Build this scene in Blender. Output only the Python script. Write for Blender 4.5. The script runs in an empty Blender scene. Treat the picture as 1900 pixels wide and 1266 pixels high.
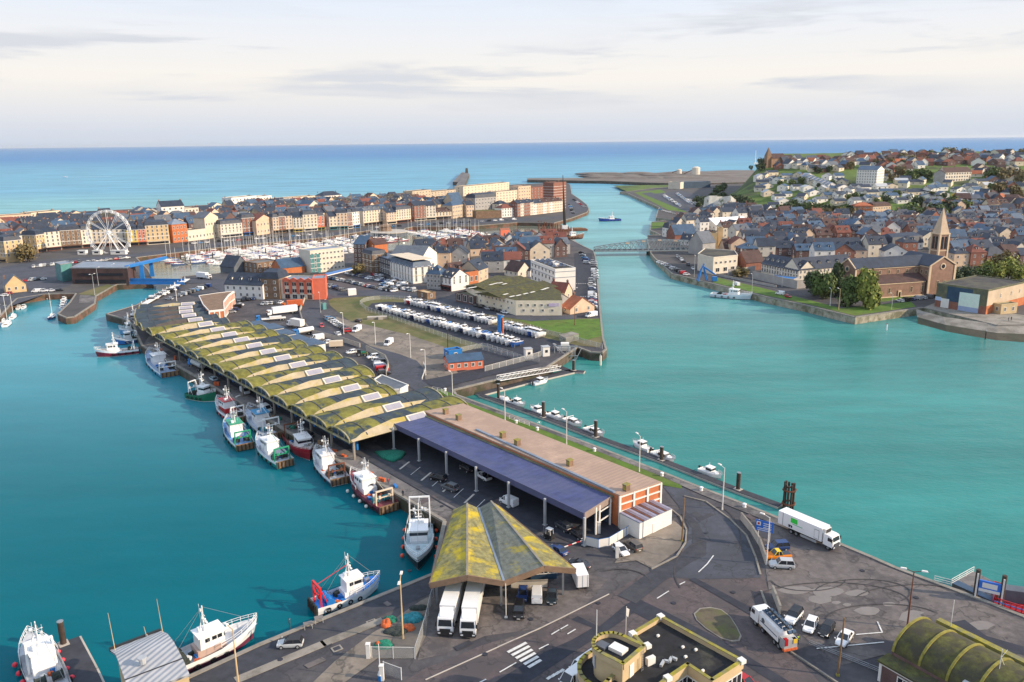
import bpy,math,random
from mathutils import Vector,Matrix
from mathutils.geometry import tessellate_polygon
R=random.Random(11)
rad=math.radians
col=bpy.context.scene.collection
# ---------------------------------------------------------------- survey: pixel of the photo -> point on the ground
F=1478.0;H=76.0;PITCH=math.atan(370/F);ROLL=math.atan(21/1900)
WZ=-3.2 # water level, quay tops are at 0
def ray(px,py):
 u=(px-950)/F;v=(633-py)/F
 c,s=math.cos(ROLL),math.sin(ROLL)
 u2=u*c+v*s;v2=-u*s+v*c
 return Vector((u2,math.cos(PITCH)+v2*math.sin(PITCH),-math.sin(PITCH)+v2*math.cos(PITCH)))
def G(px,py,z=0.0):
 d=ray(px,py);t=(z-H)/d.z
 return Vector((d.x*t,d.y*t))
def GP(pts,z=0.0): return[G(p[0],p[1],z)for p in pts]
def top_z(P,px,py): # height above P that shows at image row py
 d=ray(px,py); return H+d.z*(Vector(P).length/math.hypot(d.x,d.y))
def px_of(x,y,z=0.0):
 c,s=math.cos(ROLL),math.sin(ROLL)
 dx,dy,dz=x,y,z-H
 f=dy*math.cos(PITCH)-dz*math.sin(PITCH);w=dy*math.sin(PITCH)+dz*math.cos(PITCH)
 u2,v2=dx/f,w/f
 return 950+F*(u2*c-v2*s),633-F*(u2*s+v2*c)
def sm(t):t=min(1,max(0,t)); return t*t*(3-2*t)
def ramp(t): return min(1,max(0,t))
FOOT=[(150,960),(228,893),(300,835),(370,762),(500,762),(1400,762)]
def y_foot(x):
 for(a,b),(c,d)in zip(FOOT,FOOT[1:]):
  if x<=c: return b+(d-b)*max(0,(x-a))/(c-a)
 return 762
def hill(x,y):
 s=y-y_foot(x)
 if s<=0: return 0.0
 h=45*ramp(s/300)**.92+8*ramp((s-300)/200)
 h*=sm((x-(205+(y-880)*.40))/55)
 return h*(1-sm((s-560)/60))
def GT(px,py): # pixel -> hillside
 d=ray(px,py);d=d/d.length;t=300.0
 for i in range(3000):
  p=Vector((0,0,H))+d*t
  if p.z<=hill(p.x,p.y): return p
  t+=1.5
 return p
def inpoly(x,y,P):
 r= False
 for i in range(len(P)):
  x1,y1=P[i][0],P[i][1];x2,y2=P[i-1][0],P[i-1][1]
  if(y1>y)!=(y2>y)and x<(x2-x1)*(y-y1)/(y2-y1)+x1:r= not r
 return r
def lerp(a,b,t): return a+(b-a)*t
def along(pts,n,end=True): # n evenly spread points on a polyline, with heading
 pts=[Vector(p)for p in pts];L=[0]
 for a,b in zip(pts,pts[1:]):L.append(L[-1]+(b-a).length)
 out=[]
 for i in range(n):
  s=L[-1]*(i/(n-1)if end and n>1 else(i+.5)/n)
  for k in range(len(pts)-1):
   if s<=L[k+1]+1e-6:
    t=(s-L[k])/max(1e-6,L[k+1]-L[k]);d=pts[k+1]-pts[k]
    out.append((pts[k]+d*t,math.atan2(d.y,d.x))); break
 return out
# ---------------------------------------------------------------- materials
MATS={}
def mk(name,c,rough=.8,var=.25,sc=.5,metal=0.0,bump=0.0,c2=None,sc2=None,thr=(.42,.6),spec=.4,coat=0.0,stretch=None,crack=0):
 m=bpy.data.materials.new(name);m.use_nodes= True;nt=m.node_tree;N=nt.nodes;L=nt.links
 b=N['Principled BSDF'];b.inputs['Roughness'].default_value=rough;b.inputs['Metallic'].default_value=metal
 b.inputs['Specular IOR Level'].default_value=spec;b.inputs['Coat Weight'].default_value=coat
 MATS[name]=m
 if var==0 and c2 is None and bump==0:
  b.inputs['Base Color'].default_value=(*c,1); return m
 g=N.new('ShaderNodeNewGeometry');pos=g.outputs['Position']
 if stretch:
  mp=N.new('ShaderNodeMapping');mp.inputs['Scale'].default_value=stretch;L.new(pos,mp.inputs[0]);pos=mp.outputs[0]
 n=N.new('ShaderNodeTexNoise');n.inputs['Scale'].default_value=sc;n.inputs['Detail'].default_value=6;n.inputs['Roughness'].default_value=.65
 L.new(pos,n.inputs['Vector'])
 mx=N.new('ShaderNodeMix');mx.data_type='RGBA'
 mx.inputs['A'].default_value=(*[x*(1-var)for x in c],1);mx.inputs['B'].default_value=(*[min(.95,x*(1+var))for x in c],1)
 rp=N.new('ShaderNodeMapRange');rp.inputs[1].default_value=.3;rp.inputs[2].default_value=.7
 L.new(n.outputs['Fac'],rp.inputs[0]);L.new(rp.outputs[0],mx.inputs['Factor']);out=mx.outputs['Result']
 if c2 is not None:
  n2=N.new('ShaderNodeTexNoise');n2.inputs['Scale'].default_value=sc2 or sc*.4;n2.inputs['Detail'].default_value=5;n2.inputs['Roughness'].default_value=.7
  L.new(pos,n2.inputs['Vector'])
  r2=N.new('ShaderNodeMapRange');r2.inputs[1].default_value=thr[0];r2.inputs[2].default_value=thr[1]
  L.new(n2.outputs['Fac'],r2.inputs[0])
  m2=N.new('ShaderNodeMix');m2.data_type='RGBA';L.new(r2.outputs[0],m2.inputs['Factor']);L.new(out,m2.inputs['A']);m2.inputs['B'].default_value=(*c2,1)
  out=m2.outputs['Result']
 if crack:
  v=N.new('ShaderNodeTexVoronoi');v.feature='DISTANCE_TO_EDGE';v.inputs['Scale'].default_value=crack
  nv=N.new('ShaderNodeTexNoise');nv.inputs['Scale'].default_value=.35;nv.inputs['Detail'].default_value=4;L.new(pos,nv.inputs['Vector'])
  sc_=N.new('ShaderNodeVectorMath');sc_.operation='MULTIPLY_ADD';sc_.inputs[1].default_value=(9,9,0);L.new(nv.outputs['Color'],sc_.inputs[0]);L.new(pos,sc_.inputs[2]);L.new(sc_.outputs[0],v.inputs['Vector'])
  rc=N.new('ShaderNodeMapRange');rc.inputs[1].default_value=.006;rc.inputs[2].default_value=.03;rc.inputs[3].default_value=.55;rc.inputs[4].default_value=0;L.new(v.outputs['Distance'],rc.inputs[0])
  m3=N.new('ShaderNodeMix');m3.data_type='RGBA';L.new(rc.outputs[0],m3.inputs['Factor']);L.new(out,m3.inputs['A']);m3.inputs['B'].default_value=(.03,.03,.033,1);out=m3.outputs['Result']
 L.new(out,b.inputs['Base Color'])
 if bump:
  bp=N.new('ShaderNodeBump');bp.inputs['Strength'].default_value=bump;bp.inputs['Distance'].default_value=.15
  L.new(n.outputs['Fac'],bp.inputs['Height']);L.new(bp.outputs[0],b.inputs['Normal'])
 return m
def M(n): return MATS[n]
def paint(c,rough=.35,var=.06): # paints and plain coats, one material per colour
 k='paint_%d_%d_%d'%tuple(int(x*255)for x in c)
 return MATS[k]if k in MATS else mk(k,c,rough,var,.9,spec=.5)
# ---------------------------------------------------------------- mesh builder
def tess(P): # triangles of a possibly concave outline
 out=[]
 for t in tessellate_polygon([[Vector((p[0],p[1],0))for p in P]]):
  a,b,c=(P[i]for i in t)
  k=(b[0]-a[0])*(c[1]-a[1])-(c[0]-a[0])*(b[1]-a[1])
  if abs(k)>1e-6:out.append(tuple(t)if k>0 else tuple(reversed(t)))
 return out
class MB:
 def __init__(s):s.v=[];s.f=[];s.m=[]
 def add(s,vs,fs,m=0):
  o=len(s.v);s.v+=[tuple(p)for p in vs]
  for f in fs:s.f.append([i+o for i in f]);s.m.append(m)
 def quad(s,a,b,c,d,m=0):s.add([a,b,c,d],[(0,1,2,3)],m)
 def box(s,x,y,z,sx,sy,sz,rz=0,m=0,t=1.0,ty=None): # centre x,y, base z; t tapers the top
  ty=t if ty is None else ty;c,n=math.cos(rz),math.sin(rz);vs=[]
  for k,(zz,a,b2)in enumerate(((z,1,1),(z+sz,t,ty))):
   for(i,j)in((-1,-1),(1,-1),(1,1),(-1,1)):
    u,w=i*sx/2*a,j*sy/2*b2;vs.append((x+u*c-w*n,y+u*n+w*c,zz))
  s.add(vs,[(3,2,1,0),(4,5,6,7),(0,1,5,4),(1,2,6,5),(2,3,7,6),(3,0,4,7)],m)
 def prism(s,poly,z0,z1,m=0,mt=None,bottom=False):
  P=[(p[0],p[1])for p in poly]
  if sum(P[i-1][0]*P[i][1]-P[i][0]*P[i-1][1]for i in range(len(P)))<0:P.reverse()
  n=len(P);vs=[(*p,z0)for p in P]+[(*p,z1)for p in P]
  s.add(vs,[(i,(i+1)%n,n+(i+1)%n,n+i)for i in range(n)],m)
  s.add([(*p,z1)for p in P],tess(P),m if mt is None else mt)
  if bottom:s.add([(*p,z0)for p in P],[tuple(reversed(range(n)))],m)
 def tube(s,p,q,r,r2=None,n=6,m=0):
  p,q=Vector(p),Vector(q);d=(q-p)
  if d.length<1e-6: return
  d.normalize();a=d.orthogonal().normalized();b=d.cross(a);r2=r if r2 is None else r2
  vs=[p+(a*math.cos(6.2832*i/n)+b*math.sin(6.2832*i/n))*r for i in range(n)]+             [q+(a*math.cos(6.2832*i/n)+b*math.sin(6.2832*i/n))*r2 for i in range(n)]
  s.add(vs,[(i,(i+1)%n,n+(i+1)%n,n+i)for i in range(n)]+[tuple(range(n-1,-1,-1)),tuple(range(n,2*n))],m)
 def beam(s,p,q,w,h,m=0): # rectangular bar between two points
  p,q=Vector(p),Vector(q);d=(q-p).normalized()
  a=d.cross(Vector((0,0,1)));a=a.normalized()if a.length>.01 else Vector((1,0,0));b=a.cross(d)
  vs=[e+a*(i*w/2)+b*(j*h/2)for e in(p,q)for(i,j)in((-1,-1),(1,-1),(1,1),(-1,1))]
  s.add(vs,[(3,2,1,0),(4,5,6,7),(0,1,5,4),(1,2,6,5),(2,3,7,6),(3,0,4,7)],m)
 def loft(s,rings,m=0,caps=True,closed=True,ms=None):
  n=len(rings[0]);o=len(s.v)
  for r in rings:s.v+=[tuple(p)for p in r]
  for k in range(len(rings)-1):
   for i in range(n if closed else n-1):
    j=(i+1)%n;s.f.append([o+k*n+i,o+k*n+j,o+(k+1)*n+j,o+(k+1)*n+i]);s.m.append(ms[i]if ms else m)
  if caps:
   s.f.append([o+i for i in range(n-1,-1,-1)]);s.m.append(m);s.f.append([o+(len(rings)-1)*n+i for i in range(n)]);s.m.append(m)
 def ball(s,x,y,z,rx,ry=None,rz=None,m=0,nu=8,nv=5):
  ry=rx if ry is None else ry;rz=rx if rz is None else rz
  s.loft([[(x+rx*math.sin(math.pi*k/nv)*math.cos(6.2832*i/nu),y+ry*math.sin(math.pi*k/nv)*math.sin(6.2832*i/nu),z-rz*math.cos(math.pi*k/nv))for i in range(nu)]for k in range(1,nv)],m)
 def mesh(s,name,mats,smooth=False):
  me=bpy.data.meshes.new(name);me.from_pydata(s.v,[],s.f)
  for m in(mats if isinstance(mats,(list,tuple))else[mats]):me.materials.append(M(m)if isinstance(m,str)else m)
  if any(s.m):me.polygons.foreach_set('material_index',s.m)
  if smooth:me.polygons.foreach_set('use_smooth',[True]*len(s.f))
  me.update(); return me
 def build(s,name,mats,parent=None,smooth=False,loc=None,rz=0):
  return inst(name,s.mesh(name,mats,smooth),parent,loc,rz)
def inst(name,me,parent=None,loc=None,rz=0):
 o=bpy.data.objects.new(name,me);col.objects.link(o)
 if parent:o.parent=parent
 if loc is not None:o.location=(loc[0],loc[1],loc[2]if len(loc)>2 else 0)
 if rz:o.rotation_euler.z=rz
 return o
LABELS={}
def tag(o,label,cat,group=None):
 o['label']=label;o['category']=cat
 if group:o['group']=group
 LABELS.setdefault(label,[]).append(o.name); return o
def thing(name,label,cat,loc=(0,0,0),rz=0,group=None):
 return tag(inst(name, None, None,loc,rz),label,cat,group)
def struct(name,mb,mats,kind='structure',smooth=False):
 o=mb.build(name,mats,smooth=smooth);o['kind']=kind; return o
def dup(root,loc,rz,label=None,group=None,sc=None):
 r=root.copy();col.objects.link(r);r.location=(loc[0],loc[1],loc[2]if len(loc)>2 else 0);r.rotation_euler=(0,0,rz)
 if label:r['label']=label;LABELS.setdefault(label,[]).append(r.name)
 if group:r['group']=group
 if sc:r.scale=(sc,sc,sc)if not isinstance(sc,tuple)else sc
 for ch in root.children:
  c=ch.copy();col.objects.link(c);c.parent=r
  for g in ch.children:d=g.copy();col.objects.link(d);d.parent=c
 return r
ORD='first second third fourth fifth sixth seventh eighth ninth tenth eleventh twelfth thirteenth fourteenth fifteenth sixteenth seventeenth eighteenth nineteenth twentieth'.split()
def nth(i):
 if i<20: return ORD[i]
 t='twenty thirty forty fifty sixty seventy eighty ninety'.split()[(i+1)//10-2];u=(i+1)%10
 return t+'-'+ORD[u-1]if u else{'twenty':'twentieth','thirty':'thirtieth','forty':'fortieth','fifty':'fiftieth','sixty':'sixtieth','seventy':'seventieth'}[t]
# ---------------------------------------------------------------- the palette
mk('asphalt',(.082,.077,.082),.9,.3,.5,c2=(.05,.05,.06),sc2=.06,thr=(.45,.6),crack=0.09)
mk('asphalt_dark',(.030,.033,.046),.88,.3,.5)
mk('asphalt_patch',(.042,.045,.057),.88,.28,.6,c2=(.06,.06,.068),sc2=.12,thr=(.52,.66))
mk('asphalt_brown',(.098,.079,.081),.9,.25,.9,c2=(.075,.066,.07),sc2=.09,thr=(.47,.56),crack=0.13)
mk('asphalt_worn',(.138,.121,.116),.9,.28,.7,c2=(.075,.068,.072),sc2=.09,thr=(.47,.6),crack=0.1)
mk('asphalt_blue',(.066,.072,.092),.85,.25,.6,c2=(.05,.054,.068),sc2=.08,crack=0.11)
mk('quay_paving',(.19,.175,.168),.9,.22,.3,c2=(.075,.072,.075),sc2=.07,thr=(.45,.6),crack=0.16)
mk('concrete',(.30,.275,.24),.9,.2,.4,c2=(.17,.155,.13),sc2=.2)
mk('concrete_pale',(.44,.40,.35),.9,.15,.4)
mk('gravel',(.235,.20,.165),.95,.18,.5,c2=(.15,.13,.11),sc2=.09,crack=0.07)
mk('puddle',(.20,.178,.165),.55,.15,.3)
mk('quay_stone',(.115,.085,.07),.9,.4,.35,bump=.6,c2=(.05,.052,.03),sc2=.25)
mk('quay_brick',(.17,.085,.06),.9,.3,.35,c2=(.06,.055,.035),sc2=.2)
mk('quay_pale',(.36,.32,.25),.9,.25,.35,c2=(.14,.13,.08),sc2=.25)
mk('quay_moss',(.22,.17,.06),.9,.35,.4,c2=(.10,.085,.05),sc2=.3)
mk('coping',(.24,.22,.19),.9,.25,.6)
mk('grass_green',(.080,.150,.016),.95,.35,.25,c2=(.12,.13,.035),sc2=.05,thr=(.5,.7))
mk('island_earth',(.115,.095,.065),.95,.35,.6,c2=(.10,.105,.04),sc2=.3)
mk('grass_dry',(.16,.135,.06),.95,.25,.15,c2=(.085,.10,.028),sc2=.05,thr=(.4,.6))
mk('hill_grass',(.085,.135,.022),.95,.4,.05,c2=(.045,.06,.02),sc2=.018,thr=(.5,.6))
mk('town_ground',(.075,.07,.07),.95,.3,.05)
mk('marking',(.62,.62,.60),.8,.2,1.5)
mk('chalk',(.55,.52,.45),.9,.3,.15,c2=(.16,.17,.09),sc2=.12,thr=(.5,.6))
mk('shingle',(.165,.148,.132),.95,.3,.03,c2=(.13,.105,.09),sc2=.02)
mk('slate',(.026,.036,.058),.55,.35,.35,spec=.4)
mk('slate_blue',(.045,.085,.145),.5,.3,.3)
mk('slate_grey',(.10,.115,.14),.6,.25,.3)
mk('tile_red',(.17,.058,.042),.8,.3,.3)
mk('tile_orange',(.38,.12,.055),.8,.25,.4)
mk('tile_brown',(.075,.042,.038),.8,.35,.3)
mk('zinc',(.20,.24,.30),.5,.2,.2)
mk('felt',(.045,.042,.045),.9,.3,.2,c2=(.09,.085,.06),sc2=.1)
mk('brick',(.24,.105,.075),.9,.25,.5)
mk('brick_dark',(.135,.082,.075),.9,.3,.5)
mk('brick_orange',(.46,.15,.06),.85,.2,.5)
mk('stone_brown',(.20,.13,.085),.9,.3,.5)
mk('cream',(.64,.54,.41),.85,.12,.3)
mk('ochre',(.57,.41,.22),.85,.15,.3)
mk('peach',(.61,.45,.32),.85,.12,.3)
mk('pale',(.64,.58,.48),.85,.12,.3)
mk('white_render',(.74,.71,.66),.8,.08,.3)
mk('grey_render',(.34,.33,.32),.85,.15,.3)
mk('beige',(.50,.40,.29),.85,.15,.2)
mk('salmon',(.60,.17,.10),.8,.12,.3)
mk('coral',(.64,.15,.085),.7,.1,.3)
mk('yellow_wall',(.66,.48,.10),.8,.1,.3)
mk('glass_dark',(.018,.022,.03),.12,0,spec=.7)
mk('glass_teal',(.10,.26,.26),.15,.2,.4,spec=.6)
mk('frame_white',(.72,.70,.66),.6,0)
mk('timber_dark',(.055,.038,.030),.85,.4,.8)
mk('timber',(.22,.135,.07),.85,.3,.8)
mk('bark',(.07,.05,.035),.9,.3,2)
mk('steel',(.30,.32,.34),.45,.2,.8,metal=.5)
mk('galv',(.45,.46,.47),.5,.12,1,metal=.3)
mk('rust',(.15,.055,.03),.85,.4,.6)
mk('tyre',(.018,.018,.019),.9,0)
mk('white_paint',(.78,.78,.77),.35,.05,.8)
mk('white_hull',(.74,.75,.76),.3,.08,.5,c2=(.52,.47,.40),sc2=.7,thr=(.58,.75))
mk('gull_white',(.80,.80,.80),.3,.04,.8)
mk('blue_steel',(.018,.17,.48),.4,.12,.5)
mk('leaf_green',(.078,.112,.026),.75,.5,.35)
mk('leaf_light',(.20,.22,.04),.75,.45,.35)
mk('leaf_brown',(.155,.120,.048),.8,.4,.35)
mk('leaf_dark',(.045,.068,.026),.8,.5,.3)
mk('net_green',(.012,.16,.105),.9,.5,3.0,bump=.8)
mk('net_orange',(.55,.12,.04),.9,.4,3.0,bump=.8)
mk('net_blue',(.03,.22,.26),.9,.5,3.0,bump=.8)
mk('net_dark',(.04,.05,.045),.95,.5,3.0,bump=.8)
mk('solar',(.02,.035,.09),.2,.2,.8,spec=.6)
# ================================================================ SETTING
def ribbed(name,c,period,rough=.75,var=.2,sc=.25,c2=None,sc2=None,ang=0.0,depth=.5,thr=(.42,.6)):
 m=mk(name,c,rough,var,sc,c2=c2,sc2=sc2,thr=thr);N=m.node_tree.nodes;L=m.node_tree.links
 g=N.new('ShaderNodeNewGeometry');mp=N.new('ShaderNodeMapping');mp.inputs['Rotation'].default_value=(0,0,ang)
 w=N.new('ShaderNodeTexWave');w.inputs['Scale'].default_value=.314/period;w.inputs['Distortion'].default_value=0
 bp=N.new('ShaderNodeBump');bp.inputs['Strength'].default_value=depth;bp.inputs['Distance'].default_value=.12
 L.new(g.outputs['Position'],mp.inputs[0]);L.new(mp.outputs[0],w.inputs['Vector']);L.new(w.outputs['Fac'],bp.inputs['Height'])
 L.new(bp.outputs[0],N['Principled BSDF'].inputs['Normal']); return m
AX=rad(40.5) # across the fish-market spit; the spit runs along AX + 90
ribbed('roof_pink',(.41,.285,.215),1.1,.8,.2,.5,ang=-(AX-rad(90)),depth=.3,c2=(.35,.245,.185),sc2=.09)
ribbed('roof_blue',(.050,.064,.165),1.6,.6,.3,.35,c2=(.075,.085,.17),sc2=.08,ang=-(AX-rad(90)),depth=.35)
ribbed('lichen_roof',(.215,.195,.085),.9,.9,.45,.9,c2=(.50,.375,.02),sc2=.28,ang=-rad(22),depth=.12,thr=(.47,.62))
ribbed('lichen_grey',(.150,.160,.135),.9,.9,.35,.9,c2=(.30,.25,.04),sc2=.25,ang=-rad(22),depth=.12,thr=(.56,.68))
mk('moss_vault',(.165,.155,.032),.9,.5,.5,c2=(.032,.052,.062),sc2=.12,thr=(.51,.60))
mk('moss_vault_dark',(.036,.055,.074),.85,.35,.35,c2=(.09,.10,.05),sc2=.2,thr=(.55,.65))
mk('moss_panel',(.43,.355,.235),.9,.2,.35,c2=(.38,.30,.07),sc2=.16,thr=(.5,.62))
mk('moss_panel_dark',(.085,.07,.065),.9,.3,.35)
mk('moss_barrel',(.085,.085,.025),.95,.6,.9,c2=(.055,.05,.035),sc2=.4)
mk('moss_yellow',(.30,.26,.03),.95,.4,.9,c2=(.20,.19,.10),sc2=.7)
mk('moss_gutter',(.16,.155,.085),.9,.3,.3,c2=(.10,.105,.08),sc2=.2)

def water_mat(name,c,rough,wave,scale,spec,far=None,streak=.0,ior=1.2):
 m=bpy.data.materials.new(name);m.use_nodes= True;N=m.node_tree.nodes;L=m.node_tree.links;MATS[name]=m
 N.remove(N['Principled BSDF']);b=N.new('ShaderNodeBsdfDiffuse');gl=N.new('ShaderNodeBsdfGlossy');gl.inputs['Roughness'].default_value=rough
 fr=N.new('ShaderNodeFresnel');fr.inputs['IOR'].default_value=ior;cl=N.new('ShaderNodeMath');cl.operation='MINIMUM';cl.inputs[1].default_value=spec;L.new(fr.outputs[0],cl.inputs[0])
 ms=N.new('ShaderNodeMixShader');L.new(cl.outputs[0],ms.inputs[0]);L.new(b.outputs[0],ms.inputs[1]);L.new(gl.outputs[0],ms.inputs[2]);L.new(ms.outputs[0],N['Material Output'].inputs[0])
 g=N.new('ShaderNodeNewGeometry');sp=N.new('ShaderNodeSeparateXYZ');L.new(g.outputs['Position'],sp.inputs[0])
 n3=N.new('ShaderNodeTexNoise');n3.inputs['Scale'].default_value=.012;n3.inputs['Detail'].default_value=6
 mp3=N.new('ShaderNodeMapping');mp3.inputs['Scale'].default_value=(.5,2.0,1);mp3.inputs['Rotation'].default_value=(0,0,.35)
 L.new(g.outputs['Position'],mp3.inputs[0]);L.new(mp3.outputs[0],n3.inputs['Vector'])
 rg=N.new('ShaderNodeRGB');rg.outputs[0].default_value=(*c,1);out=rg.outputs[0]
 r3=N.new('ShaderNodeMapRange');r3.inputs[1].default_value=.35;r3.inputs[2].default_value=.65;r3.inputs[3].default_value=1-streak;r3.inputs[4].default_value=1+streak;L.new(n3.outputs['Fac'],r3.inputs[0])
 n4=N.new('ShaderNodeTexNoise');n4.inputs['Scale'].default_value=.09;n4.inputs['Detail'].default_value=8;n4.inputs['Roughness'].default_value=.7;L.new(mp3.outputs[0],n4.inputs['Vector'])
 r4=N.new('ShaderNodeMapRange');r4.inputs[1].default_value=.3;r4.inputs[2].default_value=.7;r4.inputs[3].default_value=1-streak*.8;r4.inputs[4].default_value=1+streak*.8;L.new(n4.outputs['Fac'],r4.inputs[0])
 mm=N.new('ShaderNodeMath');mm.operation='MULTIPLY';L.new(r3.outputs[0],mm.inputs[0]);L.new(r4.outputs[0],mm.inputs[1])
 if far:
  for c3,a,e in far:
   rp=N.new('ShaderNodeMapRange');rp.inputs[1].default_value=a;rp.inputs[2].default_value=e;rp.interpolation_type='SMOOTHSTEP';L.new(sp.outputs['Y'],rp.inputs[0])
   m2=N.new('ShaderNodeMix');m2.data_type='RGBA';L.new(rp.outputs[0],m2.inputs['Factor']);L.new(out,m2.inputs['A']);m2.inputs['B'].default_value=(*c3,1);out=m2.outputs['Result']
 vs_=N.new('ShaderNodeVectorMath');vs_.operation='SCALE';L.new(out,vs_.inputs[0]);L.new(mm.outputs[0],vs_.inputs['Scale']);L.new(vs_.outputs[0],b.inputs['Color'])
 n1=N.new('ShaderNodeTexNoise');n1.inputs['Scale'].default_value=scale;n1.inputs['Detail'].default_value=4
 mp=N.new('ShaderNodeMapping');mp.inputs['Scale'].default_value=(1,1.9,1);mp.inputs['Rotation'].default_value=(0,0,.3)
 L.new(g.outputs['Position'],mp.inputs[0]);L.new(mp.outputs[0],n1.inputs['Vector'])
 n2=N.new('ShaderNodeTexNoise');n2.inputs['Scale'].default_value=scale*.13;n2.inputs['Detail'].default_value=3;L.new(mp.outputs[0],n2.inputs['Vector'])
 ad=N.new('ShaderNodeMath');ad.operation='MULTIPLY_ADD';ad.inputs[1].default_value=3.0;L.new(n2.outputs['Fac'],ad.inputs[0]);L.new(n1.outputs['Fac'],ad.inputs[2])
 bp=N.new('ShaderNodeBump');bp.inputs['Strength'].default_value=wave;bp.inputs['Distance'].default_value=.5
 L.new(ad.outputs[0],bp.inputs['Height'])
 for q in(b,gl,fr):L.new(bp.outputs[0],q.inputs['Normal'])
 return m
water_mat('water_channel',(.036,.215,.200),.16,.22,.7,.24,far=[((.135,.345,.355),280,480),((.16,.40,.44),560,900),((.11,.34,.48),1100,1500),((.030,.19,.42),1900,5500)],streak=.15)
water_mat('water_basin',(.0,.112,.144),.10,.09,.9,.62,far=[((.05,.27,.335),140,320)],streak=.08,ior=1.14)  # the paler far tint paints reflected sky into the basin colour
water_mat('water_marina',(.17,.19,.15),.06,.07,.6,.7,streak=.2,ior=1.33)
def sheet(name,pts,z,mat,kind='structure',world=False):
 mb=MB();P=pts if world else GP(pts,z);n=len(P)
 if sum(P[i-1][0]*P[i][1]-P[i][0]*P[i-1][1]for i in range(n))<0:P=list(reversed(P))
 mb.add([(p[0],p[1],z)for p in P],tess(P)); return struct(name,mb,mat,kind)
# water: the sea as one sheet to the horizon, the two enclosed basins a hair above it
S=60000
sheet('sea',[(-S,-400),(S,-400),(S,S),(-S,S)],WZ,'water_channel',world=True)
MAR_N=[(318,531),(303,484),(253,478),(394,461),(480,452),(601,441),(690,427),(766,421),(874,420),(960,413),(1028,414)]
sheet('basin_water',[(-900,-300),(160,-300),(60,60),(0,140),(-130,325),(-170,380),(-172,440),(-230,470),(-420,470),(-900,300)],WZ+.05,'water_basin',world=True)
sheet('marina_water',[G(*p)for p in[(285,520),(240,474),(394,455),(601,436),(766,417),(960,405),(1050,412),(1075,450),(940,470),(650,490),(420,515)]],WZ+.05,'water_marina',world=True)
def land(name,pts,top,side='quay_stone',cope=True,zt=0.0,world=False):
 P=[Vector((p[0],p[1]))for p in pts]if world else GP(pts,zt)
 mb=MB();mb.prism(P,-8,zt,1,0)
 if cope:
  n=len(P);ccw=sum(P[i-1].x*P[i].y-P[i].x*P[i-1].y for i in range(n))>0
  for i in range(n):
   a,b=P[i-1],P[i];d=b-a
   if d.length<1 or d.length>400: continue
   nn=Vector((-d.y,d.x)).normalized()*(1 if ccw else-1)
   c=(a+b)/2+nn*.35
   mb.box(c.x,c.y,zt-.3,d.length,.8,.48,math.atan2(d.y,d.x),2)
 return struct(name,mb,[top,side,'coping'])
# fish-market spit, forecourt and the island behind it: one piece of ground
SE=[(848,732.5),(996,787),(1102,826.5),(1227,875),(1302,905),(1383,935.5),(1448,962),(1555,1007),(1620,1034),(1663,1053),(1733,1079),(1840,1119),(1900,1143),(2100,1228)]
QG=[(90,1380),(341,1259),(480,1195),(566,1160),(801,1065),(822,968),(744,922),(557,816),(359,697),(262,641),(246,604),(230,592),(196,583),(253,566),(303,538),(318,530),
      (338,513),(430,505),(500,497),(560,478),(650,470),(770,462),(860,460),(900,454),(950,443),(1000,441),(1045,437),(1083,457),(1102,466),(1106,478),(1109,510),(1113,560),(1120,627),
      (1126,648),(1118,655),(1096,654),(1072,645),(1015,682),(843,724)]+SE+[(2100,1600),(90,1600)]
land('quay_ground',QG,'asphalt')
# town side of the marina and the two arms of the outer harbour
TOWN=[(-420,590),(0,588),(20,566),(33,554),(83,546),(111,545),(140,545),(128,562),(106,583),(122,590),(139,588),(177,563),(179,549),(217,528),(282,525),(284,516),(275,500),(253,478),(394,461),(480,452),(601,441),(690,427),
  (700,431),(720,434),(745,432),(752,424),(766,421),(874,420),(960,413),(1028,414),(1061,405),(1090,394),(1093,388),(1089,380),(1076,370),(1061,360),(1058,343),(1048,338),(950,343),(850,350),(763,357),(637,366),(500,374),(250,388),(0,400),(-300,414),(-420,420)]
land('town_quay',TOWN,'town_ground','quay_brick')
# right-hand shore
RIGHT=[(1165,359),(1223,385),(1220,392),(1217,404),(1250,408),(1208,412),(1206,427),(1225,436),(1201,437),(1200,446),(1207,470),(1213,478),(1246,508),(1319,526),(1420,551),(1496,567),(1587,589),(1713,571),(1730,575),(1850,604),(1960,604)]
P_R=GP(RIGHT)+[Vector((420,250)),Vector((2000,300)),Vector((2000,1500)),Vector((330,1500)),G(1300,336),G(1262,346),G(1213,349),G(1172,355),G(1150,356)]
land('right_quay',P_R,'town_ground','quay_pale',world=True)
# outer mole and beach
MOLE=[(978,334),(978,331),(1112,330),(1175,328.5),(1215,321),(1253,318),(1314,318),(1354,316),(1400,316),(1400,338),(1324,340),(1268,341),(1200,339),(1122,336)]
land('outer_mole',MOLE,'shingle','quay_stone',cope=False,zt=2.0)
mb=MB();pr=[(1140,0),(1180,1),(1215,2),(1250,3),(1290,3),(1330,2)]
for i in range(26):
 q=G(1100+i*9,322+8*((i*7)%3)/2,2);mb.ball(q.x,q.y,1,44,30,2+3.5*R.random(),nu=8,nv=6)
struct('shingle_bank',mb,'shingle',smooth=True)
# west jetty out in the sea
mb=MB();a,b=G(858,350),G(868,323)
mb.prism(GP([(846,349),(861,350),(871,326),(866,322),(861,324)]),-8,4,0,1);mb.prism(GP([(840,341),(852,341),(866,323),(857,322)]),-8,3,0,1)
mb.box(G(866,324).x,G(866,324).y,4,7,7,11,0,0,.7)
t=thing('jetty','twin-armed dark timber jetty with a small light tower out in the sea','jetty');mb.build('deck',['quay_stone','quay_paving'],t)
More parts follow.
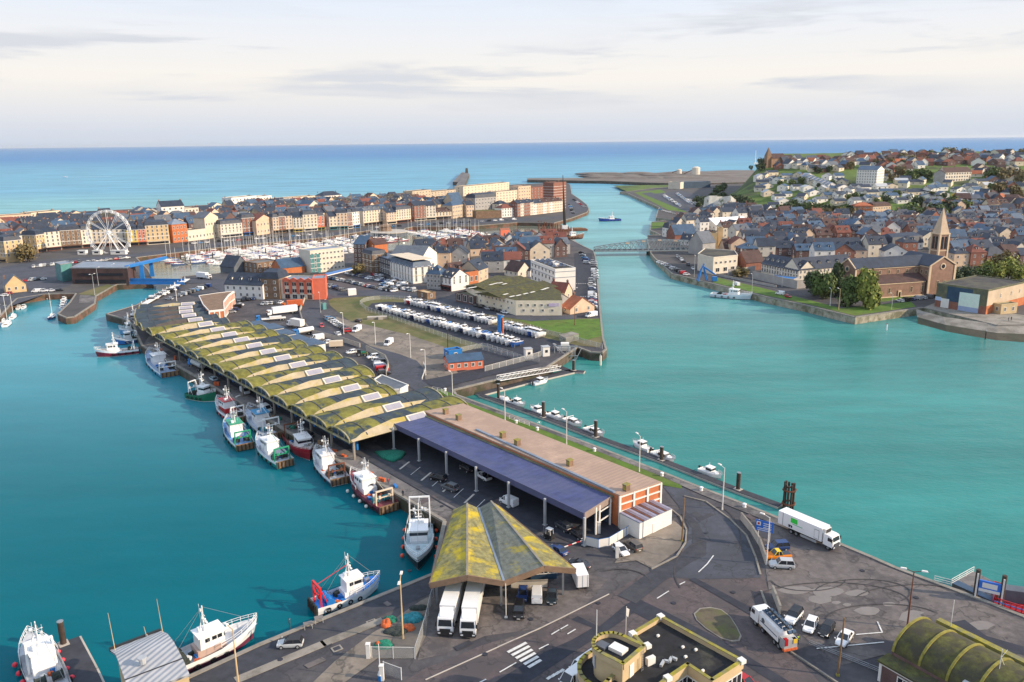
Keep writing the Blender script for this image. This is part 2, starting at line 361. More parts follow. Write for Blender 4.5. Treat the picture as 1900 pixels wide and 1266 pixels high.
# hill
mb=MB();NX,NY=90,80;xs=[180+i*1150/NX for i in range(NX+1)];ys=[740+j*680/NY for j in range(NY+1)]
vs=[]
for y in ys:
 for x in xs:h=hill(x,y);vs.append((x,y,h-.6+(R.random()-.5)*.8*min(1,h/4)))
mb.add(vs,[(j*(NX+1)+i,j*(NX+1)+i+1,(j+1)*(NX+1)+i+1,(j+1)*(NX+1)+i)for j in range(NY)for i in range(NX)])
struct('hill',mb,'hill_grass',smooth=True)
mb=MB();tp=[(1303,390,368),(1312,391,364),(1326,391,364),(1338,391,366),(1352,392,364),(1362,392,372)]
rr=[]
for(x,y0,y1)in tp:
 q=G(x,y0);z=top_z(q,x,y1);rr.append([(q.x,q.y,-1),(q.x+2,q.y+2.5,z*.5),(q.x+3,q.y+6,z),(q.x+9,q.y+22,z*.8)])
mb.loft(rr,caps=False,closed=False);struct('chalk_cliff',mb,'chalk')
# ---------------------------------------------------------------- sheets laid on the ground
Z=[0]
mk('weed',(.075,.065,.045),.9,.4,.4,c2=(.04,.05,.03),sc2=.2)
mk('tyre_mark',(.055,.052,.055),.9,.3,1.2)
def lay(name,pts,mat,lvl=1,kind='structure'):
 Z[0]+=1; return sheet(name,pts,.03*lvl+.0015*(Z[0]%18),mat,kind)
lay('quay_apron',[(265,642),(280,618),(640,815),(760,880),(865,945),(824,966),(745,920),(558,815),(360,696)],'quay_paving',1)
lay('quay_lane',[(300,640),(312,632),(640,812),(730,852),(900,948),(862,950),(700,866),(590,806)],'asphalt_patch',2)
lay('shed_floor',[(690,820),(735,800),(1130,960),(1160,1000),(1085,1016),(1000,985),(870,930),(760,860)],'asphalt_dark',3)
lay('left_quay_road',[(150,1360),(342,1262),(480,1198),(566,1163),(800,1068),(804,1100),(700,1145),(690,1165),(600,1200),(430,1275),(330,1330)],'asphalt_patch',1)
lay('left_quay_gravel',[(545,1300),(620,1228),(690,1175),(715,1160),(780,1115),(800,1105),(790,1180),(770,1222),(700,1222),(640,1266),(620,1300)],'gravel',2)
lay('forecourt',[(800,1105),(940,1090),(1075,1060),(1128,1075),(1080,1130),(1005,1166),(900,1180),(820,1215),(775,1225)],'asphalt_worn',1)
lay('main_road',[(640,1330),(790,1240),(900,1195),(1005,1168),(1130,1102),(1200,1062),(1240,1050),(1290,1010),(1400,1010),(1424,1090),(1470,1210),(1520,1266),(1600,1330),(1000,1500),(640,1500)],'asphalt_brown',1)
lay('tarmac_strip',[(860,1310),(930,1258),(1010,1210),(1060,1188),(1100,1165),(1060,1150),(1072,1143),(1112,1163),(1161,1122),(1182,1110),(1239,1137),(1334,1185),(1460,1262),(1560,1320),(1510,1320),(1440,1270),(1330,1200),(1205,1152),(1176,1137),(1140,1162),(1060,1213),(980,1266),(930,1310)],'asphalt_dark',2)
lay('bend_road',[(1230,902),(1268,905),(1300,928),(1345,955),(1388,1000),(1402,1040),(1412,1072),(1300,1075),(1225,1070),(1205,1058),(1245,1035),(1272,1010),(1278,980),(1260,940)],'asphalt_blue',2)
lay('bend_patch',[(1262,950),(1278,952),(1296,972),(1311,1000),(1310,1030),(1280,1045),(1230,1080),(1180,1120),(1145,1105),(1205,1062),(1262,1030),(1285,1008),(1284,980)],'asphalt_patch',3)
lay('seam',[(1278,1075),(1290,1072),(1395,1128),(1425,1150),(1420,1158),(1380,1134)],'asphalt_dark',3)
lay('car_verge',[(1140,1045),(1168,998),(1190,1000),(1250,965),(1272,985),(1262,1018),(1210,1055),(1180,1040)],'gravel',3)
lay('lorry_park',[(1390,985),(1450,972),(1560,1018),(1735,1087),(1840,1130),(1905,1155),(1905,1290),(1700,1290),(1640,1215),(1560,1235),(1500,1190),(1430,1120),(1420,1050)],'asphalt_worn',1)
for k,(x,y,w,h)in enumerate([(1475,1095,30,8),(1535,1098,30,9),(1522,1112,22,8),(1610,1133,25,8),(1695,1144,28,11),(1590,1101,22,6),(1650,1121,12,4),(1552,1118,8,3),(1572,1122,8,3),(1820,1160,24,8),(1838,1212,16,4)]):
 P=[(x+w*math.cos(a*.5236)*(.85+.3*R.random()),y+h*math.sin(a*.5236)*(.85+.3*R.random()))for a in range(12)]
 lay('puddle',P,'puddle',2)
lay('puddle',[(1740,1160),(1790,1150),(1830,1180),(1900,1200),(1900,1216),(1850,1205),(1800,1195),(1775,1180)],'asphalt_dark',2)
rp=random.Random(4)
for k in range(34):
 x,y=rp.choice([(rp.uniform(830,1100),rp.uniform(1120,1240)),(rp.uniform(1220,1420),rp.uniform(950,1110)),(rp.uniform(430,780),rp.uniform(1090,1240)),(rp.uniform(1440,1850),rp.uniform(1010,1200)),(rp.uniform(560,900),rp.uniform(800,950))])
 w_,h_,sk=rp.uniform(6,34),rp.uniform(2,9),rp.uniform(-.5,.5);q_=[(x,y),(x+w_,y-w_*.45),(x+w_+h_*1.4,y-w_*.45+h_),(x+h_*1.4,y+h_)]
 if all(inpoly(a,b-6,QG)for a,b in q_):lay('repair_patch',q_,rp.choice(['asphalt_patch','asphalt_worn','asphalt_blue','asphalt_brown']),3)
for cx,cy,rx,ry,a0_,a1_ in[(1540,1120,150,40,3.4,6.6),(1600,1100,90,26,3.3,6.9),(1500,1075,70,22,0,3),(1640,1150,110,30,3.2,5.8),(1330,1060,80,60,2.6,4.4),(1150,1085,60,30,4.2,6.2),(1330,1010,46,70,4.6,6.4),(1700,1120,120,36,3.5,5.6)]:
 pts=[(cx+rx*math.cos(lerp(a0_,a1_,i/22)),cy+ry*math.sin(lerp(a0_,a1_,i/22)))for i in range(23)];pin=[(cx+(rx-2.6)*math.cos(lerp(a0_,a1_,i/22)),cy+(ry-1.3)*math.sin(lerp(a0_,a1_,i/22)))for i in range(23)]
 lay('tyre_mark',pts+pin[::-1],'tyre_mark',4)
isl=[(1331+44*math.cos(a*.314)*1.0,1165+38*math.sin(a*.314))for a in range(20)]
isl=[(1287,1140),(1298,1130),(1318,1128),(1338,1132),(1355,1145),(1368,1165),(1376,1182),(1372,1191),(1358,1192),(1338,1186),(1310,1168),(1292,1152)]
mb=MB();P=GP(isl);c=sum(P,Vector((0,0)))/len(P);mb.prism(P,0,.16,0);mb.prism([c+(p-c)*.93 for p in P],.1,.2,1)
struct('traffic_island',mb,['coping','island_earth'])
for nm,pts,w,lv,mat in[('edge_line',[(790,1262),(1007,1164),(1130,1103)],.2,3,'concrete_pale'),('kerb',[(1209,1057),(1255,1034),(1272,1008),(1274,985),(1262,960),(1245,946)],.3,8,'coping'),('kerb',[(1270,922),(1310,932),(1355,965),(1385,995),(1402,1035),(1411,1068)],.35,8,'coping'),('kerb',[(1412,1098),(1424,1130)],.35,8,'coping'),('kerb',[(1468,1212),(1520,1246),(1570,1280)],.3,8,'coping'),
      ('rail_line',[(312,645),(600,808),(848,950)],.35,4,'asphalt_dark'),('quay_stone_strip',[(440,1262),(600,1195),(708,1152)],1.6,3,'concrete')]:
 mb=MB();W=GP(pts)
 for a,b in zip(W,W[1:]):
  d=b-a;c=(a+b)/2;mb.box(c.x,c.y,-.05,d.length+w*.3,w,.05+.034*lv,math.atan2(d.y,d.x))
 struct(nm,mb,mat)
def dash(a,b,w=.18,lv=4):
 A,B=G(*a),G(*b);d=B-A;mb=MB();z=.03*lv+.03;n=Vector((-d.y,d.x)).normalized()*w/2
 mb.quad((*(A-n),z),(*(B-n),z),(*(B+n),z),(*(A+n),z)); return struct('road_marking',mb,'marking')
for a,b in[((927,1249),(958,1231)),((1000,1206),(1018,1197)),((1023,1179),(1038,1170)),((1040,1169),(1054,1161)),((1053,1178),(1068,1169)),((1219,1112),(1241,1098)),((1261,1086),(1271,1081)),((1296,1063),(1312,1048)),((1312,1048),(1324,1032)),((890,1268),(902,1262)),
             ((1588,1179),(1637,1175)),((1637,1175),(1628,1155)),((1515,1205),(1640,1193))]:dash(a,b,.22)
for k in range(6): # zebra crossing, six bars climbing to the kerb
 a=(942+k*7.6,1212+k*5.6);dash(a,(a[0]+35-k*2.2,a[1]-18+k*.8),.55)
for k in range(4):dash((1015+k*8,1262-k*4.5),(1022+k*8,1257-k*4.5),.5)
for(x,y)in[(690,1155),(625,1204)]:
 q=G(x,y);mb=MB();mb.box(q.x,q.y,0,1.6,1.3,.09,.6,0);mb.box(q.x,q.y,.09,1.1,.9,.01,.6,1);struct('drain_cover',mb,['concrete','asphalt_patch'])
for k in range(9): # faded bays on the fish quay
 p=G(760+k*20,858+k*10);q=G(742+k*20,872+k*10.5);mb=MB();d=q-p;n=Vector((-d.y,d.x)).normalized()*(.09 if k%2 else .3)
 mb.quad((*(p-n),.15),(*(q-n),.15),(*(q+n*.6),.15),(*(p+n*.6),.15));struct('road_marking',mb,'marking' if k%2 else 'concrete_pale')
# greens
lay('grass_verge',[(806,726),(818,722),(846,733),(996,788),(1102,828),(1227,877),(1262,892),(1266,907),(1228,900),(1150,868),(950,792),(862,753)],'grass_green',3)
lay('quay_edge_path',[(846,733),(996,788),(1227,876),(1302,906),(1448,964),(1555,1009),(1550,1016),(1440,974),(1300,917),(1225,883),(996,793.5),(843,738)],'quay_paving',4)
lay('storage_field',[(612,567),(609,558),(618,553),(650,549),(700,547),(770,550),(800,556),(900,580),(985,592),(1112,591),(1121,628),(1112,645),(1060,640),(1010,655),(880,660),(850,655),(820,670),(700,625),(640,590)],'grass_dry',2)
lay('storage_lawn',[(960,594),(1112,592),(1120,622),(1085,632),(1040,620)],'grass_green',3)
lay('gravel_park',[(622,588),(660,598),(760,622),(850,652),(832,668),(800,690),(770,688),(700,650),(640,615)],'gravel',3)
lay('storage_floor',[(680,572),(690,563),(720,560),(770,562),(800,572),(1015,628),(1068,640),(1040,650),(970,662),(860,630),(740,590)],'asphalt_dark',4)
lay('curved_road',[(567,557),(610,557),(596,572),(592,582),(600,601),(617,616),(650,632),(686,642),(741,657),(774,670),(786,684),(783,702),(806,726),(790,738),(756,715),(718,697),(728,680),(716,667),(680,649),(627,629),(590,617),(562,599),(557,581)],'asphalt_blue',3)
lay('side_road',[(782,706),(831,697),(972,666),(1000,674),(812,722)],'asphalt_dark',4)
lay('office_yard',[(836,662),(868,650),(925,640),(965,660),(900,678),(850,690)],'asphalt_dark',4)
lay('office_pavement',[(786,690),(835,672),(850,692),(790,706)],'gravel',4)
lay('lock_road',[(285,520),(400,515),(430,522),(500,548),(600,540),(700,538),(790,546),(900,570),(990,586),(1070,585),(1070,592),(985,596),(900,583),(790,557),(700,549),(620,553),(590,558),(520,560),(410,542),(380,525),(285,529)],'asphalt_blue',5)
lay('parking_paving',[(606,512),(640,505),(700,512),(780,540),(750,546),(690,543),(640,545),(606,535)],'asphalt_brown',2)
lay('channel_road',[(1066,470),(1098,470),(1106,520),(1116,588),(1066,590)],'asphalt_dark',2)
lay('pier_grass',[(144,546),(176,549),(214,531),(200,528),(165,538)],'grass_dry',2)
lay('pier_paving',[(146,562),(174,562),(178,551),(165,548),(148,548)],'quay_paving',2)
lay('promenade',[(-60,510),(60,484),(240,472),(394,453),(601,434),(766,414),(960,405),(1040,402),(1060,403),(960,411),(766,420),(690,426),(601,440),(394,460),(253,477),(150,500),(130,530),(0,575),(-60,580)],'asphalt_blue',1)
lay('right_bank_grass',[(1322,524),(1420,548),(1498,564),(1586,586),(1700,569),(1690,560),(1560,572),(1420,536),(1330,515)],'grass_green',1)
lay('right_bank_road',[(1290,495),(1330,512),(1420,534),(1560,568),(1690,556),(1735,545),(1735,538),(1600,558),(1500,545),(1400,518),(1320,500)],'asphalt',2)
lay('church_lawn',[(1560,556),(1625,530),(1735,520),(1735,545),(1640,560)],'grass_green',3)
lay('slip_apron',[(1713,571),(1735,562),(1900,585),(1960,600),(1850,603),(1730,574)],'concrete',2)
mb=MB();w=[(1700,574),(1750,588),(1850,602),(1960,604)];w2=[(1706,592),(1760,606),(1850,622),(1960,630)]
mb.loft([[(*G(*p),.03)for p in w],[(*lerp(G(*p),G(*q),.45),-1.6)for p,q in zip(w,w2)]],0,caps=False,closed=False);mb.loft([[(*lerp(G(*p),G(*q),.45),-1.6)for p,q in zip(w,w2)],[(*G(*q),-4.4)for q in w2]],1,caps=False,closed=False);struct('slipway',mb,['concrete','weed'])
lay('far_quay_grass',[(1176,357),(1225,352),(1300,388),(1290,396),(1240,390)],'grass_green',1)
lay('far_quay_road',[(1190,359),(1208,357),(1310,396),(1290,400)],'asphalt_blue',2)
lay('far_boat_park',[(1214,360),(1262,354),(1300,362),(1318,388),(1290,390)],'asphalt_blue',3)
lay('platform_lawn',[(1210,413),(1238,412),(1238,421),(1208,425)],'grass_green',2)
lay('point_parking',[(1062,366),(1088,381),(1090,390),(1060,402),(1050,395),(1052,375)],'asphalt_blue',2)
# dashed crossings and bay lines on the channel quay and by the lock
for y in(527,551):
 for k in range(6):dash((1069+k*4,y),(1071+k*4,y),1.2)
for k in range(7):dash((572+k*5,556.5),(575+k*5,556.5),1.5)
# ---------------------------------------------------------------- sky, sun, camera
AZ=rad(102);EL=rad(24.5) # sun bearing measured clockwise from the view direction
sd=Vector((math.sin(AZ)*math.cos(EL),math.cos(AZ)*math.cos(EL),math.sin(EL)))
w=bpy.data.worlds.new('World');bpy.context.scene.world=w;w.use_nodes= True;N=w.node_tree.nodes;L=w.node_tree.links
bg=N['Background'];sky=N.new('ShaderNodeTexSky');sky.sky_type='NISHITA';sky.sun_disc= False;sky.sun_elevation=EL;sky.sun_rotation=AZ;sky.air_density=1.0;sky.dust_density=.6;sky.ozone_density=1.5
tc=N.new('ShaderNodeTexCoord');mp=N.new('ShaderNodeMapping');mp.inputs['Scale'].default_value=(2.6,2.6,27);L.new(tc.outputs['Generated'],mp.inputs[0])
n=N.new('ShaderNodeTexNoise');n.inputs['Scale'].default_value=1.3;n.inputs['Detail'].default_value=8;n.inputs['Roughness'].default_value=.58;n.inputs['Distortion'].default_value=.3;L.new(mp.outputs[0],n.inputs['Vector'])
def mrange(src,a,b,c=0,d=1):
 r=N.new('ShaderNodeMapRange');r.inputs[1].default_value=a;r.inputs[2].default_value=b;r.inputs[3].default_value=c;r.inputs[4].default_value=d;L.new(src,r.inputs[0]); return r.outputs[0]
def mixc(f,a,b):
 m=N.new('ShaderNodeMix');m.data_type='RGBA'
 for s_,v in(('Factor',f),('A',a),('B',b)):
  if isinstance(v,tuple):m.inputs[s_].default_value=v
  elif isinstance(v,(int,float)):m.inputs[s_].default_value=v
  else:L.new(v,m.inputs[s_])
 return m.outputs['Result']
sx=N.new('ShaderNodeSeparateXYZ');L.new(tc.outputs['Generated'],sx.inputs[0])
V=7.05
clear=mixc(mrange(sx.outputs['Z'],.075,.17),(V*1.02,V*.975,V*.915,1),(V*.84,V*.93,V*1.07,1))
low=mixc(mrange(sx.outputs['Z'],.0,.07),(V*.66,V*.735,V*.87,1),clear)
n2=N.new('ShaderNodeTexNoise');n2.inputs['Scale'].default_value=.9;n2.inputs['Detail'].default_value=3;L.new(mp.outputs[0],n2.inputs['Vector'])
ml=N.new('ShaderNodeMath');ml.operation='MULTIPLY';L.new(mrange(n.outputs['Fac'],.51,.60),ml.inputs[0]);L.new(mrange(n2.outputs['Fac'],.44,.56,.15,1),ml.inputs[1])
band=N.new('ShaderNodeMath');band.operation='MULTIPLY';L.new(ml.outputs[0],band.inputs[0]);L.new(mrange(sx.outputs['Z'],.02,.05,.4,.9),band.inputs[1])
veil=mixc(band.outputs[0],low,(V*.74,V*.77,V*.83,1)) # grey streaks of cloud in thin bright overcast
up=mixc(.35,(7.6,9.0,11.2,1),sky.outputs[0])
skyc=mixc(mrange(sx.outputs['Z'],.18,.5),veil,up)
L.new(skyc,bg.inputs['Color']);bg.inputs['Strength'].default_value=.1
su=bpy.data.lights.new('sun','SUN');su.energy=4.5;su.angle=rad(.6);su.color=(1,.80,.58);so=bpy.data.objects.new('sun',su);col.objects.link(so)
so.rotation_euler=(-sd).to_track_quat('-Z','Y').to_euler()
cam=bpy.data.cameras.new('camera');co=bpy.data.objects.new('camera',cam);col.objects.link(co);cam.sensor_width=36;cam.lens=36*F/1900;cam.clip_end=100000;cam.clip_start=1
c,s=math.cos(ROLL),math.sin(ROLL);X=Vector((1,0,0));U=Vector((0,math.sin(PITCH),math.cos(PITCH)));fw=Vector((0,math.cos(PITCH),-math.sin(PITCH)))
r_,u_=X*c-U*s,X*s+U*c
co.matrix_world=Matrix(((r_.x,u_.x,-fw.x,0),(r_.y,u_.y,-fw.y,0),(r_.z,u_.z,-fw.z,H),(0,0,0,1)))
sc=bpy.context.scene;sc.camera=co;sc.view_settings.view_transform='Standard';sc.view_settings.look='None';sc.view_settings.gamma=1;sc.view_settings.exposure=.42
# ================================================================ GENERATORS
CAM=Vector((0,0))
WIN={}
def win_mesh(w,h,frame='frame_white',sill=False):
 k=(round(w,1),round(h,1),frame)
 if k not in WIN:
  mb=MB();f=.14
  mb.add([(-w/2,-.03,0),(w/2,-.03,0),(w/2,-.03,h),(-w/2,-.03,h)],[(0,1,2,3)],1)
  for a,b,c,d in((-w/2,w/2,-f,0),(-w/2,w/2,h,h+f),(-w/2-f,-w/2,-f,h+f),(w/2,w/2+f,-f,h+f),(-.05,.05,0,h)):
   mb.add([(a,-.1,c),(b,-.1,c),(b,-.1,d),(a,-.1,d),(a,0,c),(b,0,c),(b,0,d),(a,0,d)],[(0,1,2,3),(3,2,6,7),(1,5,6,2),(4,0,3,7),(4,5,1,0)],0)
  WIN[k]=mb.mesh('window',[frame,'glass_dark'])
 return WIN[k]
def put_windows(root,W,D,h,z0,nx,nz,faces,size=(1.0,1.6),frame='frame_white',gap=None,skip=0.0,name='window'):
 me=win_mesh(*size,frame)
 for fc in faces:
  ln=W if fc in 'fb' else D
  n=nx if fc in 'fb' else max(1,round(nx*D/W*.8))if nx else 0
  for j in range(nz):
   for i in range(n):
    if skip and R.random()<skip: continue
    u=ln*(i+.5)/n-ln/2;z=z0+(h-z0)*(j+.25)/nz
    if fc=='f':loc,rz=(u,0,z),0
    elif fc=='b':loc,rz=(-u,D,z),math.pi
    elif fc=='r':loc,rz=(W/2,D/2+u,z),math.pi/2
    else:loc,rz=(-W/2,D/2-u,z),-math.pi/2
    inst(name,me,root,loc,rz)
CHIM={}
def chimney_mesh(h,m):
 k=(h,m)
 if k not in CHIM:
  mb=MB();mb.box(0,0,0,.9,.6,h,0,0);mb.box(0,0,h,1.1,.8,.2,0,1);mb.tube((-.2,0,h+.2),(-.2,0,h+.6),.13,n=5,m=2);mb.tube((.2,0,h+.2),(.2,0,h+.6),.13,n=5,m=2)
  CHIM[k]=mb.mesh('chimney',[m,'concrete','tile_orange'])
 return CHIM[k]
DORM={}
def dormer_mesh(kind,c):
 k=(kind,c)
 if k not in DORM:
  mb=MB();w,h,d=1.2,1.3,1.9
  mb.box(0,d/2,0,w,d,h,0,0);mb.quad((-w*.36,-.02,.15),(w*.36,-.02,.15),(w*.36,-.02,h*.9),(-w*.36,-.02,h*.9),2)
  mb.add([(-w*.62,-.15,h),(w*.62,-.15,h),(0,-.15,h+.65),(-w*.62,d,h),(w*.62,d,h),(0,d,h+.65)],[(0,1,2),(1,4,5,2),(3,0,2,5)],1)
  DORM[k]=mb.mesh('dormer',[c,kind,'glass_dark'])
 return DORM[k]
def vis_faces(loc,ang,W,D):
 out='';c,s=math.cos(ang),math.sin(ang);cx,cy=loc[0]-s*D/2,loc[1]+c*D/2
 for f,(nx,ny),d in(('f',(s,-c),D/2),('r',(c,s),W/2),('l',(-c,-s),W/2)):
  px,py=cx+nx*d,cy+ny*d
  if nx*-px+ny*-py>.18*math.hypot(px,py):out+=f
 return out
def bld(A,B,D,h,label,cat='house',name='house',roof='gable',rh=3.2,wall='brick',rm='slate',nx=3,nz=2,z=0.0,chim=1,dorm=0,win=(1.0,1.5),frame='frame_white',group=None,shop=None,skip=0.0,z0=None,faces=None,band=None,attic=True,win_name='window'):
 """A building on the base line A-B (left to right as seen), D deep, eaves at h."""
 A,B=Vector(A),Vector(B);d=B-A;W=d.length;ang=math.atan2(d.y,d.x);mid=(A+B)/2
 root=thing(name,label,cat,(mid.x,mid.y,z),ang,group)
 mb=MB();w2=W/2
 if roof=='gable':
  mb.add([(-w2,0,-2),(w2,0,-2),(w2,D,-2),(-w2,D,-2),(-w2,0,h),(w2,0,h),(w2,D,h),(-w2,D,h),(-w2,D/2,h+rh),(w2,D/2,h+rh)],
               [(0,1,5,4),(1,2,6,9,5),(2,3,7,6),(3,0,4,8,7)])
 elif roof=='gabley':
  mb.add([(-w2,0,-2),(w2,0,-2),(w2,D,-2),(-w2,D,-2),(-w2,0,h),(w2,0,h),(w2,D,h),(-w2,D,h),(0,0,h+rh),(0,D,h+rh)],
               [(0,1,5,8,4),(1,2,6,5),(2,3,7,9,6),(3,0,4,7)])
 else:mb.box(0,D/2,-2,W,D,h+2)
 mats=[wall]
 if band: # string course and cornice
  for zz in band[1:]:mb.box(0,D/2,zz,W+.24,D+.24,.28,0,1)
  mats.append(band[0])
 mb.build('wall',mats,root)
 mb=MB();o=.35;th=.22
 if roof=='gable':
  k=rh/(D/2)
  for sgn in(0,1):
   y0,y1=(-o,D/2)if sgn==0 else(D+o,D/2);za=h-o*k
   vs=[(-w2-.25,y0,za+.03),(w2+.25,y0,za+.03),(w2+.25,y1,h+rh+.03),(-w2-.25,y1,h+rh+.03)]
   vs+=[(x,y,zz+th)for x,y,zz in vs];f=[(4,5,6,7),(0,1,5,4),(1,2,6,5),(3,0,4,7)]
   mb.add(vs,f if sgn==0 else[tuple(reversed(q))for q in f])
 elif roof=='gabley':
  k=rh/w2
  for sgn in(-1,1):
   vs=[(sgn*(w2+o),-.25,h-o*k+.03),(sgn*(w2+o),D+.25,h-o*k+.03),(0,D+.25,h+rh+.03),(0,-.25,h+rh+.03)]
   vs+=[(x,y,zz+th)for x,y,zz in vs];f=[(4,5,6,7),(0,1,5,4),(1,2,6,5),(3,0,4,7)]
   mb.add(vs,f if sgn>0 else[tuple(reversed(q))for q in f])
 elif roof=='hip':
  r=min(W,D)/2;a=max(.05,w2-r);b=max(.05,D/2-r)
  mb.add([(-w2-o,-o,h+.02),(w2+o,-o,h+.02),(w2+o,D+o,h+.02),(-w2-o,D+o,h+.02),(-a,D/2-b,h+rh),(a,D/2-b,h+rh),(a,D/2+b,h+rh),(-a,D/2+b,h+rh)],[(0,1,5,4),(1,2,6,5),(2,3,7,6),(3,0,4,7),(4,5,6,7)])
 elif roof=='mansard':
  i=.9;mb.add([(-w2-.2,-.2,h+.02),(w2+.2,-.2,h+.02),(w2+.2,D+.2,h+.02),(-w2-.2,D+.2,h+.02),(-w2+i,i,h+rh*.72),(w2-i,i,h+rh*.72),(w2-i,D-i,h+rh*.72),(-w2+i,D-i,h+rh*.72),(-w2+i+1.5,D/2,h+rh),(w2-i-1.5,D/2,h+rh)],
                       [(0,1,5,4),(1,2,6,5),(2,3,7,6),(3,0,4,7),(4,5,9,8),(6,7,8,9),(5,6,9),(7,4,8)])
 else: # flat with parapet
  for(x,y,sx,sy)in((0,.15,W+.1,.4),(0,D-.15,W+.1,.4),(-w2+.15,D/2,.4,D-.5),(w2-.15,D/2,.4,D-.5)):mb.box(x,y,h+.01,sx,sy,.55,0,1)
  mb.box(0,D/2,h+.01,W-.55,D-.55,.12,0,0)
 rf=mb.build('roof',[rm,wall]if roof=='flat' else rm,root)
 hz_={'gable':h+rh,'gabley':h+rh*.6,'hip':h+rh*.7,'mansard':h+rh*.8,'flat':h}[roof]
 for c in range(chim):
  x=(-w2+.7)if c==0 else(w2-.7)if c==1 else 0
  inst('chimney',chimney_mesh(1.5 if roof!='flat' else 1.8,R.choice(['brick','brick_dark','stone_brown','grey_render'])),rf,(x,D/2+(.3 if roof=='gable' else D*.2),hz_-.35))
 if dorm and roof in('gable','mansard','hip'):
  slope_y=.55 if roof=='mansard' else D*.17
  for i in range(dorm):
   zz=h+.35 if roof=='mansard' else h+rh*(slope_y/(D/2))+.1
   inst('dormer',dormer_mesh(rm,'frame_white' if roof=='mansard' or R.random()<.6 else wall),rf,(W*(i+.5)/dorm-w2,slope_y,zz))
 fs=faces if faces is not None else vis_faces(mid,ang,W,D)
 if z0 is None:z0=3.4 if shop else .6
 if nx:put_windows(root,W,D,h,z0,nx,nz,fs,win,frame,skip=skip,name=win_name)
 if shop:
  mb=MB();mb.box(0,-.12,.1,W*.94,.3,2.7,0,0);mb.quad((-W*.44,-.29,.5),(W*.44,-.29,.5),(W*.44,-.29,2.2),(-W*.44,-.29,2.2),1)
  mb.add([(-W*.46,-.28,2.9),(W*.46,-.28,2.9),(W*.46,-1.7,2.35),(-W*.46,-1.7,2.35)],[(0,3,2,1),(0,1,2,3)],0)
  mb.build('shopfront',[shop,'glass_dark'],root)
 return root
# ---------------------------------------------------------------- vehicles
def glasshouse(mb,x0,x1,w,z0,z1,rake_f,rake_r,m=1,roofm=0,tuck=.14):
 a=[(x0,-w,z0),(x1,-w,z0),(x1,w,z0),(x0,w,z0)];b=[(x0+rake_r,-w+tuck,z1),(x1-rake_f,-w+tuck,z1),(x1-rake_f,w-tuck,z1),(x0+rake_r,w-tuck,z1)]
 mb.add(a+b,[(0,1,5,4),(1,2,6,5),(2,3,7,6),(3,0,4,7)],m)
 t=.05;mb.add([(p[0],p[1],p[2])for p in b]+[(p[0]*.98+.02*(x0+x1)/2,p[1]*.92,p[2]+t)for p in b],[(4,5,6,7),(0,1,5,4),(1,2,6,5),(2,3,7,6),(3,0,4,7)],roofm)
 for i in range(4): # pillars
  p,q=Vector(a[i]),Vector(b[i]);mb.beam(p,q,.09,.09,roofm)
 xm=(x0+x1)/2-.1
 for sgn in(-1,1):mb.beam((xm,sgn*w,z0),(xm,sgn*(w-tuck),z1),.09,.06,roofm)
def body_rings(stations):
 out=[]
 for(x,zb,zt,hw)in stations:
  out.append([(x,-hw*.94,zb),(x,-hw,zb+(zt-zb)*.35),(x,-hw*.98,zb+(zt-zb)*.75),(x,-hw*.86,zt),(x,hw*.86,zt),(x,hw*.98,zb+(zt-zb)*.75),(x,hw,zb+(zt-zb)*.35),(x,hw*.94,zb)])
 return out
KIND={ # stations, glasshouse, wheelbase x's
 'hatch':([(-2.0,.45,.75,.74),(-1.9,.3,.92,.82),(-1.2,.26,.97,.86),(.6,.26,.95,.86),(1.5,.28,.80,.83),(1.95,.32,.68,.74),(2.02,.42,.6,.6)],(-1.95,.95,.80,.92,1.45,.75,.35),(-1.25,1.25)),
 'saloon':([(-2.25,.45,.8,.74),(-2.15,.3,.92,.82),(-1.2,.26,.96,.87),(.6,.26,.95,.87),(1.7,.28,.82,.84),(2.15,.32,.7,.74),(2.25,.42,.6,.6)],(-1.6,1.0,.80,.92,1.42,.8,.6),(-1.35,1.35)),
 'suv':([(-2.2,.5,.9,.78),(-2.1,.34,1.08,.88),(-1.2,.32,1.12,.92),(.7,.32,1.1,.92),(1.7,.34,.98,.9),(2.15,.38,.82,.8),(2.22,.48,.7,.66)],(-2.12,.95,.85,1.06,1.72,.6,.25),(-1.35,1.35)),
 'van':([(-2.3,.4,1.2,.84),(-2.25,.3,1.3,.92),(0,.28,1.3,.93),(1.1,.28,1.2,.93),(1.9,.3,.95,.9),(2.25,.34,.8,.8),(2.3,.44,.65,.68)],(.2,1.55,.88,1.15,1.95,.7,.02),(-1.4,1.45)),
 'long_van':([(-2.9,.4,1.3,.94),(-2.85,.3,1.4,1.0),(0,.28,1.4,1.0),(1.6,.28,1.3,1.0),(2.5,.3,1.0,.95),(2.85,.34,.85,.85),(2.9,.44,.65,.7)],(.7,2.2,.95,1.25,2.3,.8,.02),(-1.8,1.85)),
 'pickup':([(-2.5,.5,.95,.8),(-2.4,.36,1.02,.88),(-.6,.34,1.02,.9),(.7,.34,1.08,.9),(1.8,.36,.98,.88),(2.35,.4,.85,.8),(2.45,.5,.7,.66)],(-.7,1.0,.83,1.02,1.72,.6,.3),(-1.5,1.55)),
}
CARM={}
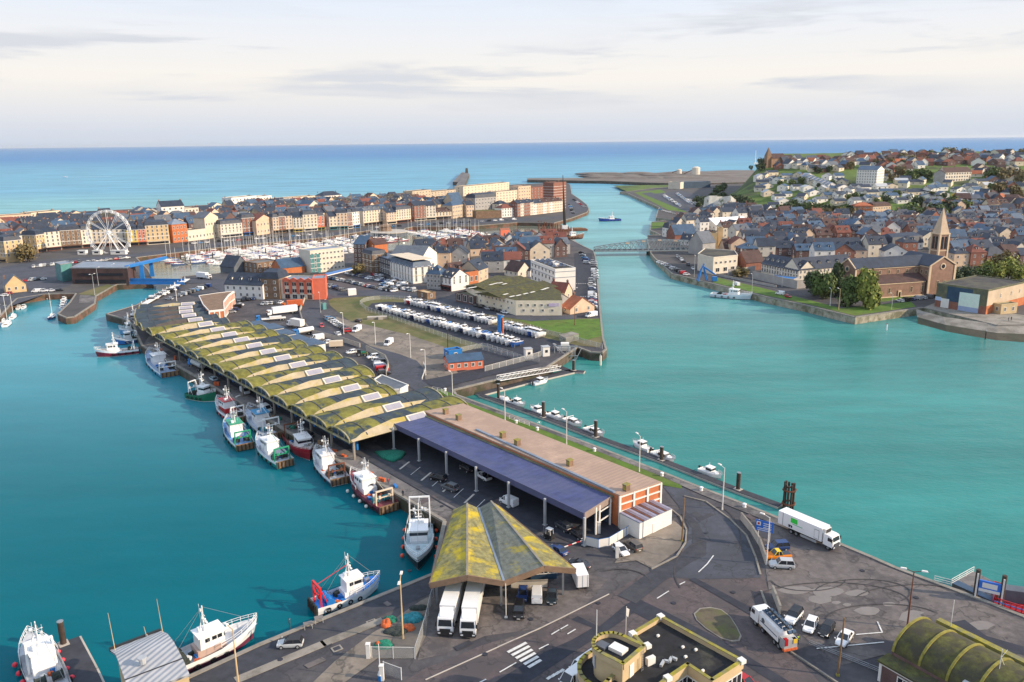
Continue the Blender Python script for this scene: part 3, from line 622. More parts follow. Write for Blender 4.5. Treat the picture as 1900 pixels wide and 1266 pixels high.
def car_parts(kind,c,roofc=None):
 k=(kind,c,roofc)
 if k in CARM: return CARM[k]
 st,gh,wb=KIND[kind];pm=paint(c,.28);rm_=paint(roofc,.25)if roofc else pm
 mb=MB();mb.loft(body_rings(st),0)
 x0=st[0][0];x1=st[-1][0]
 if 'van' in kind: # tall closed load space behind the cab
  zt=gh[4];w=gh[2]+.04
  mb.loft([[(x,-w,1.1),(x,-w*a,zt-.15),(x,-w*a*.9,zt+.02),(x,w*a*.9,zt+.02),(x,w*a,zt-.15),(x,w,1.1)]for x,a in((x0+.04,.96),(gh[0]+.1,.96))],0)
 if kind=='pickup':
  mb.box(-1.55,0,1.02,1.7,1.5,.02,0,1)
 for sgn in(-1,1):mb.box(x1-.62,sgn*1.0 if 'van' in kind else sgn*.93,st[3][2]+.03,.12,.2,.16,0,0)
 g=MB();glasshouse(g,gh[0],gh[1],gh[2],gh[3]-.02,gh[4],gh[5],gh[6],0,1)
 wh=MB();wh.tube((0,-.11,0),(0,.11,0),.33,n=10,m=0);wh.tube((0,-.125,0),(0,.125,0),.19,n=8,m=1)
 li=MB();li.box(0,0,0,.06,.34,.16,0,0);tl=MB();tl.box(0,0,0,.06,.22,.22,0,0)
 pl=MB();pl.box(0,0,0,.05,.52,.12,0,0)
 CARM[k]=(mb.mesh('body',[pm,'glass_dark'], False),g.mesh('window_glass',['glass_dark',rm_]),wh.mesh('wheel',['tyre','galv']),li.mesh('headlight','headlamp'),tl.mesh('tail_light','taillamp'),pl.mesh('number_plate','frame_white'),wb,x0,x1,st)
 return CARM[k]
mk('panel_white',(.72,.70,.66),.6,.06,.6);mk('headlamp',(.75,.78,.8),.1,0,spec=.8);mk('taillamp',(.35,.01,.012),.2,0,spec=.6)
FARM={}
def car(p,ang,kind,c,label,group=None,near=True,roofc=None,cat=None,z=0.0,name=None):
 q=car_parts(kind,c,roofc);nm=name or{'van':'van','long_van':'van','pickup':'pickup_truck'}.get(kind,'car');cat=cat or nm.split('_')[0]
 if not near: # a few pixels long: one mesh
  k=(kind,c)
  if k not in FARM:
   mb=MB()
   for me,off in((q[0],0),(q[1],1)):
    o=len(mb.v);mb.v+=[tuple(v.co)for v in me.vertices]
    for f in me.polygons:
     mb.f.append([i+o for i in f.vertices]);mb.m.append(f.material_index if off==0 else(1,0)[f.material_index])
   for x in q[6]:
    for s_ in(-1,1):mb.tube((x,s_*.74,.33),(x,s_*.92,.33),.34,n=7,m=2)
   FARM[k]=mb.mesh(nm,[paint(c,.28),'glass_dark','tyre'])
  return tag(inst(nm,FARM[k], None,(p[0],p[1],z),ang),label,cat,group)
 t=thing(nm,label,cat,(p[0],p[1],z),ang,group)
 inst('body',q[0],t);inst('window_glass',q[1],t);hw=q[9][2][3]
 for x in q[6]:
  for s_ in(-1,1):inst('wheel',q[2],t,(x,s_*(hw-.08),.33))
 for s_ in(-1,1):inst('headlight',q[3],t,(q[8]-.12,s_*hw*.62,q[9][-1][2]-.02));inst('tail_light',q[4],t,(q[7]+.05,s_*hw*.74,q[9][0][2]-.1))
 inst('number_plate',q[5],t,(q[8]+.01,0,.4));inst('number_plate',q[5],t,(q[7]-.01,0,.55))
 return t
def px_car(px,py,fx,fy,kind,c,label,**k): # stands at pixel (px,py), nose towards pixel (fx,fy)
 p=G(px,py);d=G(fx,fy)-p; return car(p,math.atan2(d.y,d.x),kind,c,label,**k)
def wheel_obj(parent,x,y,r=.5,w=.35):
 k=('wheel',r,w)
 if k not in CARM:mb=MB();mb.tube((0,-w/2,0),(0,w/2,0),r,n=12,m=0);mb.tube((0,-w/2-.02,0),(0,w/2+.02,0),r*.55,n=10,m=1);CARM[k]=mb.mesh('wheel',['tyre','steel'])
 inst('wheel',CARM[k],parent,(x,y,r))
def cab(parent,x,w=2.45,L_=2.1,h=3.0,c='gull_white',lower='black_trim',spoiler=True):
 mb=MB();hw=w/2
 prof=[(0,.9),(L_*.96,.75),(L_,1.35),(L_*.97,1.95),(L_*.84,h),(L_*.5,h+.12),(0,h+.1)]
 mb.loft([[(x+a,s_*hw*(1 if b<2 else .95),b)for a,b in prof]for s_ in(-1,1)],0)
 cabo=mb.build('cab',[c],parent)
 g=MB();g.quad((x+L_*.975+.02,-hw*.86,1.95),(x+L_*.975+.02,hw*.86,1.95),(x+L_*.86+.03,hw*.8,h-.2),(x+L_*.86+.03,-hw*.8,h-.2))
 for s_ in(-1,1):g.quad((x+L_*.45,s_*hw*1.012,1.9),(x+L_*.9,s_*hw*1.012,1.9),(x+L_*.8,s_*hw*.972,h-.3),(x+L_*.45,s_*hw*.972,h-.3))
 g.build('windscreen','glass_dark',cabo)
 b=MB();b.box(x+L_-.05,0,.45,.35,w*.98,.62,0,0);b.box(x+L_+.1,0,1.08,.06,w*.7,.5,0,0);b.build('bumper',lower,cabo)
 l=MB()
 for s_ in(-1,1):l.box(x+L_+.12,s_*hw*.74,.75,.08,.4,.2)
 for s_ in(-1,1):lm=MB();lm.box(x+L_+.12,s_*hw*.74,.75,.08,.4,.2);lm.build('headlight','headlamp',cabo)
 for s_ in(-1,1):m=MB();m.box(x+L_*.95,s_*(hw+.18),1.9,.12,.22,.7);m.build('mirror','black_trim',cabo)
 if spoiler:s2=MB();s2.add([(x+.1,-hw*.85,h+.1),(x+L_*.7,-hw*.7,h+.12),(x+L_*.7,hw*.7,h+.12),(x+.1,hw*.85,h+.1),(x+.1,-hw*.85,h+.9),(x+.1,hw*.85,h+.9)],[(1,2,5,4),(0,1,4),(2,3,5),(3,0,4,5)]);s2.build('roof_spoiler',c,cabo)
 return cabo
mk('black_trim',(.02,.02,.022),.6,0)
# ---------------------------------------------------------------- boats
def hull_mb(L,B,zb=1.2,bowz=1.6,bul=.8,m_bottom=0,m_side=1,m_band=2,stern=.86,z_wl=.15,full=2.3,raised=0.0):
 mb=MB();rings=[];deck=[]
 ST=[0,.06,.2,.4,.55,.68,.78,.86,.93,.975,1.0]
 for s in ST:
  b=B/2*(stern+(1-stern)*sm(s/.3))*(1-ramp((s-.5)/.5)**full);b=max(b,.03)
  z=zb+bowz*ramp((s-.25)/.75)**2;zt=z+bul*(1 if s<.6 else 1+raised)
  x=-L/2+L*s;rk=ramp((s-.7)/.3)
  P=[(x-L*.10*rk,-b*.12,-1.0),(x-L*.06*rk,-b*(.72-.3*rk),-.35+.2*rk),(x-L*.045*rk,-b*(.93-.3*rk),z_wl+.15),(x-L*.015*rk,-b*(1-.05*rk),z+(zt-z)*.15),(x,-b,zt)]
  ring=P+[(p[0],-p[1],p[2])for p in reversed(P)]
  rings.append(ring);deck.append((x,b*.93,z))
 ms=[m_bottom,m_bottom,m_side,m_band,3,m_band,m_side,m_bottom,m_bottom,m_bottom]
 o=len(mb.v);n=10
 for r in rings:mb.v+=r
 for k in range(len(rings)-1):
  for i in range(n):
   if i==4: continue # open at the top between the bulwarks
   j=(i+1)%n;mb.f.append([o+k*n+i,o+(k+1)*n+i,o+(k+1)*n+j,o+k*n+j]);mb.m.append(ms[i])
 mb.f.append([o+i for i in(0,1,2,3,4,5,6,7,8,9)]);mb.m.append(m_side)
 return mb,deck
def deck_mb(deck,lo=0,hi=99,dz=0.02):
 mb=MB();D_=deck[lo:hi]
 for a,b in zip(D_,D_[1:]):mb.quad((a[0],-a[1],a[2]+dz),(b[0],-b[1],b[2]+dz),(b[0],b[1],b[2]+dz),(a[0],a[1],a[2]+dz))
 return mb
def rail_mb(deck,h0,h1,lo,hi,r=.045):
 mb=MB()
 for s_ in(-1,1):
  pts=[Vector((x,s_*y/.93,z+h0))for x,y,z in deck[lo:hi]]
  for a,b in zip(pts,pts[1:]):
   for hh in(h1,h1*.55):mb.tube(a+Vector((0,0,hh)),b+Vector((0,0,hh)),r,n=4)
  for a in pts:mb.tube(a,a+Vector((0,0,h1)),r,n=4)
 return mb
def tyre_me():
 if 'tf' not in CARM:
  mb=MB();mb.loft([[((.36+.13*math.cos(b))*math.cos(a*.6283),.12*math.sin(b),(.36+.13*math.cos(b))*math.sin(a*.6283))for b in(0,1.57,3.14,4.71)]for a in range(11)],0,caps=False);CARM['tf']=mb.mesh('tyre_fender','tyre')
 return CARM['tf']
def trawler(ps,pb,label,hullc,bottom=(.10,.03,.03),band=None,deck=(.33,.36,.40),house='gull_white',hx=-.02,gantry='white_paint',gx=-.40,drums='net_dark',stern_c='timber',beam=None,mastc='white_paint',roofc=None,big=1.0,whale=True,fenders=None,group='fishing boats in the harbour',house_bands=None,gh=3.6,L=None,zw=.15):
 a,b=G(*ps,WZ),G(*pb,WZ);d=b-a;L=L or d.length;ang=math.atan2(d.y,d.x);mid=(a+b)/2;B=beam or(L*.16+2.6)
 t=thing('fishing_boat',label,'fishing boat',(mid.x,mid.y,WZ),ang,group)
 hm,dk=hull_mb(L,B,1.15*big,1.25*big,.85,raised=.25,z_wl=zw)
 bm=paint(band,.35)if band else paint(tuple(.85*x for x in(.85,.85,.84)),.35)
 hm.build('hull',[paint(bottom,.6),paint(hullc,.35),bm,paint(hullc)],t)
 deck_mb(dk).build('deck',paint(deck,.7,.25),t)
 if whale: # raised whaleback foredeck
  mb=MB();D_=[(x,y/.93*.985,z+.85*1.22)for x,y,z in dk[5:]]
  for p,q in zip(D_,D_[1:]):mb.quad((p[0],-p[1],p[2]),(q[0],-q[1],q[2]),(q[0],q[1],q[2]),(p[0],p[1],p[2]))
  p=D_[0];z=dk[5][2];mb.quad((p[0],-p[1],z),(p[0],-p[1],p[2]),(p[0],p[1],p[2]),(p[0],p[1],z));mb.box((D_[0][0]+D_[3][0])/2,0,D_[1][2],.9,.7,.6,0,1)
  mb.build('foredeck',[paint(deck,.7,.25),'steel'],t)
 rail_mb(dk,.85*1.25,.85,4,11).build('railing','white_paint',t)
 zd=1.15*big;x=hx*L;wl=min(4.6,L*.25);ww=B*.58
 mb=MB();mb.box(x,0,zd,wl*1.15,ww,1.5,0,1);mb.box(x+wl*.05,0,zd+1.5,wl,ww,2.1,0,0,.96);mb.box(x+wl*.05,0,zd+3.6,wl*1.12,ww*1.1,.18,0,2)
 mb.box(x-wl*.2,ww*.2,zd+3.78,.9,.7,.55,0,0)
 wh=mb.build('wheelhouse',[house,paint(house_bands)if house_bands else house,paint(roofc,.4)if roofc else house],t)
 def wn(px_,py_,rz_):
  w_=MB();w_.box(0,0,0,.72,.05,.62); return w_.build('window','glass_dark',wh, False,(px_,py_,zd+2.55),rz_)
 k0=wn(x+wl*.05+wl*.49,0,math.pi/2);me=k0.data
 for q in(-.36,-.18,.18,.36):inst('window',me,wh,(x+wl*.05+wl*.49,ww*q*1.15,zd+2.55),math.pi/2)
 for s_ in(-1,1):
  for q in(-.2,.08,.3):inst('window',me,wh,(x+wl*.05+wl*q,s_*ww*.493,zd+2.55))
 mb=MB();mx=x-wl*.1;zt=zd+3.8
 mb.tube((mx,0,zt),(mx,0,zt+4.4),.16,.09);mb.tube((mx-.9,0,zt),(mx,0,zt+3),.07);mb.tube((mx,-.9,zt+3),(mx,.9,zt+3),.05,n=4);mb.tube((mx,-.7,zt+2),(mx,.7,zt+2),.06,n=4);mb.box(mx+.3,0,zt+1.5,.3,1.3,.16);mb.ball(mx,.75,zt+3.3,.28);mb.ball(mx,-.6,zt+2.3,.22)
 mb.tube((mx-.2,.5,zt),(mx-.3,.5,zt+4.6),.03,n=4);mb.tube((mx-.2,-.7,zt),(mx-.4,-.7,zt+3.8),.03,n=4)
 mb.build('mast',mastc,t)
 mb=MB();bw=(dk[10][0]-.5,0,dk[10][2]+.9)
 for q_ in(bw,(-L*.46,-B*.3,zd+1),(-L*.46,B*.3,zd+1),(mx-.2,-B*.42,zd+.8),(mx-.2,B*.42,zd+.8)):mb.tube((mx,0,zt+4.2),q_,.028,n=3)
 mb.build('rigging','steel',t)
 for q_ in(.14,.3,.46,.6):
  for s_ in(-1,1):inst('tyre_fender',tyre_me(),t,(-L/2+L*q_,s_*(B/2+.06),.95))
 if gantry:
  mb=MB();x2=gx*L;hb=B*.36
  for s_ in(-1,1):mb.beam((x2,s_*hb,zd-.1),(x2,s_*hb*.95,zd+gh),.28,.28);mb.beam((x2+1.6,s_*hb,zd),(x2,s_*hb*.95,zd+gh),.16,.16)
  mb.beam((x2,-hb,zd+gh),(x2,hb,zd+gh),.35,.3);mb.beam((x2,-hb,zd+gh*.55),(x2,hb,zd+gh*.55),.2,.2);mb.beam((x2,0,zd+gh),(mx,0,zt+2.4),.08,.08)
  for s_ in(-1,1):mb.box(x2-.1,s_*hb*.55,zd+gh*.5,.3,.5,.7)
  mb.build('gantry',gantry,t)
 mb=MB()
 for s_ in(-1,1):mb.tube((-.30*L,s_*B*.22-.6,zd+.8),(-.30*L,s_*B*.22+.6,zd+.8),.62,n=9);mb.tube((-.30*L,s_*B*.22-.75,zd+.8),(-.30*L,s_*B*.22-.62,zd+.8),.8,n=9);mb.tube((-.30*L,s_*B*.22+.62,zd+.8),(-.30*L,s_*B*.22+.75,zd+.8),.8,n=9)
 mb.build('net_drum',drums,t)
 for i in range(6):
  k=MB();k.box(0,0,0,R.uniform(.6,1.2),R.uniform(.5,.9),R.uniform(.3,.8));k.build('fish_box',['blue_steel','net_orange','net_dark','panel_white'][i%4],t, False,(-L*.16+R.uniform(-.1,.13)*L,R.uniform(-.3,.3)*B,zd),R.random()*3)
 if stern_c:
  mb=MB();mb.box(-L/2-.16,0,.3,.28,B*.8,1.75,0,0)
  for i in range(5):mb.tube((-L/2-.35,-B*.34+i*B*.17,.35),(-L/2-.35,-B*.34+i*B*.17,1.9),.2,n=6,m=1)
  mb.build('stern_guard',[stern_c,'timber_dark'],t)
 if fenders:
  k=MB();k.ball(0,0,0,.42);me=k.mesh('fender',paint(fenders,.5))
  for i in range(4):xx=-L*.3+i*L*.17;inst('fender',me,t,(xx,-B/2-.3,.6));inst('fender',me,t,(xx+1,B/2+.3,.6))
 return t
YM={}
def yacht(p,ang,L,hullc,label,cover=None,mast=True,group=None,name='sailing_yacht',cat='sailing yacht'):
 k=(round(L),hullc,cover,mast)
 if k not in YM:
  Lr=round(L);hm,dk=hull_mb(Lr,Lr*.31,.85,.35,.12,stern=.8,full=2.0);A=hm.mesh('hull',[paint((.06,.10,.22)),hullc if isinstance(hullc,str)else paint(hullc),'white_hull','white_hull'])
  d=deck_mb(dk);d.box(-Lr*.33,0,.86,Lr*.2,Lr*.13,.05,0,1);D_=d.mesh('deck',['white_paint','timber'])
  c=MB();c.box(Lr*.08,0,.87,Lr*.36,Lr*.19,.55,0,0,.82,.7);c.box(Lr*.08,0,1.0,Lr*.30,Lr*.185,.18,0,1,.99,.86);C_=c.mesh('cabin',['white_paint','glass_dark'])
  m=MB();m.tube((Lr*.08,0,1.3),(Lr*.08,0,1.3+Lr*1.2),.11,.07,n=6);m.tube((Lr*.08,-Lr*.07,1.3+Lr*.7),(Lr*.08,Lr*.07,1.3+Lr*.7),.05,n=4);M_=m.mesh('mast','frame_white')
  b=MB();b.tube((Lr*.07,0,2.2),(-Lr*.33,0,2.1),.22,n=6);B_=b.mesh('boom',paint(cover)if cover else 'white_paint')
  h=MB();h.box(-Lr*.1,0,.95,Lr*.17,Lr*.22,1.15,0,0,.8);h.box(-Lr*.1,0,1.45,Lr*.175,Lr*.2,.4,0,1,.93);H_=h.mesh('wheelhouse',['white_paint','glass_dark'])
  YM[k]=(A,D_,C_,M_ if mast else H_,B_ if mast else None)
 q=YM[k];t=thing(name,label,cat,(p[0],p[1],WZ),ang,group)
 inst('hull',q[0],t);inst('deck',q[1],t);inst('cabin',q[2],t);inst('mast' if mast else 'wheelhouse',q[3],t)
 if q[4]:inst('boom',q[4],t)
 return t
MM={}
def motorboat(p,ang,style,label,z=WZ,group=None,L=6.0,hullc='gull_white',cat='motorboat',full=True):
 k=(style,L,hullc,full)
 if k not in MM:
  hm,dk=hull_mb(L,L*.38,.7,.45,.22,stern=.92,full=2.6);A=hm.mesh('hull',[paint((.5,.5,.5))if full else hullc if isinstance(hullc,str)else paint(hullc),hullc if isinstance(hullc,str)else paint(hullc),'gull_white','gull_white'])
  d=deck_mb(dk);c=MB()
  c.add([(-L*.05,-L*.15,.75),(L*.33,-L*.10,.95),(L*.33,L*.10,.95),(-L*.05,L*.15,.75),(-L*.05,-L*.13,1.25),(L*.2,-L*.07,1.3),(L*.2,L*.07,1.3),(-L*.05,L*.13,1.25)],[(4,5,6,7),(0,1,5,4),(1,2,6,5),(2,3,7,6),(3,0,4,7)],0)
  if style=='cabin': # pilot house boat
   c.box(-L*.03,0,.75,L*.26,L*.27,1.35,0,0,.86);c.box(-L*.03,0,1.4,L*.265,L*.262,.5,0,1,.93);c.box(-L*.04,0,2.1,L*.30,L*.26,.09,0,0);c.tube((-L*.08,0,2.15),(-L*.08,0,3.2),.04,n=4,m=0)
  elif style=='cruiser':
   c.box(L*.0,0,.95,L*.42,L*.28,.62,0,1,.72,.8);c.box(-L*.02,0,1.55,L*.28,L*.22,.1,0,0);c.box(-L*.2,0,1.9,.12,L*.3,.12,0,0);c.beam((-L*.2,-L*.15,.9),(-L*.2,-L*.15,1.95),.1,.1,0);c.beam((-L*.2,L*.15,.9),(-L*.2,L*.15,1.95),.1,.1,0)
  else: # open boat with a console and canvas
   c.box(-L*.05,0,.75,L*.12,L*.18,.8,0,0,.8);c.box(-L*.05,0,1.45,.1,L*.2,.4,0,1)
  if style=='covered':c.box(-L*.15,0,.85,L*.5,L*.34,.55,0,2,.8,.5)
  o=MB();o.box(-L/2-.2,0,.2,.35,.4,1.1,0,0,.8);o.box(-L/2-.25,0,1.0,.55,.42,.35,0,0,.8)
  r=rail_mb(dk,.2,.5,5,11,.03)
  if full:MM[k]=(A,d.mesh('deck',paint((.62,.62,.6),.6)),c.mesh('cabin',['gull_white','glass_dark','blue_steel']),o.mesh('outboard_motor','black_trim'),r.mesh('railing','galv'))
  else:
   # boats ashore in the racks: hull and superstructure
   MM[k]=(A,d.mesh('deck',paint((.62,.62,.6),.6)),c.mesh('cabin',['gull_white','glass_dark','blue_steel']),o.mesh('outboard_motor','black_trim'), None)
 q=MM[k];t=thing('motorboat',label,cat,(p[0],p[1],z),ang,group)
 for nm,me in zip(('hull','deck','cabin','outboard_motor','railing'),q):
  if me:inst(nm,me,t)
 return t
# ---------------------------------------------------------------- trees, lamps, fences
TREE={}
def crown_mesh(mat,n,seed,shape):
 k=(mat,n,seed,shape)
 if k in TREE: return TREE[k]
 r=random.Random(seed);mb=MB();lobes=[]
 for i in range(11):
  a=r.random()*6.283;e=r.random()
  if shape=='tall':lobes.append((math.cos(a)*.5*(1-e*.6),math.sin(a)*.5*(1-e*.6),.3+e*1.35,.42+.2*r.random()-e*.12))
  else:lobes.append((math.cos(a)*(.35+.3*r.random()),math.sin(a)*(.35+.3*r.random()),.45+e*.75,.34+.22*r.random()))
 if shape=='tall':lobes+=[(0,0,.7,.6),(0,0,1.2,.5)]
 else:lobes.append((0,0,.75,.55))
 for i in range(n):
  lx,ly,lz,lr=lobes[i%len(lobes)];u=r.uniform(-1,1);a=r.random()*6.283;q=math.sqrt(1-u*u);rr=lr*(.5+.72*r.random()**1.3)
  d=Vector((q*math.cos(a),q*math.sin(a),u));p=Vector((lx,ly,lz))+d*rr;s=(.085 if n>900 else .15)*r.uniform(.6,1.4)
  nn=(d+Vector((r.uniform(-.8,.8),r.uniform(-.8,.8),r.uniform(-.5,.9)))).normalized();t1=nn.orthogonal().normalized();t1=(Matrix.Rotation(r.random()*6.28,3,nn)@t1);t2=nn.cross(t1)
  mb.add([p-t1*s-t2*s*.6,p+t1*s*.9-t2*s*.7,p+t1*s+t2*s*.6,p-t1*s*.7+t2*s*.8],[(0,1,2,3)])
 TREE[k]=mb.mesh('crown',mat); return TREE[k]
TRUNK={}
def tree(p,h,w,mat,label,group=None,z=0.0,n=360,shape='round',seed=None,name='tree',bare=0.0):
 t=thing(name,label,'tree',(p[0],p[1],z),R.random()*6.28,group)
 if 0 not in TRUNK:
  mb=MB();mb.tube((0,0,-.5),(.02,0,.55),.055,.04,7);rr=random.Random(3)
  for i in range(7):
   a=i*.9;mb.tube((.02,0,.35+.05*i),(math.cos(a)*.4,math.sin(a)*.4,.75+.07*i),.025,.008,5)
  mb.tube((.02,0,.5),(0,0,1.3),.04,.008,6);TRUNK[0]=mb.mesh('trunk','bark')
 tr=inst('trunk',TRUNK[0],t);tr.scale=(w/1.7,w/1.7,h/1.5)
 cr=inst('crown',crown_mesh(mat,n,seed if seed is not None else R.randrange(4),shape),t);cr.scale=(w/1.9,w/1.9,h/(1.5 if shape=='round' else 1.75))
 return t
LAMP={}
def lamp(px,py,h,label,arms=1,mat='galv',toward=None,group='street lamps',name='street_lamp',z=0.0):
 k=(round(h,1),arms,mat)
 if k not in LAMP:
  p=MB();p.tube((0,0,0),(0,0,.5),.2,.16);p.tube((0,0,.5),(0,0,h),.14,.08)
  hd=MB();hd.box(1.5,0,h+.22,.95,.42,.16,0,0,.8);hd.box(1.5,0,h+.19,.7,.3,.04,0,1)
  am=MB();am.tube((0,0,h-.1),(1.3,0,h+.3),.06,.05)
  LAMP[k]=(p.mesh('pole',mat),am.mesh('arm',mat),hd.mesh('lamp_head',['frame_white','headlamp']))
 q=G(px,py,z);rz=0.0
 if toward:d=G(*toward)-q;rz=math.atan2(d.y,d.x)
 t=thing(name,label,'street lamp',(q.x,q.y,z),rz,group);inst('pole',LAMP[k][0],t)
 for i in range(arms):
  a=inst('arm',LAMP[k][1],t,(0,0,0),math.pi*i);inst('lamp_head',LAMP[k][2],t,(0,0,0),math.pi*i)
 return t
m=bpy.data.materials.new('wire_mesh');m.use_nodes= True;MATS['wire_mesh']=m;N_=m.node_tree.nodes;N_['Principled BSDF'].inputs['Base Color'].default_value=(.42,.43,.42,1);N_['Principled BSDF'].inputs['Alpha'].default_value=.38
def fence(pts,label,h=1.8,post=2.6,mat='galv',infill='wire_mesh',world=False,name='fence',cat='fence',pw=.09,group=None):
 P=pts if world else GP(pts);L=sum((b-a).length for a,b in zip(P,P[1:]));n=max(2,min(95,int(L/post)+1));pp=along(P,n)
 o=pp[0][0];t=thing(name,label,cat,(o.x,o.y,0),0,group);pm=MB();pm.box(0,0,0,pw,pw,h+.1);me=pm.mesh('post',mat);pan=MB();ral=MB()
 for q,a in pp:inst('post',me,t,(q.x-o.x,q.y-o.y,0),a)
 for(a,_),(b,_)in zip(pp,pp[1:]):
  a,b=a-o,b-o;pan.quad((a.x,a.y,.08),(b.x,b.y,.08),(b.x,b.y,h),(a.x,a.y,h));ral.beam((a.x,a.y,h),(b.x,b.y,h),.06,.06)
 pan.build('panel',infill,t);ral.build('rail',mat,t); return t
def wall(pts,label,h,w,mat,world=False,name='wall',cat='wall'):
 P=pts if world else GP(pts);o=P[0];t=thing(name,label,cat,(o.x,o.y,0));mb=MB();cp=MB()
 for a,b in zip(P,P[1:]):
  d=b-a;c=(a+b)/2-o;mb.box(c.x,c.y,-.2,d.length+w*.5,w,h+.2,math.atan2(d.y,d.x));cp.box(c.x,c.y,h,d.length+w*.6,w+.12,.1,math.atan2(d.y,d.x))
 mb.build('masonry',mat,t);cp.build('coping','coping',t); return t
# ================================================================ FISH MARKET SPIT
A0=Vector((math.cos(AX),math.sin(AX)));N0=Vector((-math.sin(AX),math.cos(AX))) # across / along the spit
def poly_bld(name,label,cat,pts,z,wallm,roofm,base=0.0,parapet=.0,pm=None,loc=None,rim=.35):
 """building whose roof outline is read at height z"""
 P=GP(pts,z)if not isinstance(pts[0],Vector)else pts;c=sum(P,Vector((0,0)))/len(P);t=thing(name,label,cat,(c.x,c.y,0));Q=[p-c for p in P]
 mb=MB();mb.prism(Q,base-.5 if base==0 else base,z-.02);mb.build('wall',wallm,t)
 mb=MB();mb.prism(Q if not parapet else[q*.995 for q in Q],z,z+.14)
 t['_']=0; del t['_'];mb.build('roof',roofm,t)
 if parapet:
  mb=MB()
  for a,b in zip(Q,Q[1:]+Q[:1]):d=b-a;m_=(a+b)/2*.995;mb.box(m_.x,m_.y,z-.1,d.length+rim*.8,rim,parapet+.1,math.atan2(d.y,d.x))
  mb.build('parapet',pm or wallm,t)
 return t,c
# --- the vaulted market hall
SKY=[(756,760),(712,744),(674,725),(636,709),(602,694),(572,680),(541,667),(514,654),(487,643),(462,632),(439,622),(416,612.5),(397,604),(377,594.5),(360,587),(350,580),(346,573),(346,566),(351,559)]
S_=[G(x,y,7.2)for x,y in SKY]
a0,a1=S_[0],S_[12];RD=(a1-a0).normalized();PT=(a1-a0).length/12;AXD=Vector((RD.y,-RD.x));ang0=math.atan2(AXD.y,AXD.x)
units=[(a0+(a1-a0)*(k/12),ang0)for k in range(13)]+[(S_[k],ang0-rad(4.0*(k-12)))for k in range(13,19)]
hall=thing('market_hall','long fish market hall of mossy barrel vaults beside the trawler quay','market hall',(a0.x,a0.y,0),ang0)
inv=Matrix.Rotation(-ang0,3,'Z')
mk('arch_stone',(.33,.30,.22),.9,.3,.5,c2=(.2,.18,.06),sc2=.4);mk('skylight_glass',(.33,.32,.37),.25,.1,.5);mk('shed_blue',(.025,.06,.11),.6,.25,.3)
LA,LB=-20.5,13.5
ENDS=[(850,748),(807,733),(726,728),(690,711),(694,695),(658,677),(625,662),(596,652),(560,640),(538,632),(512,622),(492,613),(468,606)]
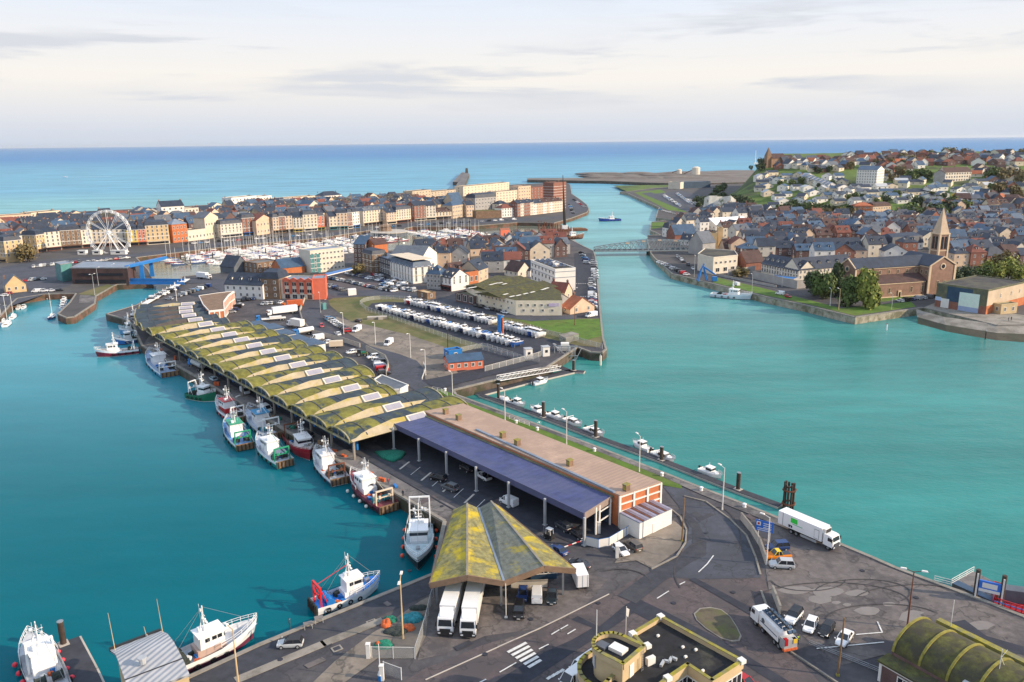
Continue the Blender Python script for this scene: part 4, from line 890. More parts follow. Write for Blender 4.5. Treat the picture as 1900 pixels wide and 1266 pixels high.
for k,(sp,an)in enumerate(units):
 q=inv@Vector((sp.x-a0.x,sp.y-a0.y,0));w=PT/2 if k<13 else PT/2*(.86 if k<15 else .74)
 LB_=max(7.0,(G(*ENDS[k],5.5)-sp).dot(AXD))if k<13 else 9.0
 dark=k>13;hb,hv=4.9,2.05
 mb=MB();rings=[];nseg=10
 for j in range(nseg+1):
  a=math.pi*j/nseg;yy=-w*math.cos(a);zz=hb+hv*math.sin(a)
  rings.append([(x,yy,zz)for x in(LA,LA*.5,0,LB_)])
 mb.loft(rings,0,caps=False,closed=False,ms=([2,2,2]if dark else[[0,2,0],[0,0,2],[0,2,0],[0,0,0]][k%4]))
 for x in(LA+5,LA+12,LB_*.35,LB_*.72): # transverse ribs proud of the shell
  pr=[(x,-w*math.cos(math.pi*j/nseg),hb+hv*math.sin(math.pi*j/nseg))for j in range(nseg+1)]
  for p,r_2 in zip(pr,pr[1:]):mb.beam(p,r_2,.35,.16,1)
 v=mb.build('vault',['moss_vault','asphalt_blue','moss_vault_dark'],hall, True,(q.x,q.y,0),an-ang0)
 mb=MB() # front arch rim, tie beam and mullions
 for x in(LA-.15,LB_+.1):
  pr=[(x,-w*math.cos(math.pi*j/nseg),hb+.05+hv*math.sin(math.pi*j/nseg))for j in range(nseg+1)]
  for p,r_2 in zip(pr,pr[1:]):mb.beam(p,r_2,.35,.34)
  mb.beam((x,-w,hb),(x,w,hb),.4,.45)
  for yy in(-w*.55,0,w*.55):mb.beam((x,yy,hb),(x,yy,hb+hv*(.95 if yy==0 else .8)),.18,.18)
 mb.beam((LA,-w,hb+.1),(LB_,-w,hb+.1),.5,.3)
 mb.build('arch_rim','arch_stone',v)
 mb=MB();mb.quad((LA+.4,-w*.9,hb),(LA+.4,w*.9,hb),(LA+.4,w*.5,hb+hv*.8),(LA+.4,-w*.5,hb+hv*.8));mb.build('end_wall','shed_blue',v);mb=MB();mb.quad((LB_-.3,-w,0),(LB_-.3,w,0),(LB_-.3,w,hb),(LB_-.3,-w,hb));mb.build('rear_wall','panel_white',v)
 # sloping valley panel that swells towards the skylight
 y0,yt=-w-.5,-w+2.5;xs=[(LA+.3,.5),(LA+6,1.5),(-7.0,2.35),(-3.6,2.2),(3.2,1.6),(LB_-1,.8)]
 mb=MB();lo=[(x,y0,hb+.12)for x,_ in xs];hi=[(x,y0+.5+(yt-y0-.5)*(h_/2.75),hb+.12+h_*.93)for x,h_ in xs];bk=[(x,y0+1.2+(yt-y0+.9)*(h_/2.75),hb+h_*.45)for x,h_ in xs]
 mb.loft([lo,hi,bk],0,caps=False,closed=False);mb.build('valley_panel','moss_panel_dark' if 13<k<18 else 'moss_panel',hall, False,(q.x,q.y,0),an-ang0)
 # skylight: a tilted glazed lantern
 mb=MB();L1,L2=-3.2,2.5
 b_=[(L1,y0-.1,hb+.9),(L2,y0-.1,hb+.9),(L2,y0+2.2,hb+2.35),(L1,y0+2.2,hb+2.35)];dwn=[(x,y,z-1.2)for x,y,z in b_]
 mb.add(b_+dwn,[(0,1,2,3),(0,4,5,1),(1,5,6,2),(2,6,7,3),(3,7,4,0)],0)
 sl=mb.build('skylight','pale',hall, False,(q.x,q.y,0),an-ang0)
 mb=MB();e=.10
 for i in range(2):
  xa,xb=L1+.45+i*(L2-L1-.8)/2,L1+.38+(i+1)*(L2-L1-.8)/2;f= lambda x,t:(x,lerp(y0-.1,y0+2.2,t),lerp(hb+.9,hb+2.35,t)+.05)
  mb.quad(f(xa,.15),f(xb,.15),f(xb,.85),f(xa,.85))
 mb.build('glazing','skylight_glass',sl)
mb=MB();cb=MB()
for k in range(12):
 p=inv@Vector(((units[k][0]-a0).x,(units[k][0]-a0).y,0));p2=inv@Vector(((units[k+1][0]-a0).x,(units[k+1][0]-a0).y,0))
 mb.box(LA+5+p.x,(p.y+p2.y)/2,0,.4,PT,4.9,0,0)
 mb.box(LA+4.75+p.x,p.y,0,.5,1.0,4.9,0,1)
 for yy in(-PT/2+.3,):cb.box(LA+1.0+p.x,p.y+yy,0,.5,.5,4.9)
mb.build('front_wall',['shed_blue','blue_steel'],hall);cb.build('column_row','concrete',hall)
for k in range(8,13):
 p=units[k][0]+AXD*((G(*ENDS[k],5.5)-units[k][0]).dot(AXD)+3.6);q=inv@Vector((p.x-a0.x,p.y-a0.y,0));mb=MB();mb.box(0,0,0,7.4,PT*.8,5.0+.25*(k%3),0,1);mb.box(0,0,5.0+.25*(k%3),7.8,PT*.86,.35,0,0);mb.box(3.75,0,.3,.1,PT*.5,3.2,0,2)
 mb.build('loading_bay',['slate_blue','panel_white','brick_orange'],hall, False,(q.x,q.y,0))
t,c_=poly_bld('office_block','low white office with a grey flat roof between the vaults and the bend','office',[(694,706),(708,697),(757,716),(742,724),(722,725)],5.2,'panel_white','slate_grey',parapet=.4,pm='panel_white')
t,c_=poly_bld('brick_office','curved orange brick office with brown flat roof at the far end of the vaults','office',[(369,549.5),(400,545),(434,541),(424,548),(415,560),(416,575),(388,578),(377,566)],7.5,'brick_orange','stone_brown',parapet=.3,pm='panel_white')
mb=MB()
for p,q,n_ in((G(388,578,7.5),G(416,575,7.5),3),(G(416,575,7.5),G(415,560,7.5),4),(G(415,560,7.5),G(424,548,7.5),5),(G(424,548,7.5),G(434,541,7.5),4)):
 d=q-p;nn=Vector((d.y,-d.x)).normalized()*.08
 for i in range(n_+1):e=p+d*i/n_+nn-c_;mb.box(e.x,e.y,0,.5,.22,7.4,math.atan2(d.y,d.x))
 m_=(p+q)/2+nn-c_
 for zz in(.2,3.6,7.0):mb.box(m_.x,m_.y,zz,d.length,.2,.55,math.atan2(d.y,d.x))
mb.build('white_trim','panel_white',t)
# --- pink-roofed shed with the blue canopy
shed=thing('warehouse','long warehouse with a pink ribbed roof beside the grass quay','warehouse',(*G(1006,830,7),0));so_=G(1006,830,7)
def loc(P): return[p-so_ for p in P]
PK=loc(GP([(787,763),(860,749),(1226,894),(1150,919)],7.0));mb=MB();mb.prism(PK,-.5,6.7,0);mb.build('wall','brick_orange',shed)
mb=MB();mb.prism([p*1.004 for p in PK],6.72,7.0,0,bottom=True);rf=mb.build('roof','roof_pink',shed)
a,b=PK[3],PK[2];d=b-a;nn=Vector((d.y,-d.x)).normalized();rz=math.atan2(d.y,d.x);mb=MB()
for i in range(4):e=a+d*(i/3)+nn*.1;mb.box(e.x,e.y,0,.45,.3,6.8,rz)
for zz in(.1,3.2,4.8,6.45):e=a+d*.5+nn*.08;mb.box(e.x,e.y,zz,d.length,.24,.28,rz)
mb.build('frame_white','panel_white',shed)
vm=MB();vm.box(0,0,0,1.2,1.0,1.3,0,0);vm.box(0,0,1.3,1.4,1.2,.15,0,1);vm.box(-.61,0,.3,.04,.8,.8,0,1);vme=vm.mesh('roof_vent',['stone_brown','moss_yellow'])
for x,y in((827,768),(851,779),(933,812),(960,826),(1057,864),(1162,910)):e=G(x,y,7)-so_;inst('roof_vent',vme,rf,(e.x,e.y,7.0),AX)
mb=MB();P=loc(GP([(884,797),(1140,914)],7.1));mb.beam((*P[0],7.15),(*P[1],7.15),.6,.3);mb.build('gutter','zinc',shed)
can=thing('canopy','blue metal canopy on white posts above the fish quay bays','canopy',(*so_,0))
CN=loc(GP([(728,785),(783,770.5),(1135,921),(1084,953)],6.2));mb=MB();mb.prism(CN,5.95,6.2,0,bottom=True);mb.build('roof','roof_blue',can)
MG=loc(GP([(783,770.5),(788,764),(1150,920),(1135,921)],6.3));mb=MB();mb.prism(MG,6.0,6.35,0);mb.build('gutter','moss_gutter',can)
mk('fascia_blue',(.085,.09,.17),.6,.12,.4);mk('fascia_brown',(.26,.20,.17),.7,.12,.4)
for nm,a,b,mt in(('fascia',CN[0],CN[3],'fascia_blue'),('fascia',CN[3],CN[2]+(CN[2]-CN[3]).normalized()*2.2,'fascia_brown'),('fascia',CN[1],CN[0],'fascia_blue')):
 d=b-a;e=(a+b)/2;mb=MB();mb.box(e.x,e.y,4.9,d.length+.2,.16,1.38,math.atan2(d.y,d.x));mb.build(nm,mt,can)
pm=MB();pm.box(0,0,0,.42,.42,5.95);pm.box(0,0,0,.8,.8,.25);pme=pm.mesh('post','galv')
for x,y in((731,834),(778,856),(829,882),(884,912),(944,942),(1011,975),(1084,1013)):e=G(x,y)-so_;inst('post',pme,can,(e.x,e.y,0),AX)
e0,e1=CN[3],CN[2];mb=MB()
for f_ in(.42,.55,.95):p=e0+(e1-e0)*f_;mb.box(p.x,p.y,0,.3,.3,5.9,rz,0)
p,q=e0+(e1-e0)*.55,e0+(e1-e0)*.95;mb.beam((*p,2.4),(*q,2.4),.2,.2,0);mb.beam((*p,4.4),(*q,4.4),.2,.2,0);mb.build('end_frame','panel_white',can)
mb=MB();a,b=CN[1],CN[2];d=b-a;e=(a+b)/2;mb.box(e.x,e.y,0,d.length,.3,5.9,math.atan2(d.y,d.x));mb.build('back_wall','shed_blue',can)
# white lean-to with rusty striped roof
t,c_=poly_bld('store_shed','white store shed with a rust and lavender striped roof against the brick gable','shed',[(1150,953),(1209,927),(1247,945),(1187,972)],3.4,'panel_white','zinc')
P=GP([(1150,953),(1209,927),(1247,945),(1187,972)],3.4);mb=MB()
for i in range(13):
 u,v=i/13+.01,(i+1)/13-.01;q=[lerp(P[0],P[1],u),lerp(P[0],P[1],v),lerp(P[3],P[2],v),lerp(P[3],P[2],u)];mb.prism([p-c_ for p in q],3.55,3.58+.02*(i%3),i%3)
mb.build('roof_strip',[paint((.30,.28,.36),.6,.2),'rust',paint((.22,.19,.24),.6,.2)],t)
mb=MB();a,b=P[3],P[2];d=b-a;e=a+d*.45-c_;nn=Vector((d.y,-d.x)).normalized()*.04;mb.box(e.x+nn.x,e.y+nn.y,0,1.0,.08,2.1,math.atan2(d.y,d.x));mb.build('door','frame_white',t)
# --- folded weighbridge roof with lichen
ws=thing('loading_shelter','folded yellow lichen roof fanning over two parked lorries','shelter',(*G(935,1000,6),0));wo=G(935,1000,6)
def WP(x,y,z):p=G(x,y,z)-wo; return(p.x,p.y,z)
bk=[WP(841,946,5.2),WP(867,934,6.9),WP(888,943,5.8),WP(911,930,7.2),WP(925,938,5.6)];fr=[WP(797,1083,5.6),WP(867,1068,7.4),WP(935,1079,6.2),WP(1010,1051,7.6),WP(1068,1056,6.4)]
for i in range(4):
 mb=MB();vs=[bk[i],bk[i+1],fr[i+1],fr[i]];mb.add(vs+[(x,y,z-.22)for x,y,z in vs],[(3,2,1,0),(4,5,6,7),(3,7,6,2),(0,4,7,3),(1,5,4,0),(2,6,5,1)]);mb.build('roof_panel','lichen_grey' if i==2 else 'lichen_roof',ws)
mb=MB()
for p,q in zip(fr,fr[1:]):mb.beam((p[0],p[1],p[2]-.4),(q[0],q[1],q[2]-.4),.22,1.0)
mb.beam((*bk[0][:2],bk[0][2]-.3),(*fr[0][:2],fr[0][2]-.3),.22,.7);mb.beam((*bk[4][:2],bk[4][2]-.3),(*fr[4][:2],fr[4][2]-.3),.22,.7);mb.build('fascia','stone_brown',ws)
mb=MB()
for i in(1,3):mb.beam((bk[i][0],bk[i][1],bk[i][2]+.06),(fr[i][0],fr[i][1],fr[i][2]+.06),.35,.14)
mb.beam((bk[2][0],bk[2][1],bk[2][2]+.08),(fr[2][0],fr[2][1],fr[2][2]+.08),.4,.1,1);mb.build('ridge_cap',['coping','zinc'],ws)
mb=MB()
for i in(0,2,4):
 for f_ in(.08,.5,.9):mb.box(lerp(bk[i][0],fr[i][0],f_)+(.6 if i==0 else-.6 if i==4 else 0),lerp(bk[i][1],fr[i][1],f_),0,.35,.35,lerp(bk[i][2],fr[i][2],f_)-.3)
mb.build('support','steel',ws)
q=G(982,1090);t=thing('low_wall','beige barrier wall behind the cars parked under the yellow roof','wall',(q.x,q.y,0),.05);mb=MB();mb.box(0,0,0,6.4,.35,1.25);mb.build('masonry','pale',t);mb=MB();mb.box(0,0,1.25,6.6,.45,.1);mb.build('coping','coping',t)
t=bld(G(985,1078),G(1033,1074),5,3.4,'glazed weigh office under the right wing of the yellow roof','office','weigh_office','flat',wall='shed_blue',rm='felt',nx=3,nz=1,chim=0,win=(1.5,1.4))
t=thing('prop_pole','thin white pole standing before the car bays under the yellow roof','pole',(*G(939,1146),0));mb=MB();mb.tube((0,0,0),(0,0,6.2),.07);mb.box(0,0,0,.5,.5,.15);mb.build('pole','frame_white',t)
# --- art-deco harbour office at the bottom
ho=thing('harbour_office','buff harbour office with black flat roof and round lookout room','office',(*G(1270,1200,8),0));hq=G(1270,1200,8)
def HL(pts,z): return[p-hq for p in GP(pts,z)]
ZR=7.6
main=HL([(1174,1175),(1226,1144),(1377,1226),(1321,1262),(1276,1232),(1238,1258),(1200,1290),(1130,1340),(1090,1300),(1128,1262),(1150,1240),(1170,1215),(1196,1200)],ZR)
mk('buff',(.50,.38,.22),.85,.12,.4);mk('roof_black',(.016,.017,.02),.9,.5,.5,c2=(.07,.068,.05),sc2=.16,thr=(.55,.7))
mb=MB();mb.prism(main,-.5,ZR-.75);mb.build('wall','buff',ho);mb=MB();mb.prism([p*.997 for p in main],ZR-.74,ZR-.7);rf=mb.build('roof','roof_black',ho)
mb=MB();n_=len(main)
for i in range(n_):
 a,b=main[i-1],main[i];d=b-a;e=(a+b)/2;an=math.atan2(d.y,d.x);mb.box(e.x,e.y,ZR-1.2,d.length+.3,.36,1.2,an,0);mb.box(e.x,e.y,ZR,d.length+.42,.5,.1,an,1)
for x,y in((1226,1144),(1376,1226),(1174,1176),(1201,1198),(1239,1258)):p=G(x,y,ZR)-hq;mb.box(p.x,p.y,ZR-.3,.9,.9,.55,.5,2)
mb.build('parapet',['buff','moss_yellow','frame_white'],ho)
tc_=G(1135,1208,9)-hq;mb=MB()
def capsule(r,ln,a0_,n_=12):
 o=[(r*math.cos(a0_+math.pi*(.5+i/n_)),r*math.sin(a0_+math.pi*(.5+i/n_)))for i in range(n_+1)];u=(math.cos(a0_),math.sin(a0_))
 return[(x+tc_.x,y+tc_.y)for x,y in o]+[(tc_.x+ln*u[0]+r*u[1],tc_.y+ln*u[1]-r*u[0]),(tc_.x+ln*u[0]-r*u[1],tc_.y+ln*u[1]+r*u[0])]
ta=rad(-42);mb.prism(capsule(2.4,3.4,ta),0,9.4,0);tw=mb.build('lookout','buff',ho)
mb=MB();cp=[Vector(p)for p in capsule(2.5,3.5,ta)]
for a,b in zip(cp,cp[1:]+cp[:1]):d=b-a;e=(a+b)/2;mb.box(e.x,e.y,9.2,d.length+.12,.42,.9,math.atan2(d.y,d.x),0);mb.box(e.x,e.y,10.1,d.length+.2,.55,.08,math.atan2(d.y,d.x),1)
mb.build('parapet',['buff','moss_yellow'],tw)
mb=MB();mb.prism([(p.x,p.y)for p in[tc_+(p-tc_)*.9 for p in cp]],9.35,9.5,0);e=tc_+Vector((.8,-.6));mb.box(e.x,e.y,9.5,2.2,1.5,.5,ta,1);mb.box(e.x-2,e.y+1.0,9.5,1.6,1.4,.3,ta,2);mb.build('roof_deck',['roof_black','panel_white','slate_grey'],tw)
for u in(-.6,0,.55): # big lattice windows of the lookout
 a_=ta+math.pi*.5+math.pi*.62+u*.8;w_=MB();w_.box(0,0,0,1.3,.1,1.9,0,0)
 for g_ in range(4):w_.box(-.45+g_*.3,-.06,.05,.05,.03,1.8,0,1)
 for g_ in range(5):w_.box(0,-.06,.2+g_*.38,1.25,.03,.05,0,1)
 w_.build('window',['skylight_glass','frame_white'],tw, False,(tc_.x+2.42*math.cos(a_),tc_.y+2.42*math.sin(a_),6.9),a_+math.pi/2)
rr=capsule(4.4,3.0,ta);mb=MB();RR=[Vector(p)for p in rr]
mb.prism(rr,0,5.6,0,2)
for a,b in zip(RR,RR[1:]+RR[:1]):d=b-a;e=(a+b)/2;mb.box(e.x,e.y,5.2,d.length+.15,.42,1.1,math.atan2(d.y,d.x),0);mb.box(e.x,e.y,6.3,d.length+.2,.52,.08,math.atan2(d.y,d.x),1)
mb.build('terrace',['buff','moss_yellow','roof_black'],ho)
p=tc_+Vector((-1.9,1.7));mb=MB();mb.tube((p.x,p.y,10),(p.x,p.y,14.2),.07,.05);mb.build('flagpole','frame_white',ho)
mb=MB();u=Vector((math.cos(ta),math.sin(ta)));e=tc_+u*3.45+Vector((u.y,-u.x))*.3;mb.box(e.x,e.y,6.9,.08,1.0,2.0,ta);mb.build('door','frame_white',ho)
mb=MB()
for s_ in(-.22,.22):e=tc_+u*3.9+Vector((-u.y,u.x))*(1.6+s_);mb.beam((*e,6.9),(*e,10.2),.06,.06)
for i in range(9):e=tc_+u*3.9+Vector((-u.y,u.x))*1.6;mb.box(e.x,e.y,7.0+i*.35,.05,.5,.05,ta)
mb.build('ladder','steel',ho)
k=MB();k.box(0,0,0,1.0,.7,.5,0,0,.9)
kv=k.mesh('roof_vent','panel_white')
for x,y in((1221,1181),(1267,1202),(1291,1207),(1272,1220),(1304,1246)):e=G(x,y,ZR-.7)-hq;o=inst('roof_vent',kv,rf,(e.x,e.y,ZR-.7),.6);o.scale=(.45,.45,.5)
mb=MB();e=G(1207,1224,ZR)-hq;mb.box(e.x,e.y,ZR-.7,1.3,.6,1.1,.5,0);mb.box(e.x-.05,e.y-.31,ZR-.6,.8,.03,.8,.5,1);mb.build('cooling_unit',['panel_white','black_trim'],ho)
mb=MB();e=[G(x,y,ZR)-hq for x,y in((1226,1232),(1232,1222),(1242,1224),(1246,1216),(1256,1220))]
for a,b in zip(e,e[1:]):mb.beam((*a,ZR-.35),(*b,ZR-.35),.35,.35)
mb.build('duct','galv',ho)
a,b=main[4],main[3]
for(a,b,n_)in((main[5],main[4],2),(main[4],main[3],2),(main[3],main[2],3)):
 d=b-a;nn=Vector((d.y,-d.x)).normalized()
 for i in range(n_):e=a+d*((i+.5)/n_)+nn*.02;w_=win_mesh(1.9,2.0);inst('window',w_,ho,(e.x,e.y,ZR-3.8),math.atan2(d.y,d.x));inst('window',w_,ho,(e.x,e.y,ZR-6.9),math.atan2(d.y,d.x))
t=thing('wind_sock_pole','short pole with pale pennant behind the round lookout','pole',(*G(1160,1212),0));mb=MB();mb.tube((0,0,0),(0,0,8),.05);mb.build('pole','frame_white',t);mb=MB();mb.quad((0,0,7.8),(.5,.2,7.4),(.4,.15,6.4),(0,0,6.9));mb.quad((0,.01,6.9),(.4,.16,6.4),(.3,.1,6.1),(0,.01,6.5));mb.build('pennant','frame_white',t)
# --- barrel-roofed shed at the bottom right
bs=thing('barrel_shed','brick shed with a mossy barrel roof and yellow ribs at the lorry park','shed',(*G(1660,1215),0));bo=G(1660,1215)
a,b=G(1655,1208,4),G(1905,1345,4);bd=(b-a).normalized();bang=math.atan2(bd.y,bd.x);wv=5.0
mk('rib_yellow',(.24,.21,.045),.9,.3,.8)
def BS(x,y,z):q=Matrix.Rotation(bang,3,'Z')@Vector((x,y,0))+Vector((a.x-bo.x,a.y-bo.y,0)); return(q.x,q.y,z)
mb=MB();ns=12;mb.loft([[BS(x,wv*(1-math.cos(math.pi*j/ns)),3.9+3.2*math.sin(math.pi*j/ns))for x in(0,12,24,40)]for j in range(ns+1)],0,caps=False,closed=False)
mb.add([BS(0,wv*(1-math.cos(math.pi*j/ns)),3.9+3.2*math.sin(math.pi*j/ns))for j in range(ns+1)],[tuple(range(ns+1))],0);rf=mb.build('roof','moss_barrel',bs, True)
for i in range(8):
 mb=MB();x=.15+i*3.9;pr=[BS(x,wv*(1-math.cos(math.pi*j/ns)),3.98+3.2*math.sin(math.pi*j/ns))for j in range(ns+1)]
 for p,q in zip(pr,pr[1:]):mb.beam(p,q,.34,.22)
 mb.build('rib','rib_yellow',rf)
def rect(x0,x1,y0,y1): return[BS(x0,y0,0)[:2],BS(x1,y0,0)[:2],BS(x1,y1,0)[:2],BS(x0,y1,0)[:2]]
mb=MB();mb.prism(rect(0,40,0,2*wv),-.5,3.9);mb.build('wall','brick_dark',bs)
mb=MB();mb.prism(rect(-.2,40,-2.4,0),-.5,3.1,0);mb.build('aisle_wall','brick_dark',bs);mb=MB();mb.prism(rect(-.5,40,-2.8,-.01),3.12,3.4,0);mb.build('aisle_roof','moss_barrel',bs)
mb=MB();mb.prism(rect(0,40,2*wv+.01,2*wv+2.4),-.5,4.2,0);mb.prism(rect(-.1,40,2*wv+1.6,2*wv+2.6),4.2,4.75,1);mb.build('parapet',['quay_paving','moss_yellow'],bs)
mb=MB()
for x in(-.1,9.8):mb.prism(rect(x-.15,x+.25,-2.5,-2.35),0,3.1)
mb.prism(rect(0,40,-2.52,-2.38),2.75,3.05);mb.build('white_trim','frame_white',bs)
for x in(3.4,7.6,12.4):o=inst('window',win_mesh(1.5,1.2),bs,BS(x,-2.42,1.1),bang)
for nm,x,y,h_,lb in(('antenna_mast',2.0,11.8,4.5,'thin white mast on the far parapet of the mossy barrel shed'),('antenna_mast',12.5,4.0,3.2,'forked antenna on the crown of the mossy barrel shed'),('satellite_mast',17.5,11.8,4.2,'mast with pale dish on the parapet of the mossy barrel shed')):
 p=Vector(BS(x,y,0))+Vector((bo.x,bo.y,0));zb=4.6 if y>10 else 6.8;t=thing(nm,lb,'antenna',(p.x,p.y,zb));mb=MB();mb.tube((0,0,-.4),(0,0,h_),.05)
 if 'forked' in lb:mb.tube((0,0,h_*.6),(.7,.2,h_*.2),.03);mb.tube((0,0,h_*.6),(.9,.3,h_*.9),.03)
 mb.build('pole','frame_white',t)
 if 'dish' in lb:mb=MB();mb.ball(0,-.2,.6,.5,.2,.5);mb.build('dish','cream',t);mb=MB();mb.box(-.6,0,h_,1.4,.2,.12);mb.build('bracket','galv',t)
p=Vector(BS(10.5,.2,0))+Vector((bo.x,bo.y,0));t=thing('roof_cabinet','small grey electric box on the near side of the mossy barrel roof','cabinet',(p.x,p.y,3.9),bang);mb=MB();mb.box(0,0,0,.9,.6,1.3);mb.box(0,0,1.3,1.0,.7,.08);mb.build('box','galv',t);mb=MB();mb.box(0,-.31,.15,.7,.03,1.0);mb.build('door','steel',t)
# --- net shed with curved grey roof on the left quay
ns_=thing('quay_shed','grey curved-roof shed over a buff brick wall beside the white trawler','shed',(*G(300,1230,5),0));no=G(300,1230,5)
ribbed('roof_grey_ribs',(.36,.37,.39),.9,.55,.15,.3,ang=rad(22),depth=.8)
f= lambda x,y,z:(*(G(x,y,z)-no),z)
pa=[f(203,1206,4.6),f(214,1214,5.6),f(219,1226,6.0),f(232,1262,5.6),f(240,1290,5.4)];pb_=[f(298,1170,4.6),f(311,1176,5.6),f(322,1190,6.0),f(339,1222,5.6),f(352,1252,5.4)]
mb=MB();mb.loft([pa,pb_],0,caps=False,closed=False);mb.loft([[(x,y,z-.3)for x,y,z in pa],[(x,y,z-.3)for x,y,z in pb_]],0,caps=False,closed=False);rf=mb.build('roof','roof_grey_ribs',ns_, True)
mb=MB();mb.beam(pa[0],pb_[0],.5,.5,0);mb.beam(pa[3],pb_[3],.2,.12,0);mb.build('gutter','black_trim',rf)
mb=MB();P=[Vector(pa[1][:2]),Vector(pa[4][:2]),Vector(pb_[4][:2]),Vector(pb_[1][:2])];mb.prism([p*.96 for p in P],-.5,5.1);mb.build('wall','buff',ns_)
mb=MB();mb.beam((pa[3][0],pa[3][1],4.9),(pb_[3][0],pb_[3][1],4.9),.3,.6);mb.build('fascia','cream',ns_)
mb=MB();e=f(265,1231,6.1);mb.tube(e,(e[0],e[1],6.9),.45,n=10);mb.tube((e[0],e[1],6.9),(e[0],e[1],7.1),.62,n=10);mb.build('roof_vent','galv',rf)
for x,y,h_,lb in((214,1208,6.2,'tan whip aerial on the left corner of the grey curved roof'),(302,1173,5.6,'tan whip aerial on the right corner of the grey curved roof'),(272,1178,1.4,'short stub aerial midway along the grey curved roof')):
 e=G(x,y,5.0);t=tag(inst('aerial', None, None,(e.x,e.y,5.0)),lb,'aerial');mb=MB();mb.tube((0,0,-.5),(-.25,0,h_),.06,.03);mb.build('rod','ochre',t);mb=MB();mb.box(0,0,-.3,.25,.25,.3);mb.build('mount','steel',t)
# ================================================================ TOWN
WN={'brick':'brick','brick_dark':'dark brick','cream':'cream','ochre':'ochre','peach':'peach','pale':'pale stone','white_render':'white','grey_render':'grey','beige':'beige','stone_brown':'brown stone','brick_orange':'orange brick','salmon':'salmon','yellow_wall':'yellow'}
RN={'slate':'dark slate','slate_blue':'blue slate','slate_grey':'grey slate','tile_red':'red tile','tile_orange':'orange tile','tile_brown':'brown tile','felt':'felt','zinc':'zinc'}
def PB(ax,ay,bx,by,D,ye,label,**k): # base line in pixels, eaves row ye above A
 A,B=G(ax,ay),G(bx,by);h=top_z(A,ax,ye); return bld(A,B,D,max(2.4,h),label,**k)
